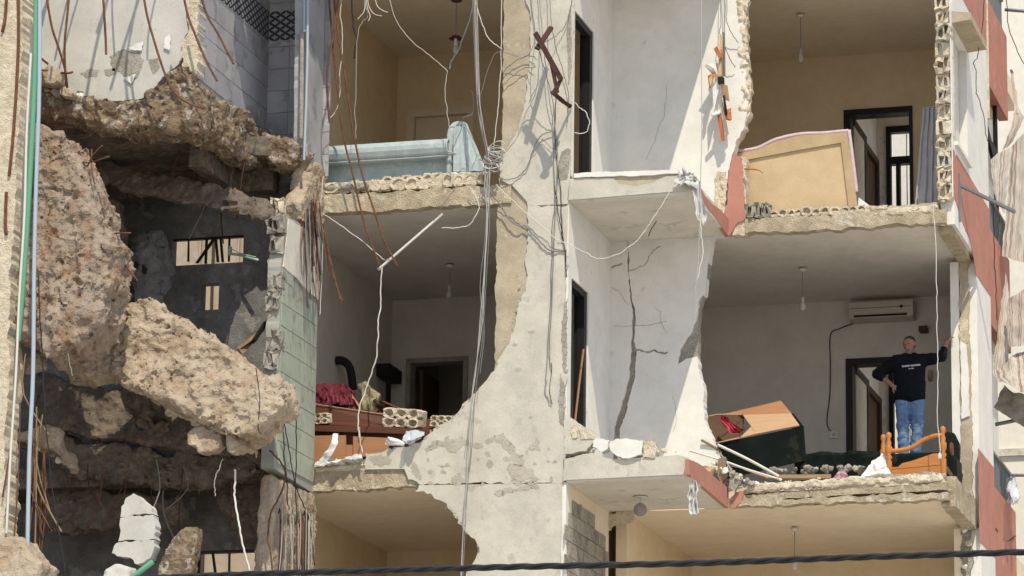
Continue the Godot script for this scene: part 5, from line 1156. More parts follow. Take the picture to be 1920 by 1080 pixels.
	for k in 3:
		var ls := [bx(0.004, 0.004, -0.121, 0.416, 0.196, -0.22, 0.015)]
		for j in 6:
			var st := SurfaceTool.new(); st.begin(Mesh.PRIMITIVE_TRIANGLES)
			st.append_from(cellm(0.142, 0.102, 0.085, 30 + k * 7 + j), 0, Transform3D(Basis.IDENTITY, Vector3(0.07 + (j % 3) * 0.14, 0.05 + (j / 3) * 0.1, 0.0)))
			ls.append(st.commit())
		hm.append(merge(ls))
	for q in [[Vector3(-1.855, 10.992, -0.35), -0.12, "hollow concrete block with six holes lying on the brown boards", 0, 1.25], [Vector3(-1.194, 10.958, -0.35), -0.08, "half hidden hollow block at the sloping wall remnant", 1, 0.75], [Vector3(-2.881, 11.052, -0.33), 0.0, "corner of a hollow block beside the green tiled stub", 2, 0.7]]:
		var o := MeshInstance3D.new(); o.name = numbered("hollow_block"); o.mesh = hm[q[3]]; o.material_override = M.block; add_child(o)
		o.transform = Transform3D(Basis.from_euler(Vector3(0.1, -0.15, q[1])).scaled(Vector3.ONE * q[4]), q[0])
		tag(o, q[2], "block", "loose hollow blocks")
	var bg := cloth([[-1.397, 10.809, 0.02, -1.318, 10.855, -0.05, -1.191, 10.822, -0.02], [-1.4, 10.715, 0.14, -1.249, 10.705, 0.16, -1.158, 10.749, 0.06], [-1.376, 10.647, 0.12, -1.283, 10.64, 0.14, -1.222, 10.695, 0.06], [-1.419, 10.638, 0.03, -1.346, 10.635, 0.03, -1.277, 10.677, 0.02]], 14, 14, 0.015, 2.5, 11, 0.05)
	solo("plastic_bag", bg, M.bag, "translucent pale plastic bag on the wall remnant", "bag")
	var gl := thing("work_glove", "pale crumpled glove beside the plastic bag", "glove", Vector3(-1.539, 10.644, -0.05))
	for k in 5: part("finger", tube(p3([gl.position.x - 0.14 + 0.02 * k, gl.position.y + 0.03 + 0.035 * (k % 3), 0.02 + 0.02 * k, gl.position.x + 0.02, gl.position.y + 0.03 + 0.02 * (k % 3), 0.0, gl.position.x + 0.1, gl.position.y + 0.02, -0.03]), 0.022, 0.03, 6), M.sheet, gl)
	solo("rag_strip", cloth([[-2.398, 10.844, 0.05, -2.324, 10.841, 0.05], [-2.392, 10.72, 0.1, -2.297, 10.698, 0.12], [-2.462, 10.595, 0.1, -2.352, 10.559, 0.12], [-2.59, 10.48, 0.06, -2.472, 10.447, 0.06]], 6, 20, 0.006, 1.0, 12, 0.02), M.sheet, "white twisted rag strip hanging over the drawer front", "rag")
	solo("rag_strip", cloth([[-2.655, 10.479, 0, -2.305, 10.532, -0.05, -2.012, 10.563, -0.05], [-2.611, 10.42, 0.08, -2.253, 10.459, 0.1, -1.961, 10.491, 0.1], [-2.603, 10.395, 0.06, -2.266, 10.425, 0.06, -1.944, 10.455, 0.06]], 34, 8, 0.02, 5.0, 13, 0.05), M.rag, "grey crumpled rag lying along the lower slab edge", "rag")
	# at the back: table and a chair in the gloom
	var t := thing("dressing_table", "dark table standing against the back wall of the lower left room", "table", Vector3(-2.0, F1, -4.6))
	part("table_top", bx(-3.522, 12.561, -4.3, -3.052, 12.742, -4.9), M.dark, t)
	part("leg", bx(-3.49, F1, -4.4, -3.441, 12.569, -4.5), M.dark, t)
	part("leg", bx(-3.133, F1, -4.4, -3.084, 12.569, -4.5), M.dark, t)
	part("mirror_post", bx(-3.62, F1, -4.6, -3.579, 12.833, -4.65), M.dark, t)
	var ch := thing("chair", "dark chair with a curved back at the left of the lower left room", "chair", Vector3(-3.155, 11.762, -2.5))
	part("backrest", tube(p3([-3.333, 11.997, -2.5, -3.311, 12.345, -2.5, -3.172, 12.399, -2.5, -3.044, 12.287, -2.5, -2.989, 11.982, -2.5]), 0.06, -1, 8), M.dark, ch)
	part("seat", bx(-3.357, F1 + 0.9, -2.2, -2.981, F1 + 1.0, -2.7, 0.02), M.dark, ch)
	for k in 4: part("leg", bx(-3.341 + (k % 2) * 0.3, F1, -2.25 - (k / 2) * 0.4, -3.31 + (k % 2) * 0.3, F1 + 0.9, -2.29 - (k / 2) * 0.4), M.dark, ch)

func build_furniture_right():
	# upper right room: headboard seen from behind
	var h := thing("headboard", "large wooden headboard with a curved pink padded top", "headboard", Vector3(3.252, 14.18, -2.5))
	part("back_panel", prism([2.462, 15.032, 2.737, 15.068, 2.997, 15.172, 3.33, 15.234, 3.662, 15.228, 3.977, 15.237, 4.121, 14.092, 2.476, 14.128], "z", -2.5, -2.53), M.panel, h)
	part("top_rail", prism([2.467, 15.027, 2.742, 15.062, 3.001, 15.166, 3.334, 15.228, 3.665, 15.222, 3.981, 15.231, 4.002, 15.095, 3.885, 15.087, 3.333, 15.025, 2.474, 14.913], "z", -2.47, -2.498), M.panel_edge, h)
	part("stile", prism([3.899, 15.086, 4.002, 15.095, 4.132, 14.086, 4.008, 14.079], "z", -2.47, -2.499), M.panel_edge, h)
	part("padded_trim", tube(p3([2.455, 15.063, -2.5, 2.737, 15.09, -2.5, 2.997, 15.195, -2.5, 3.33, 15.249, -2.5, 3.662, 15.243, -2.5, 3.978, 15.252, -2.5, 4.007, 15.22, -2.5, 4.061, 14.767, -2.5, 4.102, 14.391, -2.5]), 0.028, -1, 7), M.pinktrim, h)
	solo("sheet_of_board", prism([4.14, 14.301, 4.313, 14.157, 4.124, 14.139], "z", -2.45, -2.47), M.sheet, "white board corner beside the leaning headboard", "board")
	# lower right room
	var w := thing("wardrobe", "overturned dark green wardrobe with a light plywood top", "wardrobe", Vector3(2.622, 10.734, -3))
	part("front_panel", board([2.148, 11.019, -2.55, 3.322, 11.204, -2.55, 3.346, 10.749, -2.6, 2.21, 10.53, -2.6], 0.03), M.green_panel, w)
	part("side_panel", board([3.322, 11.204, -2.55, 3.074, 11.506, -3.1, 3.094, 10.753, -3.2, 3.346, 10.749, -2.6], 0.03), M.green_panel, w)
	part("top_panel", board([2.424, 11.492, -3, 3.087, 11.486, -3, 3.289, 11.231, -2.57, 2.7, 11.139, -2.57], 0.02), M.ply, w)
	part("top_panel", board([2.483, 11.095, -2.56, 2.599, 11.263, -2.7, 2.702, 11.137, -2.56, 2.472, 11.084, -2.54], 0.02), M.ply, w)
	part("back_panel", board([2.088, 11.591, -3.35, 2.876, 11.743, -3.35, 3.09, 11.49, -3.02, 2.42, 11.496, -3.02], 0.02), M.orange_wood, w)
	part("inner_panel", board([1.853, 11.526, -3.2, 2.417, 11.527, -3.1, 2.424, 11.148, -2.9, 2.055, 11.089, -2.9], 0.02), M.door_brown, w)
	part("panel_edge", tube(p3([1.989, 11.401, -2.6, 2.136, 11.451, -2.7, 2.402, 11.5, -3]), 0.008, -1, 5, 1), M.ply, w)
	part("panel_edge", tube(p3([2.153, 11.022, -2.53, 2.475, 11.082, -2.53]), 0.01, -1, 5, 1), M.ply, w)
	solo("red_cloth", cloth([[2.151, 11.478, -2.8, 2.236, 11.45, -2.75], [2.206, 11.289, -2.75, 2.335, 11.333, -2.7], [2.291, 11.188, -2.7, 2.496, 11.224, -2.7], [2.427, 11.164, -2.68, 2.566, 11.283, -2.72]], 14, 14, 0.02, 3.0, 21, 0.04), M.red, "crumpled red cloth inside the overturned wardrobe", "cloth")
	# bed foot end
	var b := thing("bed_footboard", "orange pine bed end with turned posts and a curved rail", "bed", Vector3(4.857, 10.452, -2.55))
	for q in [[Vector3(4.495, 10.466, -2.55), 0.62, 0.042], [Vector3(5.218, 10.439, -2.55), 0.7, 0.042], [Vector3(4.37, 10.46, -2.85), 0.66, 0.04]]:
		var a: Vector3 = q[0]; var hh: float = q[1]; var r: float = q[2]
		part("post", lathe(a, [0.001, 0, r, 0, r, hh * 0.36, r * 0.6, hh * 0.38, r * 1.15, hh * 0.44, r * 0.6, hh * 0.5, r * 1.1, hh * 0.56, r * 1.2, hh * 0.66, r * 0.7, hh * 0.7, r * 0.9, hh * 0.76, r * 0.5, hh * 0.84, r * 0.95, hh * 0.9, r * 0.8, hh * 0.97, 0.001, hh]), M.pine, b)
	part("rail", tube(p3([4.506, 10.824, -2.55, 4.663, 10.832, -2.55, 4.82, 10.869, -2.55, 4.949, 10.95, -2.55, 5.092, 11.002, -2.55, 5.219, 11.011, -2.55]), 0.033, -1, 8), M.pine, b)
	part("panel", prism([4.532, 10.608, 4.618, 10.604, 4.675, 10.652, 4.818, 10.683, 4.96, 10.727, 5.088, 10.766, 5.202, 10.768, 5.2, 10.611, 4.532, 10.579], "z", -2.53, -2.57), M.pine, b)
	part("panel", prism([4.533, 10.57, 5.201, 10.602, 5.199, 10.459, 4.532, 10.462], "z", -2.525, -2.57), M.pine, b)
	solo("pillow", cloth([[4.356, 10.853, -2.75, 4.394, 10.828, -2.7, 4.44, 10.793, -2.6], [4.238, 10.657, -2.6, 4.367, 10.637, -2.52, 4.484, 10.615, -2.5], [4.083, 10.472, -2.5, 4.326, 10.448, -2.42, 4.548, 10.46, -2.45]], 16, 16, 0.006, 1.5, 25, 0.05), M.sheet, "white pillow leaning against the pine bed end", "pillow")
	var ar := thing("armchair", "dark green armchair behind the bed end near the wall", "armchair", Vector3(5.196, 10.42, -3.4))
	part("backrest", rock([5.038, 11.1, 5.127, 11.229, 5.228, 11.224, 5.291, 11.09, 5.29, 10.58, 5.045, 10.553], "z", -3.5, 0.09, 0.03, 0.008, 301), M.green_panel, ar)
	part("armrest", lathe(Vector3(5.228, 10.926, -3.2), [0.001, -0.02, 0.1, -0.02, 0.12, 0.0, 0.1, 0.02, 0.001, 0.02], 14, Basis(Vector3(0, 0, 1), PI / 2)), M.brown_wood, ar)
	part("seat", bx(5.064, F1, -3.1, 5.308, F1 + 0.4, -3.6, 0.04), M.green_panel, ar)
	solo("plank", board([5.248, 10.561, -2.6, 5.276, 10.589, -2.6, 5.253, 10.563, -3.6, 5.238, 10.513, -3.6], 0.03), M.old_wood, "brown plank lying behind the bed end", "plank")
	solo("mattress", bx(3.45, F1, -3.35, 5.1, 10.953, -4.7, 0.05), M.green_panel, "dark green mattress stack on which the man stands", "mattress")
	solo("mattress", rock([3.149, 10.946, 3.589, 10.973, 4.172, 10.928, 4.534, 10.878, 4.528, 10.39, 3.146, 10.403], "z", -3.25, 0.25, 0.045, 0.03, 303), M.green_panel, "dark crumpled bedding behind the rubble", "bedding")
	solo("plank", board([3.018, 10.555, -2.5, 3.725, 10.535, -2.5, 3.734, 10.476, -2.45, 3.028, 10.495, -2.45], 0.03), M.old_wood, "low brown plank lying in the rubble of the lower right room", "plank")
	solo("packet", rock([3.758, 10.451, 3.845, 10.549, 3.931, 10.56, 3.973, 10.486, 3.901, 10.417], "z", -2.4, 0.05, 0.02, 0.008, 305), mk(Color(0.42, 0.16, 0.2), Color(0.22, 0.12, 0.26), {"size": 0.3, "stn": 0.4, "stc": Color(0.6, 0.5, 0.5)}), "purple and pink packet on the slab edge", "packet")
	# splintered laths and slats at the corner of the torn floor
	var ls := [[1.916, 10.829, -2, 2.296, 10.719, -2.15, 2.626, 10.605, -2.3, 3.082, 10.462, -2.4], [2.249, 10.933, -2.2, 2.626, 10.749, -2.3, 3.039, 10.514, -2.4], [2.03, 11.007, -2.2, 2.237, 10.885, -2.25, 2.288, 10.825, -2.25], [2.358, 10.654, -2.2, 2.626, 10.605, -2.3, 2.905, 10.481, -2.35], [2.307, 10.796, -2.1, 2.43, 10.594, -2.2, 2.463, 10.422, -2.25], [2.611, 10.587, -2.2, 2.843, 10.51, -2.3, 3.059, 10.459, -2.3]]
	var lb := ["long white lath sticking out towards the balcony", "thick white lath beside the dark wardrobe", "bent dark stick at the white wall edge", "short pale lath across the rubble corner", "thin upright lath at the pink slab corner", "short splinter lying along the slab edge"]
	for k in ls.size(): solo("lath", tube(p3(ls[k]), [0.016, 0.02, 0.018, 0.006, 0.012, 0.01][k], -1, 5, 3), [M.wire_white, M.wire_white, M.old_wood, M.ply, M.wire, M.ply][k], lb[k], "lath", "laths at the torn floor corner")
	var pk := [[[2.285, 10.729, 2.372, 10.755, 2.401, 10.487, 2.314, 10.382, 2.271, 10.492], M.old_wood, "grey broken timber piece at the pink slab corner"], [[2.441, 10.512, 2.528, 10.538, 2.571, 10.399, 2.499, 10.28, 2.412, 10.333], M.bare, "grey broken mortar piece at the pink slab corner"], [[2.061, 10.647, 2.22, 10.626, 2.192, 10.541, 2.09, 10.559], M.panel, "orange board scrap on the balcony edge"]]
	for k in 3: solo("debris_piece", prism(pk[k][0], "z", -2.12 - 0.02 * k, -2.2 - 0.02 * k, 0.008, 0.04, 310 + k), pk[k][1], pk[k][2], "debris")
	solo("steel_angle", board([2.394, 10.433, -2.1, 2.423, 10.432, -2.1, 2.394, 10.074, -2.1, 2.366, 10.075, -2.1], 0.03), M.rust_dark, "upright brown steel strip at the pink slab corner", "steel strip")

func build_chunks():
	var C := [
		[[-5.494, 14.362, -5.234, 14.254, -5.012, 14.19, -4.857, 13.971, -4.704, 13.787, -4.547, 13.499, -4.42, 13.214, -4.343, 12.934, -4.216, 12.789, -4.114, 12.577, -4.019, 12.517, -4.102, 12.303, -4.042, 12.061, -4.135, 11.896, -4.098, 11.69, -4.21, 11.492, -4.311, 11.361, -4.375, 11.215, -4.59, 11.252, -4.798, 11.113, -5.024, 11.361, -5.241, 11.405, -5.46, 11.484, -5.561, 11.762, -5.595, 12.452, -5.543, 13.141, -5.505, 13.837], 3.3, 0.42, 0.036, 0.085, M.rust_rubble, "huge hanging slab of torn concrete, rusty brown", 0.1, -0.18],
		[[-5.123, 11.361, -4.946, 11.492, -4.779, 11.833, -4.606, 12.068, -4.428, 12.15, -4.101, 12.161, -3.918, 12.103, -3.856, 11.996, -3.656, 11.882, -3.435, 11.733, -3.18, 11.617, -3.07, 11.543, -2.849, 11.326, -2.594, 11.143, -2.273, 11.06, -2.169, 10.885, -2.207, 10.717, -2.363, 10.52, -2.497, 10.301, -2.709, 10.296, -2.925, 10.407, -3.213, 10.521, -3.577, 10.707, -3.941, 10.86, -4.221, 11.009, -4.532, 11.182, -4.894, 11.129, -5.078, 11.186], 2.3, 0.35, 0.034, 0.07, M.rubble, "large tilted concrete slab fragment wedged across the cavity", -0.1, -0.25],
		[[-3.453, 10.39, -3.406, 10.456, -3.243, 10.476, -3.149, 10.425, -3.006, 10.371, -2.979, 10.215, -3.054, 10.136, -3.266, 10.124, -3.325, 10.201, -3.44, 10.233], 2.5, 0.12, 0.025, 0.02, M.rubble, "grey concrete lump hanging under the tilted slab", 0.0, -0.2],
		[[-2.964, 10.39, -2.849, 10.345, -2.711, 10.224, -2.702, 10.15, -2.841, 10.101, -2.913, 10.144], 2.5, 0.1, 0.025, 0.018, M.rubble, "smaller concrete lump beside the hanging grey one", 0.0, -0.2],
		[[-4.154, 8.566, -4.018, 8.647, -3.841, 8.596, -3.814, 8.28, -4.177, 8.291], 3.3, 0.12, 0.03, 0.02, M.greywall, "white broken block below the tall wall fragment", 0.0, -0.2],
		[[-3.57, 8.334, -3.548, 8.663, -3.421, 8.99, -3.251, 9.117, -3.105, 9.125, -3.122, 8.65, -3.138, 8.322], 3.0, 0.1, 0.035, 0.02, M.brown_slab, "leaning brown slab piece at the bottom of the cavity", -0.2, -0.1],
		[[-5.4, 8.823, -5.053, 8.87, -4.871, 8.851, -4.825, 8.772, -4.679, 8.605, -4.549, 8.491, -4.575, 8.181, -5.367, 8.204], 4.1, 0.3, 0.045, 0.03, M.rubble, "pinkish boulder of concrete in the bottom left corner", 0.0, -0.2],
		[[-5.458, 15.078, -5.338, 15.198, -5.164, 15.093, -5.141, 14.928, -5.287, 14.888, -5.435, 14.92], 2.95, 0.14, 0.03, 0.015, M.rubble, "flat-topped concrete block on the torn upper floor", 0.0, -0.2],
		[[-5.197, 14.861, -5.104, 14.911, -4.989, 14.797, -5.022, 14.728, -5.171, 14.773], 2.95, 0.1, 0.03, 0.015, M.rubble, "small pale stone beside the flat-topped block", 0.0, -0.2],
		[[-4.706, 13.597, -4.594, 13.52, -4.483, 13.444, -4.375, 13.298, -4.398, 13.161, -4.546, 13.239, -4.661, 13.385], 3.2, 0.12, 0.03, 0.03, M.rust_rubble, "rounded rusty lump beside the huge hanging slab", 0.0, -0.1],
		[[-5.448, 11.232, -5.279, 11.306, -5.136, 11.32, -5.113, 11.148, -5.339, 11.077], 3.3, 0.12, 0.03, 0.02, M.rubble, "pale stone under the huge hanging slab", 0.0, -0.2],
		[[-4.776, 11.88, -4.674, 12.049, -4.495, 12.11, -4.418, 12.001, -4.576, 11.8, -4.729, 11.634], 2.6, 0.1, 0.03, 0.02, M.rubble, "pale concrete wedge between the two largest slabs", 0.0, -0.2]]
	var i := 0
	for c in C:
		var m := rock(c[0], "z", c[1], c[2], c[3], c[4], 400 + i, c[7], c[8])
		if i < 2:
			var bb := m.get_aabb()
			var t := thing("concrete_slab", c[6], "concrete", Vector3(bb.get_center().x, bb.position.y, bb.get_center().z), "torn concrete pieces")
			part("body", m, c[5], t)
			if i == 0:
				for q in [[-4.704, 13.787, 3.4, -4.552, 13.715, 3.5, -4.184, 13.721, 3.7], [-4.593, 13.71, 3.4, -4.442, 13.785, 3.6, -4.283, 13.865, 3.7], [-4.308, 12.833, 3.3, -4.082, 12.777, 3.5, -3.899, 12.742, 3.6], [-4.128, 12.466, 3.3, -3.96, 12.295, 3.4, -3.863, 12.174, 3.4], [-4.552, 13.916, 3.4, -4.455, 13.578, 3.6, -4.404, 13.403, 3.6]]: part("rebar", tube(p3(q), 0.011, -1, 5), M.rust, t)
			else:
				part("wire", tube(p3([-2.504, 11.146, 2.75, -2.441, 10.737, 2.75, -2.47, 10.412, 2.7, -2.443, 10.319, 2.65]), 0.006, -1, 5), M.wire_black, t)
		else:
			solo("concrete_chunk", m, c[5], c[6], "concrete", "torn concrete pieces")
		i += 1
	var wf := thing("wall_fragment", "tall pale plastered wall fragment standing in the lower cavity", "wall", Vector3(-3.854, 8.654, 3.2))
	for q in [[-3.89, 9.536, -3.76, 9.445, -3.644, 9.348, -3.62, 9.274, -4.047, 9.249, -4.038, 9.375, -3.986, 9.48], [-4.046, 9.236, -3.62, 9.261, -3.595, 9.174, -3.587, 8.962, -4.062, 8.945, -4.056, 9.143], [-4.061, 8.931, -3.586, 8.949, -3.595, 8.831, -3.633, 8.726, -3.798, 8.652, -3.892, 8.734, -4.14, 8.801, -4.116, 8.887]]:
		part("piece", prism(q, "z", 3.2 + 0.004 * sin(q[0] * 40.0), 3.02, 0.016, 0.05, 450 + int(q[1] * 10)), M.greywall, wf)
	# rough dark hangings in the lower cavity
	solo("insulation_scrap", cloth([[-4.619, 11.249, 2, -4.106, 11.087, 1.9], [-4.609, 10.935, 1.9, -4.062, 10.827, 1.8], [-4.419, 10.669, 1.8, -4.017, 10.568, 1.7]], 12, 12, 0.06, 2.0, 40, 0.1), M.earth_shade, "dark brown sheet hanging in the cavity under the tilted slab", "sheet")

func bulb_lamp(at: Vector3, drop: float, label: String, rose := true):
	var t := thing("pendant_bulb", label, "lamp", at, "bare bulbs hanging from ceilings")
	if rose: part("ceiling_rose", lathe(at, [0.001, 0.0, 0.06, -0.004, 0.05, -0.03, 0.01, -0.05, 0.001, -0.05], 10), M.offwhite, t)
	part("cord", tube(PackedVector3Array([at, at - Vector3(0, drop * 0.5, 0), at - Vector3(0, drop, 0)]), 0.006, -1, 5), M.wire_grey, t)
	part("socket", lathe(at - Vector3(0, drop + 0.07, 0), [0.001, 0.08, 0.02, 0.075, 0.024, 0.0, 0.001, 0.0], 10), M.wire, t)
	part("bulb", lathe(at - Vector3(0, drop + 0.19, 0), [0.001, 0.0, 0.025, 0.008, 0.042, 0.035, 0.044, 0.06, 0.03, 0.095, 0.02, 0.12], 12), M.bulb, t)

func build_fixtures():
	# bare bulbs
	bulb_lamp(Vector3(2.987, U3 - 0.0, -4.3), 0.52, "bare bulb on a cord in the upper right room")
	bulb_lamp(Vector3(2.999, U2, -4.3), 0.42, "bare bulb on a cord in the room with the man")
	bulb_lamp(Vector3(-1.777, U2, -3.0), 0.3, "bare bulb on a cord in the dark lower left room")
	bulb_lamp(Vector3(2.929, U1, -4.0), 0.4, "bare bulb on a cord in the bottom right room")
	var at: Vector3 = Vector3(-1.44, U3, -2.0)
	var t := thing("pendant_lamp", "pendant lamp with a small rusty shade in the upper left room", "lamp", at)
	var ys: float = 16.823
	part("ceiling_rose", lathe(Vector3(at.x, 17.369, -2.0), [0.001, 0.03, 0.09, 0.01, 0.07, -0.02, 0.001, -0.03], 12), M.shade, t)
	part("cord", tube(PackedVector3Array([at, Vector3(at.x, ys, -2.0)]), 0.007, -1, 5, 1), M.wire_grey, t)
	part("lamp_shade", lathe(Vector3(at.x, ys, -2.0), [0.02, 0.03, 0.05, 0.02, 0.1, -0.02, 0.09, -0.025, 0.02, 0.0], 14), M.shade, t)
	part("socket", lathe(Vector3(at.x, ys - 0.12, -2.0), [0.001, 0.1, 0.025, 0.1, 0.03, 0.0, 0.001, 0.0], 10), M.wire_white, t)
	part("bulb", lathe(Vector3(at.x, ys - 0.24, -2.0), [0.001, 0.0, 0.03, 0.01, 0.045, 0.04, 0.04, 0.08, 0.024, 0.12], 12), M.bulb, t)
	# globe in the bottom recess
	at = Vector3(1.442, U1, -1.2)
	t = thing("globe_lamp", "round smoked glass globe lamp under the balcony", "lamp", at)
	part("ceiling_plate", lathe(at, [0.001, 0.0, 0.1, -0.003, 0.08, -0.02, 0.001, -0.025], 14), M.offwhite, t)
	part("cord", tube(PackedVector3Array([at, at - Vector3(0, 0.09, 0)]), 0.006, -1, 5, 1), M.wire, t)
	var gp := []
	for k in 11: gp.append_array([maxf(0.001, 0.09 * sin(PI * k / 10.0)), 0.09 * cos(PI * k / 10.0)])
	part("globe", lathe(at - Vector3(0, 0.18, 0), gp, 18), M.globe, t)
	# hook wire under the upper balcony
	solo("lamp_wire", tube(PackedVector3Array([Vector3(1.62, U2, -1.3), Vector3(1.55, U2 - 0.1, -1.3), Vector3(1.51, U2 - 0.2, -1.3)]), 0.006, -1, 5), M.rust_dark, "short dark wire stub under the upper balcony", "wire")
	# air conditioner
	t = thing("air_conditioner", "old beige wall air conditioner above the man", "air conditioner", Vector3(3.755, 13.516, -6.4))
	var x0: float = 3.303; var x1: float = 4.216; var y0: float = 13.485; var y1: float = 13.762
	part("casing", prism([-6.44, y0, -6.22, y0 + 0.03, -6.18, y0 + 0.08, -6.18, y1 - 0.02, -6.2, y1, -6.44, y1], "x", x1, x0), M.ac, t)
	part("outlet", bx(x0 + 0.07, y0 + 0.045, -6.17, x1 - 0.07, y0 + 0.065, -6.21), M.dark, t)
	part("panel_gap", bx(x0 + 0.005, y0 + 0.165, -6.176, x1 - 0.005, y0 + 0.171, -6.2), M.dark, t)
	part("badge", lathe(Vector3(x1 - 0.15, y0 + 0.17, -6.172), [0.001, 0.004, 0.024, 0.002, 0.024, -0.01], 12, Basis(Vector3(1, 0, 0), PI / 2)), M.shade, t)
	part("end_cap", prism([-6.43, y0 + 0.01, -6.2, y0 + 0.04, -6.17, y0 + 0.09, -6.17, y1 - 0.01, -6.43, y1 + 0.005], "x", x1 + 0.02, x1 + 0.001), M.ac, t)
	solo("cable", tube(p3([3.325, 13.49, -6.4, 3.124, 13.425, -6.42, 2.98, 13.339, -6.43, 2.977, 12.926, -6.43, 2.968, 12.45, -6.42, 2.927, 12.137, -6.42, 2.932, 11.982, -6.43, 3.009, 11.884, -6.43]), 0.008, -1, 5), M.wire_black, "black power cord running down from the air conditioner", "cord")
	var so := thing("wall_socket", "white wall socket below the black power cord", "socket", Vector3(3.017, 11.821, -6.43))
	part("plate", bx(2.955, 11.806, -6.42, 3.087, 11.915, -6.45, 0.005), M.grey_ceil, so)
	part("insert", lathe(Vector3(3.019, 11.859, -6.42), [0.001, 0.004, 0.025, 0.004, 0.025, 0.0], 10, Basis(Vector3(1, 0, 0), PI / 2)), M.wire, so)
	solo("wall_bracket", bx(4.29, 13.297, -6.3, 4.414, 13.383, -6.45, 0.01), M.brown_frame, "small dark bracket on the wall right of the air conditioner", "bracket")
	var lk := thing("wall_lamp", "small ornate wall lamp behind the man's shoulder", "lamp", Vector3(4.435, 12.617, -6.4))
	part("plate", bx(4.405, 12.586, -6.4, 4.459, 12.743, -6.45, 0.005), M.panel_edge, lk)
	part("arm", tube(p3([4.435, 12.602, -6.4, 4.421, 12.628, -6.3, 4.453, 12.694, -6.25]), 0.012), M.panel_edge, lk)
	# rusted steel bracket on the pillar
	t = thing("steel_bracket", "rusty brown steel bracket hanging from the plastered pillar", "bracket", Vector3(0.631, 15.019, 0.3))
	for q in [[0.428, 15.909, 0.68, 0.485, 15.948, 0.68, 0.829, 15.303, 0.62, 0.772, 15.264, 0.62], [0.545, 16.135, 0.3, 0.604, 16.108, 0.3, 0.517, 15.699, 0.68, 0.459, 15.732, 0.68], [0.63, 15.572, 0.64, 0.673, 15.598, 0.64, 0.768, 15.125, 0.6, 0.726, 15.1, 0.6], [0.759, 15.285, 0.6, 0.809, 15.296, 0.6, 0.719, 15.086, 0.6, 0.661, 15.111, 0.6], [0.661, 15.104, 0.6, 0.704, 15.137, 0.6, 0.774, 15.096, 0.3, 0.739, 15.048, 0.3], [0.708, 15.08, 0.32, 0.736, 15.115, 0.32, 0.799, 15.104, 0.04, 0.778, 15.054, 0.04]]:
		part("arm", board(q, 0.03), M.rust_dark, t)
	# steel bracket for an outdoor unit on the side wall
	t = thing("wall_shelf_bracket", "grey steel angle bracket on the pink side wall", "bracket", Vector3(XS + 0.2, 14.0, -3.4))
	part("arm", board([XS + 0.02, 14.45, -2.7, XS + 0.02, 14.49, -2.7, XS + 0.55, 14.49, -4.3, XS + 0.55, 14.45, -4.3], 0.04), M.steel, t)
	part("upright", bx(XS + 0.006, 13.95, -2.68, XS + 0.03, 14.62, -2.73), M.steel, t)
	# pink side of the room: rail stub
	solo("curtain_rail", tube(p3([4.907, 15.751, -3.3, 4.99, 15.724, -3.2, 5.148, 15.635, -2.9]), 0.012), M.wire, "short curtain rail above the grey curtain", "rail")
	# broken light tube hanging from its wires
	t = thing("fluorescent_tube", "white fluorescent tube dangling in front of the lower left room", "lamp", Vector3(-1.353, 13.368, 0.15))
	part("tube", tube(p3([-1.746, 12.975, 0.25, -0.95, 13.726, 0.05]), 0.018, -1, 8, 1), M.wire_white, t)
	part("end_cap", tube(p3([-1.76, 12.962, 0.25, -1.713, 13.005, 0.24]), 0.024, -1, 8, 1), M.wire, t)
	# broom stick in the lower balcony door
	solo("broom_handle", tube(p3([0.774, 11.991, -0.75, 0.72, 11.528, -0.75, 0.674, 10.95, -0.7]), 0.016, -1, 7), M.orange_wood, "orange broom handle leaning in the lower balcony doorway", "broom")
	# hanging cluster of clay and conduit on the white wall
	t = thing("torn_window_box", "tangle of broken orange clay and boards hanging on the white wall", "debris", Vector3(2.291, 15.144, -2.1))
	for q in [[[2.32, 16.566, -2, 2.364, 16.593, -2, 2.35, 16.002, -2, 2.305, 16.005, -2], M.panel], [[2.249, 16.373, -1.95, 2.294, 16.416, -1.95, 2.361, 16.259, -1.95, 2.331, 16.216, -1.95], M.clay], [[2.202, 15.998, -1.9, 2.275, 16.068, -2, 2.265, 15.993, -1.95, 2.224, 15.815, -1.9], M.clay], [[2.206, 15.938, -1.85, 2.243, 15.965, -1.85, 2.25, 15.859, -1.85, 2.221, 15.816, -1.85], M.panel], [[2.235, 15.821, -1.95, 2.316, 15.944, -1.95, 2.324, 15.815, -1.95, 2.25, 15.481, -1.95], M.sheet], [[2.172, 16.151, -1.9, 2.286, 16.203, -2.05, 2.294, 16.006, -2.05, 2.261, 16.085, -1.9], M.white], [[2.283, 15.478, -2, 2.335, 15.49, -2, 2.376, 15.11, -2.05, 2.332, 15.098, -2.05], M.clay], [[2.431, 15.521, -2, 2.472, 15.555, -2.05, 2.479, 15.381, -2.05, 2.431, 15.393, -2], M.clay], [[2.339, 15.89, -1.95, 2.428, 15.846, -1.95, 2.446, 15.633, -2, 2.372, 15.668, -2], M.ply], [[2.317, 15.703, -1.95, 2.354, 15.73, -1.95, 2.435, 15.196, -2.05, 2.398, 15.153, -2.05], M.bare], [[2.383, 15.689, -1.92, 2.405, 15.703, -1.92, 2.431, 15.446, -2, 2.394, 15.44, -2], M.dark], [[2.346, 16.641, -2.05, 2.376, 16.638, -2.05, 2.383, 16.03, -2.05, 2.353, 16.017, -2.05], M.old_wood], [[2.232, 15.445, -1.9, 2.339, 15.505, -1.95, 2.346, 15.46, -1.95, 2.247, 15.422, -1.9], M.white]]:
		part("fragment", board(q[0], 0.05), q[1], t)
	part("socket_box", bx(2.316, 15.875, -1.9, 2.391, 15.958, -2.0), M.dark, t)
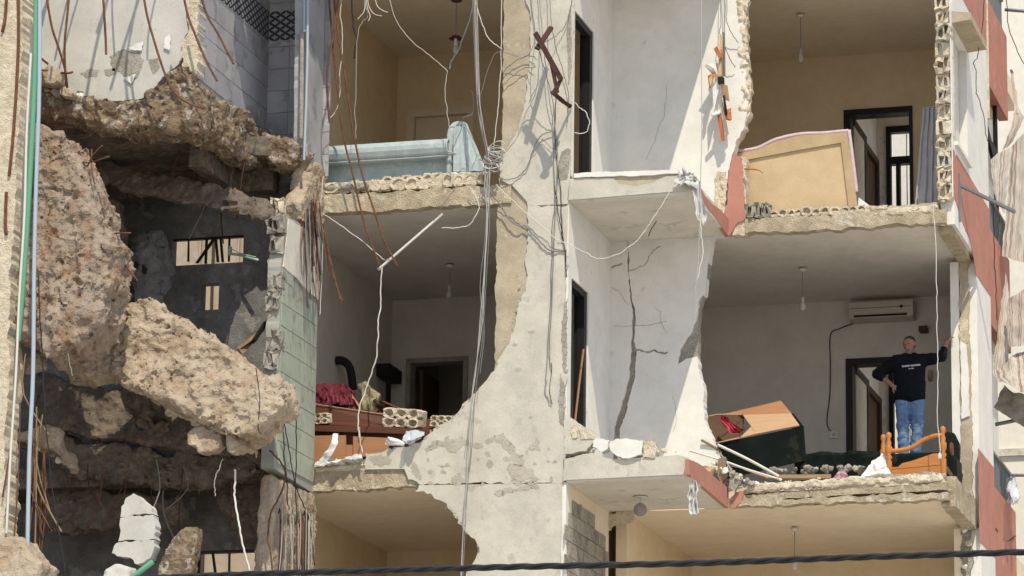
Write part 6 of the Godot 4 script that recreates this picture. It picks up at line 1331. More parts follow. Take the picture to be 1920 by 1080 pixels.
	# conduit from the room edge
	solo("conduit", tube(p3([2.631, 14.722, -2.2, 2.748, 14.688, -2.1, 2.847, 14.653, -2.05, 2.916, 14.599, -2]), 0.014, 0.008, 6), M.clay, "short orange conduit sticking out below the headboard", "conduit")
	# pipes in the left wing
	solo("water_pipe", tube(p3([-5.083, 16.251, 4.15, -5.044, 14.848, 4.15, -5.045, 13.399, 4.15, -5.067, 12.107, 4.15, -5.098, 11.301, 4.15]), 0.035, -1, 8), M.green_pipe, "long green plastic pipe hanging at the far left", "pipe")
	solo("hose", tube(p3([-5.031, 16.231, 4.2, -4.954, 14.618, 4.2, -4.934, 13.31, 4.2, -4.909, 12.222, 4.2, -4.858, 10.879, 4.2, -4.856, 9.82, 4.2, -4.808, 8.123, 4.2]), 0.026, -1, 8), M.blue_pipe, "pale blue hose hanging beside the green pipe", "hose")
	solo("hose", tube(p3([-5.077, 14.968, 4.22, -5.084, 13.931, 4.22, -5.062, 12.903, 4.22, -5.079, 11.822, 4.22, -5.075, 10.884, 4.22, -5.096, 9.891, 4.22, -5.102, 8.908, 4.22]), 0.016, -1, 8), M.wire_white, "thin white hose hanging beside the green pipe", "hose")
	t = thing("pipe_elbow", "pale green pipe elbow sticking into the broken window", "pipe", Vector3(-3.79, 13.273, 0.2))
	part("pipe", tube(p3([-3.9, 13.428, 0.1, -3.896, 13.317, 0.1]), 0.03, -1, 8, 1), M.pale_green, t)
	part("pipe", tube(p3([-3.897, 13.332, 0.1, -3.733, 13.296, 0.15, -3.419, 13.17, 0.3]), 0.02, -1, 8, 2), M.pale_green, t)
	part("pipe", tube(p3([-3.9, 13.42, 0.1, -3.811, 13.359, 0.15, -3.678, 13.296, 0.2, -3.451, 13.215, 0.3]), 0.006, -1, 8, 2), M.pale_green, t)
	solo("water_pipe", tube(p3([-3.705, 8.314, 3.8, -3.525, 8.458, 3.8, -3.358, 8.576, 3.8]), 0.035, -1, 10, 1), M.green_pipe, "short green pipe end at the bottom of the cavity", "pipe")
	solo("timber", board([-3.314, 11.759, 1.2, -3.157, 11.858, 1.2, -3.037, 12.052, 1, -3.261, 11.686, 1.2], 0.06), M.old_wood, "splintered timber leaning by the sunlit patch in the cavity", "timber")
	solo("timber", board([-3.138, 11.846, 1.25, -3.095, 11.872, 1.25, -2.983, 12.155, 1.1, -3.04, 12.115, 1.1], 0.05), M.dark, "charred batten by the sunlit patch in the cavity", "timber")
	solo("wall_board", board([-5.052, 12.726, 1, -4.971, 12.751, 1, -4.958, 12.448, 1, -5.055, 12.424, 1], 0.03), M.rear, "small beige board behind the hanging slab", "board")

func build_cloths():
	# striped awnings on the right: hung outside the loggia
	var xa := 6.2
	solo("striped_awning", cloth([[5.636, 16.058, -6.6, 5.842, 16.247, -6.6, 5.955, 16.295, -6.8], [5.573, 15.193, -6.5, 5.835, 15.177, -6.5, 6.024, 15.218, -6.7], [5.495, 14.376, -6.4, 5.777, 14.266, -6.4, 6.02, 14.317, -6.6]], 24, 24, 0.006, 2.0, 51, 0.022), M.stripe, "striped beige awning hanging straight, topmost of the torn pieces", "awning", "torn striped awnings")
	solo("striped_awning", cloth([[5.41, 15.767, -6.1, 5.528, 15.875, -6.2, 5.671, 16.001, -6.4], [5.435, 15.468, -6, 5.511, 15.371, -6.1, 5.622, 15.457, -6.3], [5.475, 15.148, -6, 5.505, 15.053, -6.1, 5.567, 14.982, -6.3]], 20, 20, 0.006, 3.0, 52, 0.022), M.stripe, "crumpled corner of striped awning beside the dark window", "awning", "torn striped awnings")
	solo("striped_awning", cloth([[5.552, 14.136, -6.4, 5.594, 13.897, -6.4, 5.607, 13.739, -6.4], [5.46, 13.308, -6.2, 5.55, 13.226, -6.2, 5.594, 13.09, -6.3], [5.388, 12.744, -6.1, 5.508, 12.661, -6.1, 5.603, 12.834, -6.2], [5.407, 12.528, -6, 5.52, 12.49, -6.1, 5.622, 12.6, -6.2]], 20, 26, 0.006, 2.0, 53, 0.022), M.stripe, "slanting striped awning strip along the white side wall", "awning", "torn striped awnings")
	solo("striped_awning", cloth([[5.639, 13.644, -6, 5.9, 13.787, -6], [5.632, 13.255, -6, 5.891, 13.32, -6], [5.627, 12.952, -6, 5.884, 12.948, -6]], 12, 14, 0.006, 1.5, 54, 0.022), M.stripe, "short striped awning panel with a straight hem", "awning", "torn striped awnings")
	solo("striped_awning", cloth([[5.401, 12.588, -6.1, 5.679, 12.847, -6.1, 6.059, 12.946, -6.1], [5.488, 12.419, -5.9, 5.739, 12.531, -5.9, 6.078, 12.516, -5.9], [5.66, 12.359, -5.8, 5.785, 12.246, -5.8, 6.084, 12.149, -5.8]], 24, 18, 0.006, 3.0, 55, 0.022), M.stripe, "bunched striped awning, lowest sunlit fold", "awning", "torn striped awnings")
	solo("striped_awning", cloth([[5.506, 12.455, -6.3, 5.641, 12.348, -6.3, 5.98, 12.256, -6.3], [5.441, 12.259, -6.2, 5.613, 12.097, -6.2, 5.987, 11.888, -6.2], [5.392, 12.086, -6.1, 5.586, 11.946, -6.1, 5.996, 11.676, -6.1]], 20, 14, 0.006, 2.0, 56, 0.022), mk(Color(0.36, 0.30, 0.24), Color(0.22, 0.18, 0.14), {"size": 0.9, "mid": 0.3}), "brown dusty awning flap below the striped ones", "awning", "torn striped awnings")
	solo("striped_awning", cloth([[5.463, 17.633, -7.9, 5.496, 17.647, -7.9], [5.557, 16.957, -7.6, 5.605, 16.954, -7.6], [5.575, 16.554, -7.2, 5.75, 16.665, -7.2], [5.467, 16.043, -6.8, 5.669, 16.137, -6.6]], 10, 26, 0.006, 2.0, 57, 0.022), M.stripe, "twisted rope of awning cloth hanging below the pink parapet", "awning", "torn striped awnings")
	solo("plastic_bag", cloth([[5.523, 11.15, -6.6, 5.577, 11.209, -6.6, 5.606, 11.131, -6.6], [5.524, 10.926, -6.3, 5.628, 10.89, -6.2, 5.675, 10.9, -6.4], [5.536, 10.742, -6.3, 5.624, 10.691, -6.2, 5.657, 10.756, -6.4]], 14, 14, 0.03, 2.5, 58, 0.06), M.bag, "pale blue plastic bag caught on the loggia railing", "bag")
	# grey curtain in the upper right room
	solo("curtain", cloth([[4.918, 15.678, -3.1, 5.022, 15.65, -3, 5.14, 15.621, -2.9], [4.85, 14.955, -3.1, 4.998, 14.919, -3, 5.13, 14.884, -2.9], [4.782, 14.208, -3.1, 4.973, 14.171, -3, 5.12, 14.137, -2.9]], 24, 12, 0.035, 3.0, 59), M.curtain, "grey-violet curtain hanging by the cut wall end", "curtain")
	# rags on the balcony corners
	solo("hanging_rag", cloth([[2.405, 14.052, 0.05, 2.462, 14.034, 0.05], [2.441, 13.885, 0.08, 2.521, 13.921, 0.06], [2.477, 13.598, 0.08, 2.585, 13.632, 0.06], [2.505, 13.44, 0.08, 2.627, 13.324, 0.06]], 12, 24, 0.02, 2.0, 61, 0.03), M.rag, "grey white rag hanging from the upper balcony corner", "rag")
	solo("hanging_rag", cloth([[2.414, 10.056, 0.05, 2.47, 10.04, 0.05], [2.366, 9.867, 0.08, 2.5, 9.865, 0.06], [2.395, 9.729, 0.08, 2.514, 9.728, 0.06], [2.423, 9.57, 0.08, 2.515, 9.612, 0.06]], 12, 20, 0.03, 2.5, 62, 0.04), M.rag, "torn pale rag hanging from the lower balcony corner", "rag")
	solo("cloth_bundle", cloth([[2.2, 14.001, 0.02, 2.294, 14.144, 0, 2.426, 14.102, 0.02], [2.252, 13.914, 0.12, 2.36, 13.983, 0.16, 2.478, 13.986, 0.12], [2.29, 13.874, 0.1, 2.384, 13.872, 0.14, 2.502, 13.833, 0.1]], 18, 18, 0.02, 3.0, 63, 0.09), M.rag, "knotted grey cloth bundle on the upper balcony corner", "cloth")

# ---------------------------------------------------------------- cables and bars
func cable(pts: Array, r: float, mat: Material, label: String, name_ := "cable", grp := "hanging cables"):
	solo(name_, tube(kinked(p3(pts), int(pts[0] * 91.0) + int(pts[1] * 37.0)), r * 0.85, -1, 5, 1), mat, label, "cable", grp)

func kinked(p: PackedVector3Array, sd: int) -> PackedVector3Array:
	var g := RandomNumberGenerator.new(); g.seed = sd
	var s := spline(p, 7); var o := Vector3.ZERO
	for i in range(1, s.size() - 1):
		o = o * 0.6 + Vector3(g.randf_range(-1, 1), g.randf_range(-1, 1), g.randf_range(-1, 1)) * 0.008
		s[i] += o
	return s

func build_cables():
	# the long bundle from the roof past the pillar
	var b := thing("cable_bundle", "long bundle of pale cables hanging along the pillar's left edge", "cable", Vector3(-0.354, 8.856, 0.3))
	for q in [[-0.5, 16.996, 0.35, -0.448, 15.677, 0.3, -0.408, 15.015, 0.3, -0.297, 14.453, 0.2, -0.305, 14.055, 0.2, -0.286, 13.356, 0.25, -0.308, 12.927, 0.25, -0.318, 12.215, 0.25, -0.429, 11.523, 0.2, -0.465, 11.101, 0.2, -0.481, 10.34, 0.15, -0.529, 9.845, 0.2, -0.55, 9.43, 0.2, -0.578, 8.603, 0.2], [-0.475, 16.991, 0.36, -0.423, 15.455, 0.3, -0.347, 14.865, 0.3, -0.281, 14.38, 0.2, -0.273, 13.795, 0.22, -0.29, 13.141, 0.25, -0.315, 12.499, 0.25, -0.379, 11.87, 0.22, -0.441, 11.382, 0.2, -0.488, 10.825, 0.18, -0.513, 10.27, 0.16, -0.541, 9.706, 0.2, -0.564, 8.603, 0.2], [-0.459, 16.996, 0.34, -0.387, 15.087, 0.3, -0.327, 14.528, 0.2, -0.333, 14.02, 0.2, -0.283, 13.507, 0.22, -0.313, 12.784, 0.25, -0.354, 12.216, 0.25, -0.403, 11.588, 0.22, -0.453, 11.241, 0.2, -0.497, 10.892, 0.2, -0.516, 10.752, 0.2]]: part("strand", tube(p3(q), 0.0058, -1, 5, 5), M.wire, b)
	for q in [[-0.529, 17.005, 0.33, -0.473, 15.826, 0.3, -0.399, 14.942, 0.3, -0.303, 14.381, 0.2, -0.262, 13.655, 0.2, -0.286, 12.79, 0.22, -0.329, 11.938, 0.22, -0.411, 11.31, 0.2, -0.46, 10.473, 0.18, -0.503, 9.983, 0.2, -0.55, 8.602, 0.2], [-0.294, 14.308, 0.2, -0.296, 13.946, 0.2, -0.307, 13.285, 0.25, -0.361, 12.644, 0.25, -0.294, 12.072, 0.25, -0.351, 11.515, 0.22]]: part("strand", tube(p3(q), 0.0055, -1, 5, 5), M.wire_grey, b)
	# knot of loops at the slab corner
	var k := thing("cable_knot", "tangled knot of cable loops at the upper slab corner", "cable", Vector3(-0.234, 14.172, 0.15))
	var g := RandomNumberGenerator.new(); g.seed = 77
	for i in 16:
		var c: Vector3 = Vector3(-0.253, 14.4, 0.12) + Vector3(g.randf_range(-0.08, 0.08), g.randf_range(-0.16, 0.16), g.randf_range(-0.02, 0.1))
		var pts := PackedVector3Array(); var rx := g.randf_range(0.05, 0.13); var ry := g.randf_range(0.03, 0.09); var tl := g.randf_range(-0.6, 0.6)
		for j in 9:
			var a := TAU * j / 8.0 * 0.95
			pts.append(c + Vector3(cos(a) * rx * cos(tl) - sin(a) * ry * sin(tl), cos(a) * rx * sin(tl) + sin(a) * ry * cos(tl), 0.03 * sin(a * 2.0)))
		part("loop", tube(pts, 0.007, -1, 4, 3), [M.wire_white, M.wire, M.wire_white, M.wire_grey][i % 4], k)
	cable([-0.168, 17.052, 0.1, -0.164, 15.864, 0.1, -0.186, 15.272, 0.12, -0.229, 14.689, 0.12, -0.247, 14.472, 0.12], 0.007, M.wire_white, "single white cable down the column edge into the cable knot")
	cable([-0.488, 16.714, 0.3, -0.446, 16.414, 0.3, -0.33, 16.089, 0.25, -0.21, 15.948, 0.2, -0.151, 15.922, 0.1], 0.008, M.wire_white, "white cable curving from the bundle to the column edge")
	cable([-0.538, 17.015, 0.3, -0.514, 16.494, 0.3, -0.654, 16.091, 0.2, -0.827, 15.838, 0.1, -0.884, 15.694, 0.1], 0.013, M.steel, "blue-grey cable slanting past the pendant lamp")
	cable([-1.892, 17.252, -0.1, -1.725, 16.561, -0.1, -1.492, 16.206, -0.1, -1.247, 15.987, -0.05, -0.944, 15.713, 0, -0.965, 15.618, 0, -0.951, 15.284, 0, -0.9, 14.949, 0, -0.836, 14.688, 0], 0.007, M.wire, "grey cable sagging across the upper left room", "cable")
	cable([-0.568, 15.377, 0.1, -0.534, 15.081, 0.1, -0.665, 15.016, 0.1, -0.735, 14.815, 0.05, -0.82, 14.6, 0.05, -0.851, 14.31, 0.05], 0.006, M.wire_grey, "thin dark cable looping over the blue sofa arm")
	cable([-2.39, 17.193, 0.2, -2.396, 16.592, 0.2, -2.348, 16.176, 0.2, -2.382, 15.768, 0.2, -2.365, 15.396, 0.2, -2.434, 15.178, 0.2, -2.543, 15.067, 0.2, -2.556, 14.994, 0.2], 0.007, M.wire_white, "white cable curling beside the rusty bars at the left room")
	cable([-2.28, 17.217, 0.1, -2.245, 16.462, 0.1, -2.194, 16.233, 0.1, -2.217, 15.936, 0.1], 0.012, M.wire_black, "short thick black cable at the top of the left room")
	cable([-2.124, 17.054, 0.1, -2.077, 16.674, 0.1, -2.036, 16.521, 0.1, -2.109, 16.452, 0.1, -2.166, 16.306, 0.1, -2.189, 16.008, 0.1, -2.202, 15.28, 0.05, -2.175, 14.834, 0.05], 0.005, M.wire, "thin grey cable hanging down the left room's wall")
	var sp := thing("cable_splay", "splayed white wire ends at the top of the upper left room", "cable", Vector3(-1.998, 16.518, 0.1))
	for q in [[-2.064, 17.05, 0.1, -2.04, 16.709, 0.1, -1.945, 16.536, 0.15, -1.824, 16.49, 0.15], [-2.079, 17.051, 0.1, -2.055, 16.673, 0.1, -1.989, 16.502, 0.15, -2.017, 16.429, 0.15], [-1.973, 17.042, 0.1, -1.927, 16.701, 0.1, -1.843, 16.59, 0.12, -1.752, 16.546, 0.12], [-2.094, 17.052, 0.1, -2.084, 16.637, 0.1, -2.135, 16.522, 0.12, -2.179, 16.48, 0.12]]: part("strand", tube(p3(q), 0.006, -1, 4, 4), M.wire_white, sp)
	# lower left room
	cable([-2.568, 13.789, 0.2, -2.227, 13.55, 0.2, -1.925, 13.316, 0.2, -1.736, 13.131, 0.2, -1.64, 13.097, 0.2], 0.007, M.wire_white, "white cable from the torn stub to the dangling tube")
	cable([-1.709, 12.988, 0.25, -1.731, 12.583, 0.2, -1.753, 12.297, 0.2, -1.761, 12.011, 0.2, -1.8, 11.738, 0.15, -1.912, 11.468, 0.1, -1.981, 11.293, 0.1, -2.032, 10.975, 0.1, -2.005, 10.761, 0.1, -1.979, 10.557, 0.05], 0.011, M.wire_white, "white cable hanging from the dangling tube to the rubble")
	cable([-0.722, 14.093, 0.15, -0.85, 13.905, 0.15, -1.002, 13.733, 0.12, -1.065, 13.64, 0.1], 0.006, M.wire_grey, "thin dark wire holding the dangling tube")
	cable([-0.575, 14.061, 0.1, -0.462, 13.873, 0.1, -0.452, 13.691, 0.1, -0.566, 13.553, 0.1, -0.79, 13.513, 0.08, -0.952, 13.53, 0.08], 0.008, M.wire_white, "white cable curling under the upper left slab")
	cable([-0.393, 14.086, 0.1, -0.244, 13.933, 0.1, -0.11, 13.721, 0.05, 0.035, 13.534, 0.04, 0.178, 13.5, 0.03, 0.325, 13.34, 0.03, 0.507, 13.165, 0.03, 0.709, 13.14, 0.03], 0.012, M.wire_grey, "dark cable sagging across the bare column")
	cable([-0.195, 14.061, 0.15, 0.012, 13.845, 0.1, 0.299, 13.581, 0.08, 0.591, 13.313, 0.08, 0.836, 13.185, 0.05, 1.016, 13.082, 0.05, 1.124, 13.012, 0.05, 1.302, 13.009, 0.05, 1.515, 13.09, 0.05, 1.728, 13.257, 0.05, 1.904, 13.496, 0.05, 2.01, 13.668, 0.05, 2.186, 13.944, 0.05, 2.363, 14.076, 0.05], 0.007, M.wire_white, "long white cable swagged from the cable knot to the balcony corner")
	cable([-2.532, 12.385, 0.3, -2.525, 13.179, 0.3, -2.556, 13.762, 0.3, -2.54, 14.273, 0.3], 0.006, M.wire_white, "thin white wire along the torn stub edge")
	# on the pillar
	var lab := ["thin dark cable down the pillar face beside the bracket", "second dark cable down the pillar face beside the bracket", "grey cable crossing behind the rusty bracket", "black cable running down the pillar's recess edge", "black cable beside the recess edge of the pillar", "thin brown wire low on the pillar face", "grey cable looping from the bracket to the cable knot", "pale cable loop at the upper balcony door", "dark cable loop on the upper column", "second dark cable loop on the upper column", "cable draped from the bracket up to the right"]
	var pt := [[0.167, 17.049, 0.03, 0.272, 16.144, 0.05, 0.417, 15.805, 0.4, 0.555, 15.315, 0.3, 0.58, 14.802, 0.05, 0.601, 14.156, 0.02, 0.544, 13.51, 0.02, 0.536, 12.937, 0.02, 0.52, 12.438, 0.02, 0.488, 11.519, 0.02, 0.477, 11.273, 0.02, 0.558, 11.108, 0.02], [0.277, 17.04, 0.03, 0.403, 16.119, 0.1, 0.502, 15.231, 0.1, 0.549, 14.734, 0.04, 0.571, 13.653, 0.02, 0.566, 12.792, 0.02, 0.519, 11.942, 0.02, 0.553, 11.516, 0.02], [0.424, 17.029, 0.03, 0.562, 16.15, 0.2, 0.604, 15.81, 0.1, 0.704, 15.451, 0.05, 0.75, 15.155, 0.05, 0.736, 14.868, 0.04], [0.569, 14.083, 0.03, 0.616, 13.719, 0.03, 0.663, 13.429, 0.03, 0.709, 13.14, 0.03, 0.749, 12.78, 0.03], [0.582, 15.24, 0.05, 0.578, 14.517, 0.03, 0.642, 14.006, 0.03, 0.676, 13.5, 0.03, 0.74, 12.924, 0.03], [0.551, 11.657, 0.02, 0.535, 11.235, 0.02, 0.572, 11.121, 0.02], [0.447, 15.767, 0.4, 0.354, 15.285, 0.2, 0.163, 15.012, 0.05, 0.065, 14.805, 0.03, -0.12, 14.59, 0.06, -0.216, 14.475, 0.1], [0.721, 15.23, 0.05, 0.847, 15.118, 0.03, 0.976, 15.003, 0.02, 1.028, 14.854, 0.02, 0.978, 14.727, 0.02, 0.812, 14.723, 0.02], [-0.162, 15.615, 0.02, -0.036, 15.744, 0.03, 0.147, 15.819, 0.03, 0.262, 15.805, 0.05, 0.307, 15.758, 0.05], [-0.159, 15.446, 0.02, -0.019, 15.566, 0.03, 0.149, 15.657, 0.03, 0.279, 15.649, 0.05], [0.388, 15.822, 0.4, 0.52, 15.969, 0.2, 0.632, 16.108, 0.08, 0.724, 16.273, 0.05, 0.791, 16.626, 0.04]]
	for i in pt.size(): cable(pt[i], 0.007 if i != 5 else 0.005, [M.wire_grey, M.wire_grey, M.wire_grey, M.wire_black, M.wire_black, M.rust_dark, M.wire, M.wire_white, M.wire_grey, M.wire_grey, M.wire_grey][i], lab[i])
	cable([-0.419, 15.264, 0.2, -0.223, 15.853, 0.15, 0.13, 15.785, 0.1, 0.359, 15.913, 0.3], 0.005, M.wire_grey, "thin cable slung between the bundle and the bracket")
	cable([0.563, 14.77, 0.04, 0.383, 14.709, 0.04, 0.276, 14.534, 0.04, 0.206, 14.32, 0.04, 0.06, 14.172, 0.03, -0.15, 14.133, 0.06], 0.008, M.wire_grey, "dark cable drooping across the plaster to the slab corner")
	cable([0.581, 14.478, 0.04, 0.42, 14.655, 0.04, 0.362, 14.615, 0.04, 0.273, 14.5, 0.03], 0.005, M.wire_grey, "short wire hooked on the plaster below the bracket")
	# verticals at the recess and the right room
	cable([2.553, 16.839, 0.1, 2.556, 14.948, 0.1, 2.545, 13.66, 0.1, 2.524, 13.235, 0.1, 2.49, 12.671, 0.1, 2.47, 12.11, 0.1], 0.007, M.wire, "straight pale wire hanging in front of the white recess wall")
	cable([2.542, 13.512, 0.12, 2.557, 13.228, 0.12, 2.571, 12.944, 0.12, 2.523, 12.7, 0.12, 2.488, 12.625, 0.12], 0.008, M.wire_white, "short white wire under the upper balcony rag")
	cable([5.199, 14.05, -2.15, 5.225, 13.354, -2.15, 5.231, 12.772, -2.15, 5.223, 12.194, -2.15, 5.231, 11.762, -2.15, 5.223, 11.19, -2.15, 5.237, 10.691, -2.15], 0.007, M.wire_white, "long white cord hanging in front of the man's room", "cord")
	solo("cord_plug", lathe(Vector3(5.236, 10.62, -2.15), [0.001, 0.0, 0.03, 0.0, 0.025, 0.05, 0.01, 0.08], 8), M.wire_white, "white plug at the end of the hanging cord", "plug")
	for q in [[[2.308, 17.441, -2.15, 2.32, 16.811, -2.1, 2.316, 16.627, -2.05, 2.35, 16.321, -2, 2.368, 15.926, -1.95], "dark wire above the orange tangle, left one"], [[2.391, 17.435, -2.15, 2.394, 16.958, -2.1, 2.424, 16.727, -2.1, 2.544, 16.52, -2.2], "dark wire above the orange tangle, right one"], [[2.368, 16.448, -2.05, 2.424, 16.308, -2.1, 2.491, 16.166, -2.2], "short dark wire across the white wall by the orange tangle"], [[2.353, 17.438, -2.15, 2.372, 16.883, -2.1, 2.372, 16.471, -2, 2.387, 16.015, -2], "dark wire above the orange tangle, middle one"]]: cable(q[0], 0.007, M.wire_grey, q[1])
	# side wall
	cable([5.739, 17.646, -3.6, 5.692, 17.029, -3.6, 5.618, 16.572, -3.6, 5.556, 16.438, -3.6, 5.584, 16.344, -3.6, 5.564, 16.067, -3.7, 5.592, 15.941, -3.8, 5.632, 15.726, -4, 5.614, 15.591, -4.2, 5.613, 15.531, -4.4], 0.007, M.wire_black, "black cable draped from the window hood down the side wall")
	cable([5.544, 14.883, -5.3, 5.549, 14.338, -5.3, 5.555, 13.795, -5.3, 5.567, 13.178, -5.3], 0.008, M.wire_black, "straight black cable down the pink side wall")
	cable([5.563, 18.596, -7, 5.569, 18.099, -7, 5.68, 17.678, -7, 5.831, 17.339, -7], 0.008, M.wire_black, "black cable crossing before the cream building")
	cable([5.449, 10.297, -5.5, 5.428, 10.264, -6.2, 5.441, 10.302, -6.9, 5.46, 10.495, -7.6], 0.008, M.rust_dark, "thin cable sagging on the pink parapet")
	solo("awning_arm", tube(p3([5.47, 18.414, -7.4, 5.874, 18.351, -7.4]), 0.03, -1, 6, 1), M.steel, "steel awning arm at the top right corner", "bar", "awning arms")
	solo("awning_arm", tube(p3([5.389, 11.867, -6.2, 5.692, 11.916, -6.2]), 0.03, -1, 6, 1), M.steel, "dark awning arm under the brown flap", "bar", "awning arms")
	solo("awning_arm", tube(p3([5.456, 11.334, -7.3, 5.749, 11.323, -7.3]), 0.025, -1, 6, 1), M.steel, "awning arm sticking out above the railing bag", "bar", "awning arms")
	# left cavity
	cable([-2.872, 9.945, 2.4, -2.857, 9.709, 2.4, -2.859, 9.541, 2.4, -2.755, 9.218, 2.5, -2.698, 8.983, 2.5, -2.596, 8.64, 2.5], 0.016, M.wire_white, "thick white cable dangling in the lower cavity")
	cable([-3.002, 10.067, 2.5, -3.047, 9.934, 2.5, -3.086, 9.834, 2.5, -3.085, 9.598, 2.5], 0.007, M.wire, "thin pale wire under the grey concrete lump")
	cable([-2.711, 10.327, 1.6, -2.564, 10.184, 1.6, -2.487, 10.01, 1.6, -2.531, 9.806, 1.6, -2.615, 9.519, 1.7, -2.663, 9.248, 1.7, -2.61, 8.908, 1.7, -2.571, 8.569, 1.7], 0.014, M.rust, "rusty bar curving below the green tiled stub", "bent_bar")
	for q in [[[-2.58, 10.756, 1.5, -2.652, 10.366, 1.2, -2.673, 9.919, 1, -2.68, 9.486, 0.9], "black cable in front of the green tiles, left one"], [[-2.567, 10.79, 1.5, -2.606, 10.503, 1.2, -2.586, 9.968, 0.9, -2.533, 9.619, 0.5, -2.478, 9.042, 0.4], "black cable crossing the green tiles to the right"], [[-2.476, 10.889, 1.4, -2.504, 10.708, 1.2, -2.554, 10.053, 1, -2.565, 9.482, 0.9], "black cable in front of the green tiles, right one"]]: cable(q[0], 0.009, M.wire_black, q[1])
	cable([-4.609, 11.568, 3.9, -4.563, 11.331, 3.9, -4.515, 11.06, 3.9, -4.465, 10.891, 3.9], 0.01, M.wire_grey, "short grey cable hanging below the huge slab")
	cable([-4.89, 12.11, 4.1, -4.809, 11.299, 4.1, -4.728, 10.495, 4.1, -4.6, 9.566, 4.1, -4.401, 8.58, 4.1, -4.325, 8.125, 4.1], 0.01, M.wire_black, "long black cable beside the pale blue hose")
	# twisted power line close to the street
	var pl := thing("power_line", "black twisted power line crossing the bottom of the view", "cable", Vector3(7.671, 5.001, 24))
	var ctr := spline(p3([2.628, 4.989, 24, 4.38, 5.011, 24, 5.161, 5.02, 24, 6.06, 5.019, 24, 6.906, 5.015, 24, 7.986, 5.004, 24, 8.914, 5.009, 24, 9.879, 5.01, 24, 10.995, 5.019, 24]), 40)
	for s in 3:
		var pts := PackedVector3Array()
		for i in ctr.size():
			var a := i * 0.33 + TAU * s / 3.0
			pts.append(ctr[i] + Vector3(0.1, 1, 0).normalized() * sin(a) * 0.0095 + Vector3(0, 0.2, 1).normalized() * cos(a) * 0.0095)
		part("strand", tube(pts, 0.0105, -1, 8, 1), M.wire_black, pl)
	# reinforcing bars: torn out of the slabs
	for q in [[[-2.294, 17.087, 0.5, -2.363, 16.271, 0.5, -2.446, 15.758, 0.5, -2.459, 15.33, 0.45, -2.436, 14.974, 0.4], 0.014], [[-2.54, 17.139, 0.4, -2.44, 16.233, 0.4, -2.362, 15.5, 0.35, -2.263, 14.77, 0.3, -2.14, 14.322, 0.3, -1.991, 13.73, 0.3, -1.895, 13.434, 0.3, -1.723, 13.005, 0.3], 0.013], [[-2.48, 17.135, 0.4, -2.341, 16.152, 0.4, -2.244, 15.566, 0.35, -2.13, 14.835, 0.3, -1.989, 14.24, 0.3, -1.83, 13.793, 0.3, -1.672, 13.349, 0.3, -1.473, 12.977, 0.3], 0.013], [[-2.522, 13.615, 0.3, -2.421, 13.173, 0.3, -2.322, 12.806, 0.3, -2.24, 12.5, 0.3], 0.012], [[-2.514, 13.578, 0.3, -2.402, 13.027, 0.3, -2.29, 12.697, 0.3, -2.219, 12.542, 0.3], 0.012], [[-1.977, 17.194, 0.1, -2.008, 16.632, 0.1, -2.034, 16.461, 0.1], 0.013]]:
		part("rebar", tube(p3(q[0]), q[1], -1, 6, 5), M.rust, bld)
	for q in [[-5.247, 16.303, 3.6, -5.103, 15.581, 3.6, -5.02, 15.252, 3.5, -4.963, 14.996, 3.4, -4.965, 14.778, 3.3], [-4.886, 16.308, 3.5, -4.923, 15.67, 3.5, -4.94, 15.247, 3.5, -4.981, 14.815, 3.3], [-4.442, 16.24, 3.6, -4.381, 15.669, 3.6, -4.386, 15.348, 3.5, -4.369, 15.121, 3.5], [-4.001, 16.271, 3.4, -3.891, 15.695, 3.4, -3.758, 15.263, 3.4, -3.614, 14.867, 3.4, -3.482, 14.613, 3.4, -3.259, 14.416, 3.5, -2.99, 14.293, 3.6], [-3.512, 16.266, 3.3, -3.382, 15.689, 3.3, -3.271, 15.399, 3.3, -3.108, 15.036, 3.3, -2.94, 14.731, 3.3], [-3.334, 16.285, 3.2, -3.169, 15.704, 3.2, -2.978, 15.373, 3.2, -2.863, 15.154, 3.2, -2.764, 14.972, 3.2], [-5.361, 15.296, 3.9, -5.334, 15.214, 3.7, -5.2, 15.083, 3.4], [-5.055, 14.982, 3.3, -4.917, 14.943, 3.4, -4.851, 14.953, 3.4], [-5.474, 14.972, 3.6, -5.372, 14.987, 3.5, -5.196, 14.998, 3.4]]:
		part("rebar", tube(p3(q), 0.015, -1, 6, 5), M.rust, bld)
	# twisted fan of bars and tie wires at the stub
	g.seed = 5
	for i in 34:
		var x := 566.0 + g.randf_range(0, 36)
		var a: Vector3 = Vector3(-2.719, 13.695, 0.6).lerp(Vector3(-2.556, 13.762, 0.3), (x - 566.0) / 36.0) + Vector3(0, g.randf_range(-0.1, 0.25), g.randf_range(0, 0.15))
		var ln := g.randf_range(0.4, 1.4)
		var dr := Vector3(g.randf_range(-0.02, 0.16), -1, g.randf_range(0.0, 0.22))
		part("rebar", tube(PackedVector3Array([a, a + dr * ln * 0.5 + Vector3(0.02, 0, 0.05), a + dr * ln + Vector3(g.randf_range(-0.02, 0.06), 0, 0.05)]), g.randf_range(0.004, 0.01), -1, 4, 3), [M.rust, M.rust_dark, M.wire_grey][i % 3], bld)
	for i in 26:
		var a: Vector3 = Vector3(-2.684, 9.487, 1.3).lerp(Vector3(-2.578, 9.584, 0.3), g.randf()) + Vector3(0.03, g.randf_range(-0.1, 0.15), g.randf_range(0.02, 0.1))
		var ln := g.randf_range(0.6, 1.6)
		part("rebar", tube(PackedVector3Array([a, a + Vector3(0.04, 0.03, 0.05), a + Vector3(0.05, -ln * 0.5, 0.05), a + Vector3(g.randf_range(-0.05, 0.12), -ln, 0.06)]), g.randf_range(0.005, 0.009), -1, 4, 3), [M.rust, M.wire, M.rust_dark, M.wire][i % 4], bld)
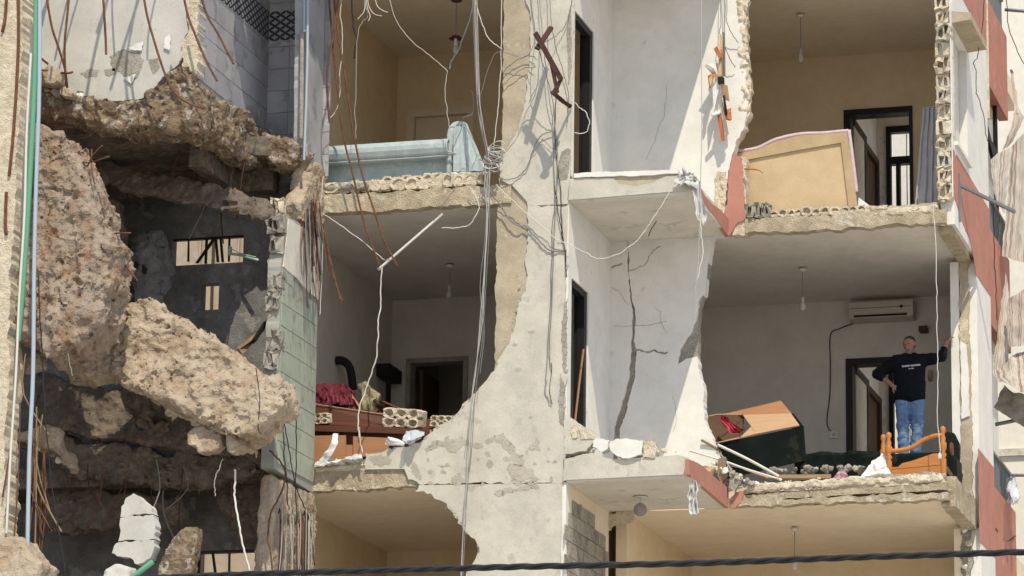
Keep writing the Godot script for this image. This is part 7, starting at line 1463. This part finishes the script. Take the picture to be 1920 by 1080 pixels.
	for i in 16:
		var x := g.randf_range(14, 90)
		var a: Vector3 = Vector3(-5.262, 11.32, 4.1).lerp(Vector3(-4.858, 9.666, 3.6), (x - 14) / 76.0) + Vector3(0, g.randf_range(-0.4, 0.6), 0)
		var ln := g.randf_range(0.8, 2.4)
		part("rebar", tube(PackedVector3Array([a, a + Vector3(g.randf_range(-0.05, 0.1), -ln * 0.5, 0.03), a + Vector3(g.randf_range(-0.15, 0.4), -ln, 0.05)]), g.randf_range(0.007, 0.013), -1, 5, 3), [M.rust, M.rust, M.old_wood][i % 3], bld)

# ---------------------------------------------------------------- the man
func sdf(bones: Array, cell: float, k: float, cols := false, rough := 0.0) -> ArrayMesh:
	var lo := Vector3.ONE * 1e9; var hi := -lo
	for b in bones:
		for e in [0, 4]:
			var q := Vector3(b[e], b[e + 1], b[e + 2]); var r: float = b[e + 3] + k + cell * 2.0
			lo = lo.min(q - Vector3.ONE * r); hi = hi.max(q + Vector3.ONE * r)
	var n := Vector3i(((hi - lo) / cell).ceil()) + Vector3i.ONE
	var f := PackedFloat32Array(); f.resize(n.x * n.y * n.z); f.fill(1.0)
	for b in bones:
		var a := Vector3(b[0], b[1], b[2]); var c := Vector3(b[4], b[5], b[6]); var ra: float = b[3]; var rb: float = b[7]
		var m := maxf(ra, rb) + k + cell * 2.0
		var l := Vector3i(((a.min(c) - Vector3.ONE * m - lo) / cell).floor()).clamp(Vector3i.ZERO, n - Vector3i.ONE)
		var h := Vector3i(((a.max(c) + Vector3.ONE * m - lo) / cell).ceil()).clamp(Vector3i.ZERO, n - Vector3i.ONE)
		var ac := c - a; var d2 := maxf(ac.length_squared(), 1e-9)
		for z in range(l.z, h.z + 1):
			for y in range(l.y, h.y + 1):
				for x in range(l.x, h.x + 1):
					var p := lo + Vector3(x, y, z) * cell
					var t := clampf((p - a).dot(ac) / d2, 0, 1)
					var d := p.distance_to(a + ac * t) - lerpf(ra, rb, t)
					var i := (z * n.y + y) * n.x + x
					var o := f[i]
					var w := clampf(0.5 + 0.5 * (o - d) / k, 0, 1)
					f[i] = lerpf(o, d, w) - k * w * (1.0 - w)
	if rough > 0.0:
		var ns := FastNoiseLite.new(); ns.frequency = 7.0; ns.seed = 9; ns.fractal_octaves = 2
		for z in n.z:
			for y in n.y:
				for x in n.x:
					var i := (z * n.y + y) * n.x + x
					if absf(f[i]) < 0.06: f[i] += ns.get_noise_3d((lo.x + x * cell), (lo.y + y * cell) * 2.2, (lo.z + z * cell)) * rough
	return nets(f, n.x, n.y, n.z, lo, cell, false, cols)

func build_person():
	# local frame: +z is where he faces, +x his left; feet at y = 0
	var at: Vector3 = Vector3(4.555, 10.96, -3.9)
	var P := thing("person", "man in a dark sweatshirt and blue jeans leaning on the wall end", "person", at)
	P.rotation.y = 0.2
	var mv := func(m: ArrayMesh, n: String, mat: Material, par: Node3D):
		var o := MeshInstance3D.new(); o.name = n; o.mesh = m; o.material_override = mat; par.add_child(o, true); return o
	var H := Vector3(0.005, 1.585, 0.03)   # head centre
	# body: legs, torso, arms, neck as one surface
	var body := [
		[-0.09, 0.07, 0.0, 0.05, -0.10, 0.46, 0.02, 0.055], [-0.10, 0.46, 0.02, 0.06, -0.09, 0.88, 0.0, 0.085],
		[0.08, 0.07, -0.05, 0.05, 0.10, 0.46, 0.0, 0.055], [0.10, 0.46, 0.0, 0.06, 0.10, 0.88, 0.0, 0.085],
		[-0.07, 0.92, 0.0, 0.12, -0.08, 1.3, 0.0, 0.12], [0.07, 0.92, 0.0, 0.12, 0.08, 1.3, 0.0, 0.12],
		[-0.17, 1.385, 0.0, 0.06, 0.18, 1.40, 0.0, 0.06], [0.0, 1.38, 0.0, 0.06, 0.0, 1.5, 0.015, 0.055],
		[-0.19, 1.375, 0.0, 0.055, -0.43, 1.20, -0.03, 0.043], [-0.43, 1.20, -0.03, 0.043, -0.235, 1.02, 0.06, 0.032],
		[0.2, 1.40, 0.0, 0.055, 0.44, 1.43, 0.02, 0.043], [0.44, 1.43, 0.02, 0.043, 0.51, 1.65, -0.05, 0.03]]
	var bm := sdf(body, 0.013, 0.03, true)
	# head in a finer grid
	var hd := [
		[H.x, H.y + 0.035, H.z - 0.02, 0.086, H.x, H.y + 0.03, H.z + 0.012, 0.08],
		[H.x - 0.002, H.y - 0.03, H.z + 0.03, 0.062, H.x - 0.002, H.y - 0.07, H.z + 0.045, 0.044],
		[H.x - 0.02, H.y - 0.085, H.z + 0.055, 0.028, H.x + 0.02, H.y - 0.085, H.z + 0.055, 0.028],
		[H.x, H.y + 0.015, H.z + 0.085, 0.012, H.x, H.y - 0.022, H.z + 0.108, 0.014],
		[H.x - 0.014, H.y - 0.026, H.z + 0.094, 0.009, H.x + 0.014, H.y - 0.026, H.z + 0.094, 0.009],
		[H.x - 0.045, H.y + 0.026, H.z + 0.07, 0.013, H.x - 0.012, H.y + 0.022, H.z + 0.082, 0.012],
		[H.x + 0.045, H.y + 0.026, H.z + 0.07, 0.013, H.x + 0.012, H.y + 0.022, H.z + 0.082, 0.012],
		[H.x - 0.024, H.y - 0.055, H.z + 0.082, 0.008, H.x + 0.024, H.y - 0.055, H.z + 0.082, 0.008],
		[H.x - 0.086, H.y + 0.015, H.z - 0.012, 0.012, H.x - 0.082, H.y - 0.03, H.z - 0.004, 0.009],
		[H.x + 0.086, H.y + 0.015, H.z - 0.012, 0.012, H.x + 0.082, H.y - 0.03, H.z - 0.004, 0.009],
		[H.x, H.y - 0.05, H.z - 0.02, 0.055, H.x, H.y - 0.12, H.z - 0.02, 0.056]]
	var hm := turned(sdf(hd, 0.0055, 0.012, true), H, Vector3(0.36, -0.45, 0.05))
	# hands: palm, four fingers, thumb
	var hl := hand(Vector3(0.515, 1.65, -0.05), Vector3(0.45, 0.75, -0.5), Vector3(-0.6, 0.3, 0.8), -1.0, 0.5, true)
	var hr := hand(Vector3(-0.232, 1.015, 0.065), Vector3(0.75, -0.5, 0.1), Vector3(-0.2, -0.1, 1.0), 1.0, 0.5, true)
	var bo = mv.call(merge_v([bm, hm, hl, hr]), "body", M.skin, P)
	# eyes closed to slits and brows: hair coloured strokes
	var hair := turned(sdf([[H.x, H.y + 0.046, H.z - 0.03, 0.086, H.x, H.y + 0.034, H.z - 0.034, 0.086], [H.x - 0.06, H.y + 0.01, H.z - 0.025, 0.03, H.x - 0.062, H.y - 0.02, H.z - 0.03, 0.026], [H.x + 0.06, H.y + 0.01, H.z - 0.025, 0.03, H.x + 0.062, H.y - 0.02, H.z - 0.03, 0.026]], 0.007, 0.01), H, Vector3(0.36, -0.45, 0.05))
	mv.call(hair, "hair", M.hair, P)
	for s in [-1.0, 1.0]:
		mv.call(turned(tube(PackedVector3Array([H + Vector3(0.05 * s, 0.034, 0.074), H + Vector3(0.03 * s, 0.04, 0.088), H + Vector3(0.012 * s, 0.034, 0.092)]), 0.005, 0.005, 5), H, Vector3(0.36, -0.45, 0.05)), "eyebrow", M.hair, P)
		mv.call(turned(tube(PackedVector3Array([H + Vector3(0.042 * s, 0.012, 0.074), H + Vector3(0.028 * s, 0.009, 0.081), H + Vector3(0.016 * s, 0.011, 0.08)]), 0.004, 0.003, 5), H, Vector3(0.36, -0.45, 0.05)), "eyelid", M.shade, P)
	# clothes
	var sw := [
		[-0.075, 0.88, 0.0, 0.138, -0.085, 1.28, 0.005, 0.135], [0.075, 0.88, 0.0, 0.138, 0.085, 1.28, 0.005, 0.135],
		[0.0, 0.92, 0.045, 0.13, 0.0, 1.25, 0.035, 0.125], [-0.16, 1.37, 0.0, 0.085, 0.17, 1.385, 0.0, 0.085], [-0.05, 1.41, 0.0, 0.075, 0.05, 1.415, 0.0, 0.075],
		[-0.18, 1.36, 0.0, 0.083, -0.30, 1.295, -0.02, 0.078], [-0.30, 1.295, -0.02, 0.078, -0.435, 1.205, -0.03, 0.066], [-0.435, 1.20, -0.03, 0.064, -0.375, 1.14, 0.0, 0.058],
		[0.19, 1.385, 0.0, 0.083, 0.32, 1.40, 0.01, 0.075], [0.32, 1.40, 0.01, 0.075, 0.45, 1.435, 0.02, 0.062], [0.45, 1.435, 0.02, 0.06, 0.478, 1.53, -0.01, 0.053]]
	mv.call(sdf(sw, 0.013, 0.045, false, 0.012), "sweatshirt", M.sweater, P)
	var je := [
		[-0.085, 0.05, 0.0, 0.075, -0.10, 0.46, 0.02, 0.08], [-0.10, 0.46, 0.02, 0.082, -0.085, 0.85, 0.0, 0.115],
		[0.075, 0.05, -0.05, 0.075, 0.10, 0.46, 0.0, 0.08], [0.10, 0.46, 0.0, 0.082, 0.09, 0.85, 0.0, 0.115], [-0.06, 0.86, 0.0, 0.12, 0.06, 0.86, 0.0, 0.12]]
	mv.call(sdf(je, 0.013, 0.025, false, 0.014), "jeans", M.jeans, P)
	for s in [-1.0, 1.0]:
		mv.call(sdf([[0.08 * s, 0.035, -0.04 if s > 0 else 0.0, 0.04, 0.1 * s, 0.03, 0.12, 0.038], [0.085 * s, 0.02, 0.06, 0.04, 0.11 * s, 0.02, 0.17, 0.03]], 0.012, 0.02), "shoe", M.shoe, P)
	# chest print
	for q in [["TOMMY HILFIGER", 30, 1.262, 0.0010], ["EST. 1985", 18, 1.222, 0.0009]]:
		var tm := TextMesh.new(); tm.text = q[0]; tm.font_size = q[1]; tm.pixel_size = q[3]; tm.depth = 0.006
		var fo := SystemFont.new(); fo.font_names = PackedStringArray(["Droid Sans"]); fo.font_weight = 700; tm.font = fo
		var o := MeshInstance3D.new(); o.name = "chest_print"; o.mesh = tm; o.material_override = M.print; P.add_child(o, true)
		o.position = Vector3(0.02, q[2] + 0.01, 0.172); o.rotation.z = 0.1; o.rotation.x = -0.06

func merge_v(list: Array) -> ArrayMesh:
	var st := SurfaceTool.new(); st.begin(Mesh.PRIMITIVE_TRIANGLES)
	for m in list: st.append_from(m, 0, Transform3D.IDENTITY)
	return st.commit()

func turned(m: ArrayMesh, c: Vector3, e: Vector3) -> ArrayMesh:
	var st := SurfaceTool.new(); st.begin(Mesh.PRIMITIVE_TRIANGLES)
	var b := Basis.from_euler(e)
	st.append_from(m, 0, Transform3D(b, c - b * c))
	return st.commit()

func hand(w: Vector3, dir: Vector3, nrm: Vector3, side: float, curl: float, cols: bool) -> ArrayMesh:
	var d := dir.normalized(); var s := d.cross(nrm).normalized() * side; var n := s.cross(d).normalized() * side
	var bs := []
	var add := func(a: Vector3, ra: float, b: Vector3, rb: float): bs.append([a.x, a.y, a.z, ra, b.x, b.y, b.z, rb])
	for i in 4: add.call(w, 0.022, w + d * 0.075 + s * (0.026 - i * 0.0175), 0.0135)
	for i in 4:
		var p := w + d * 0.08 + s * (0.03 - i * 0.02)
		var ln: float = [0.036, 0.041, 0.038, 0.03][i]; var dd := d
		for j in 3:
			dd = (dd - n * curl * (0.5 + j * 0.35)).normalized()
			var q: Vector3 = p + dd * ln * (1.0 - j * 0.2)
			add.call(p, 0.0095 - j * 0.0008, q, 0.0088 - j * 0.0008); p = q
	var t0 := w + d * 0.022 + s * 0.02; var t1: Vector3 = t0 + (d * 0.55 + s * 0.8 - n * 0.1).normalized() * 0.042; var t2: Vector3 = t1 + (d * 0.9 + s * 0.35 - n * 0.25).normalized() * 0.03
	add.call(t0, 0.016, t1, 0.0115); add.call(t1, 0.0115, t2, 0.009)
	return sdf(bs, 0.0048, 0.005, cols)

# ---------------------------------------------------------------- rubble on the torn floors
func build_rubble():
	var g := RandomNumberGenerator.new(); g.seed = 321
	var st := []
	for i in 6: st.append(stone(i + 50, 0.8))
	var zones := [["on the torn floor in front of the bedding", 46, Vector3(2.863, 10.613, -2.55), Vector3(4.268, 10.64, -2.75), 0.07, 0.17, [M.bare, M.dark_block, M.bare]], ["along the edge of the floor below the man", 34, Vector3(2.59, 10.426, -2.3), Vector3(5.187, 10.418, -2.35), 0.03, 0.1, [M.block, M.bare, M.white]], ["at the pink slab corner", 22, Vector3(2.199, 10.656, -2.1), Vector3(2.781, 10.36, -2.25), 0.05, 0.14, [M.white, M.block, M.bare]], ["on the lower balcony edge", 16, Vector3(1.014, 10.494, -0.05), Vector3(2.302, 10.419, -0.1), 0.04, 0.12, [M.white, M.block]], ["on the torn upper floor at the far left", 26, Vector3(-5.701, 14.946, 2.9), Vector3(-4.7, 14.693, 2.8), 0.06, 0.2, [M.rubble, M.bare, M.white]], ["on the lower left slab edge", 14, Vector3(-2.615, 10.482, -0.1), Vector3(-1.46, 10.575, -0.15), 0.04, 0.1, [M.block, M.white]], ["in the lower cavity", 14, Vector3(-5.62, 10.393, 2.4), Vector3(-5.139, 10.118, 2.3), 0.06, 0.16, [M.rubble, M.white]]]
	for z in zones:
		for i in z[1]:
			var o := MeshInstance3D.new(); o.name = numbered("rubble_stone"); o.mesh = st[g.randi() % 6]; o.material_override = z[6][g.randi() % z[6].size()]
			add_child(o)
			var s := g.randf_range(z[4], z[5])
			var p: Vector3 = (z[2] as Vector3).lerp(z[3], g.randf()) + Vector3(0, g.randf_range(-0.02, 0.03), g.randf_range(-0.12, 0.06))
			o.transform = Transform3D(Basis.from_euler(Vector3(g.randf() * 6, g.randf() * 6, g.randf() * 6)).scaled(Vector3(s, s * 0.8, s)), p)
			tag(o, "small broken stone lying " + z[0], "stone", "stones " + z[0])

func skin_colour(q: Vector3) -> Color:
	var c := Color(0.27, 0.14, 0.095)
	if q.y > 1.44 and q.y < 1.548 and q.z > -0.01 and absf(q.x + 0.01) < 0.09: c = c.lerp(Color(0.17, 0.125, 0.105), 0.85)
	return c
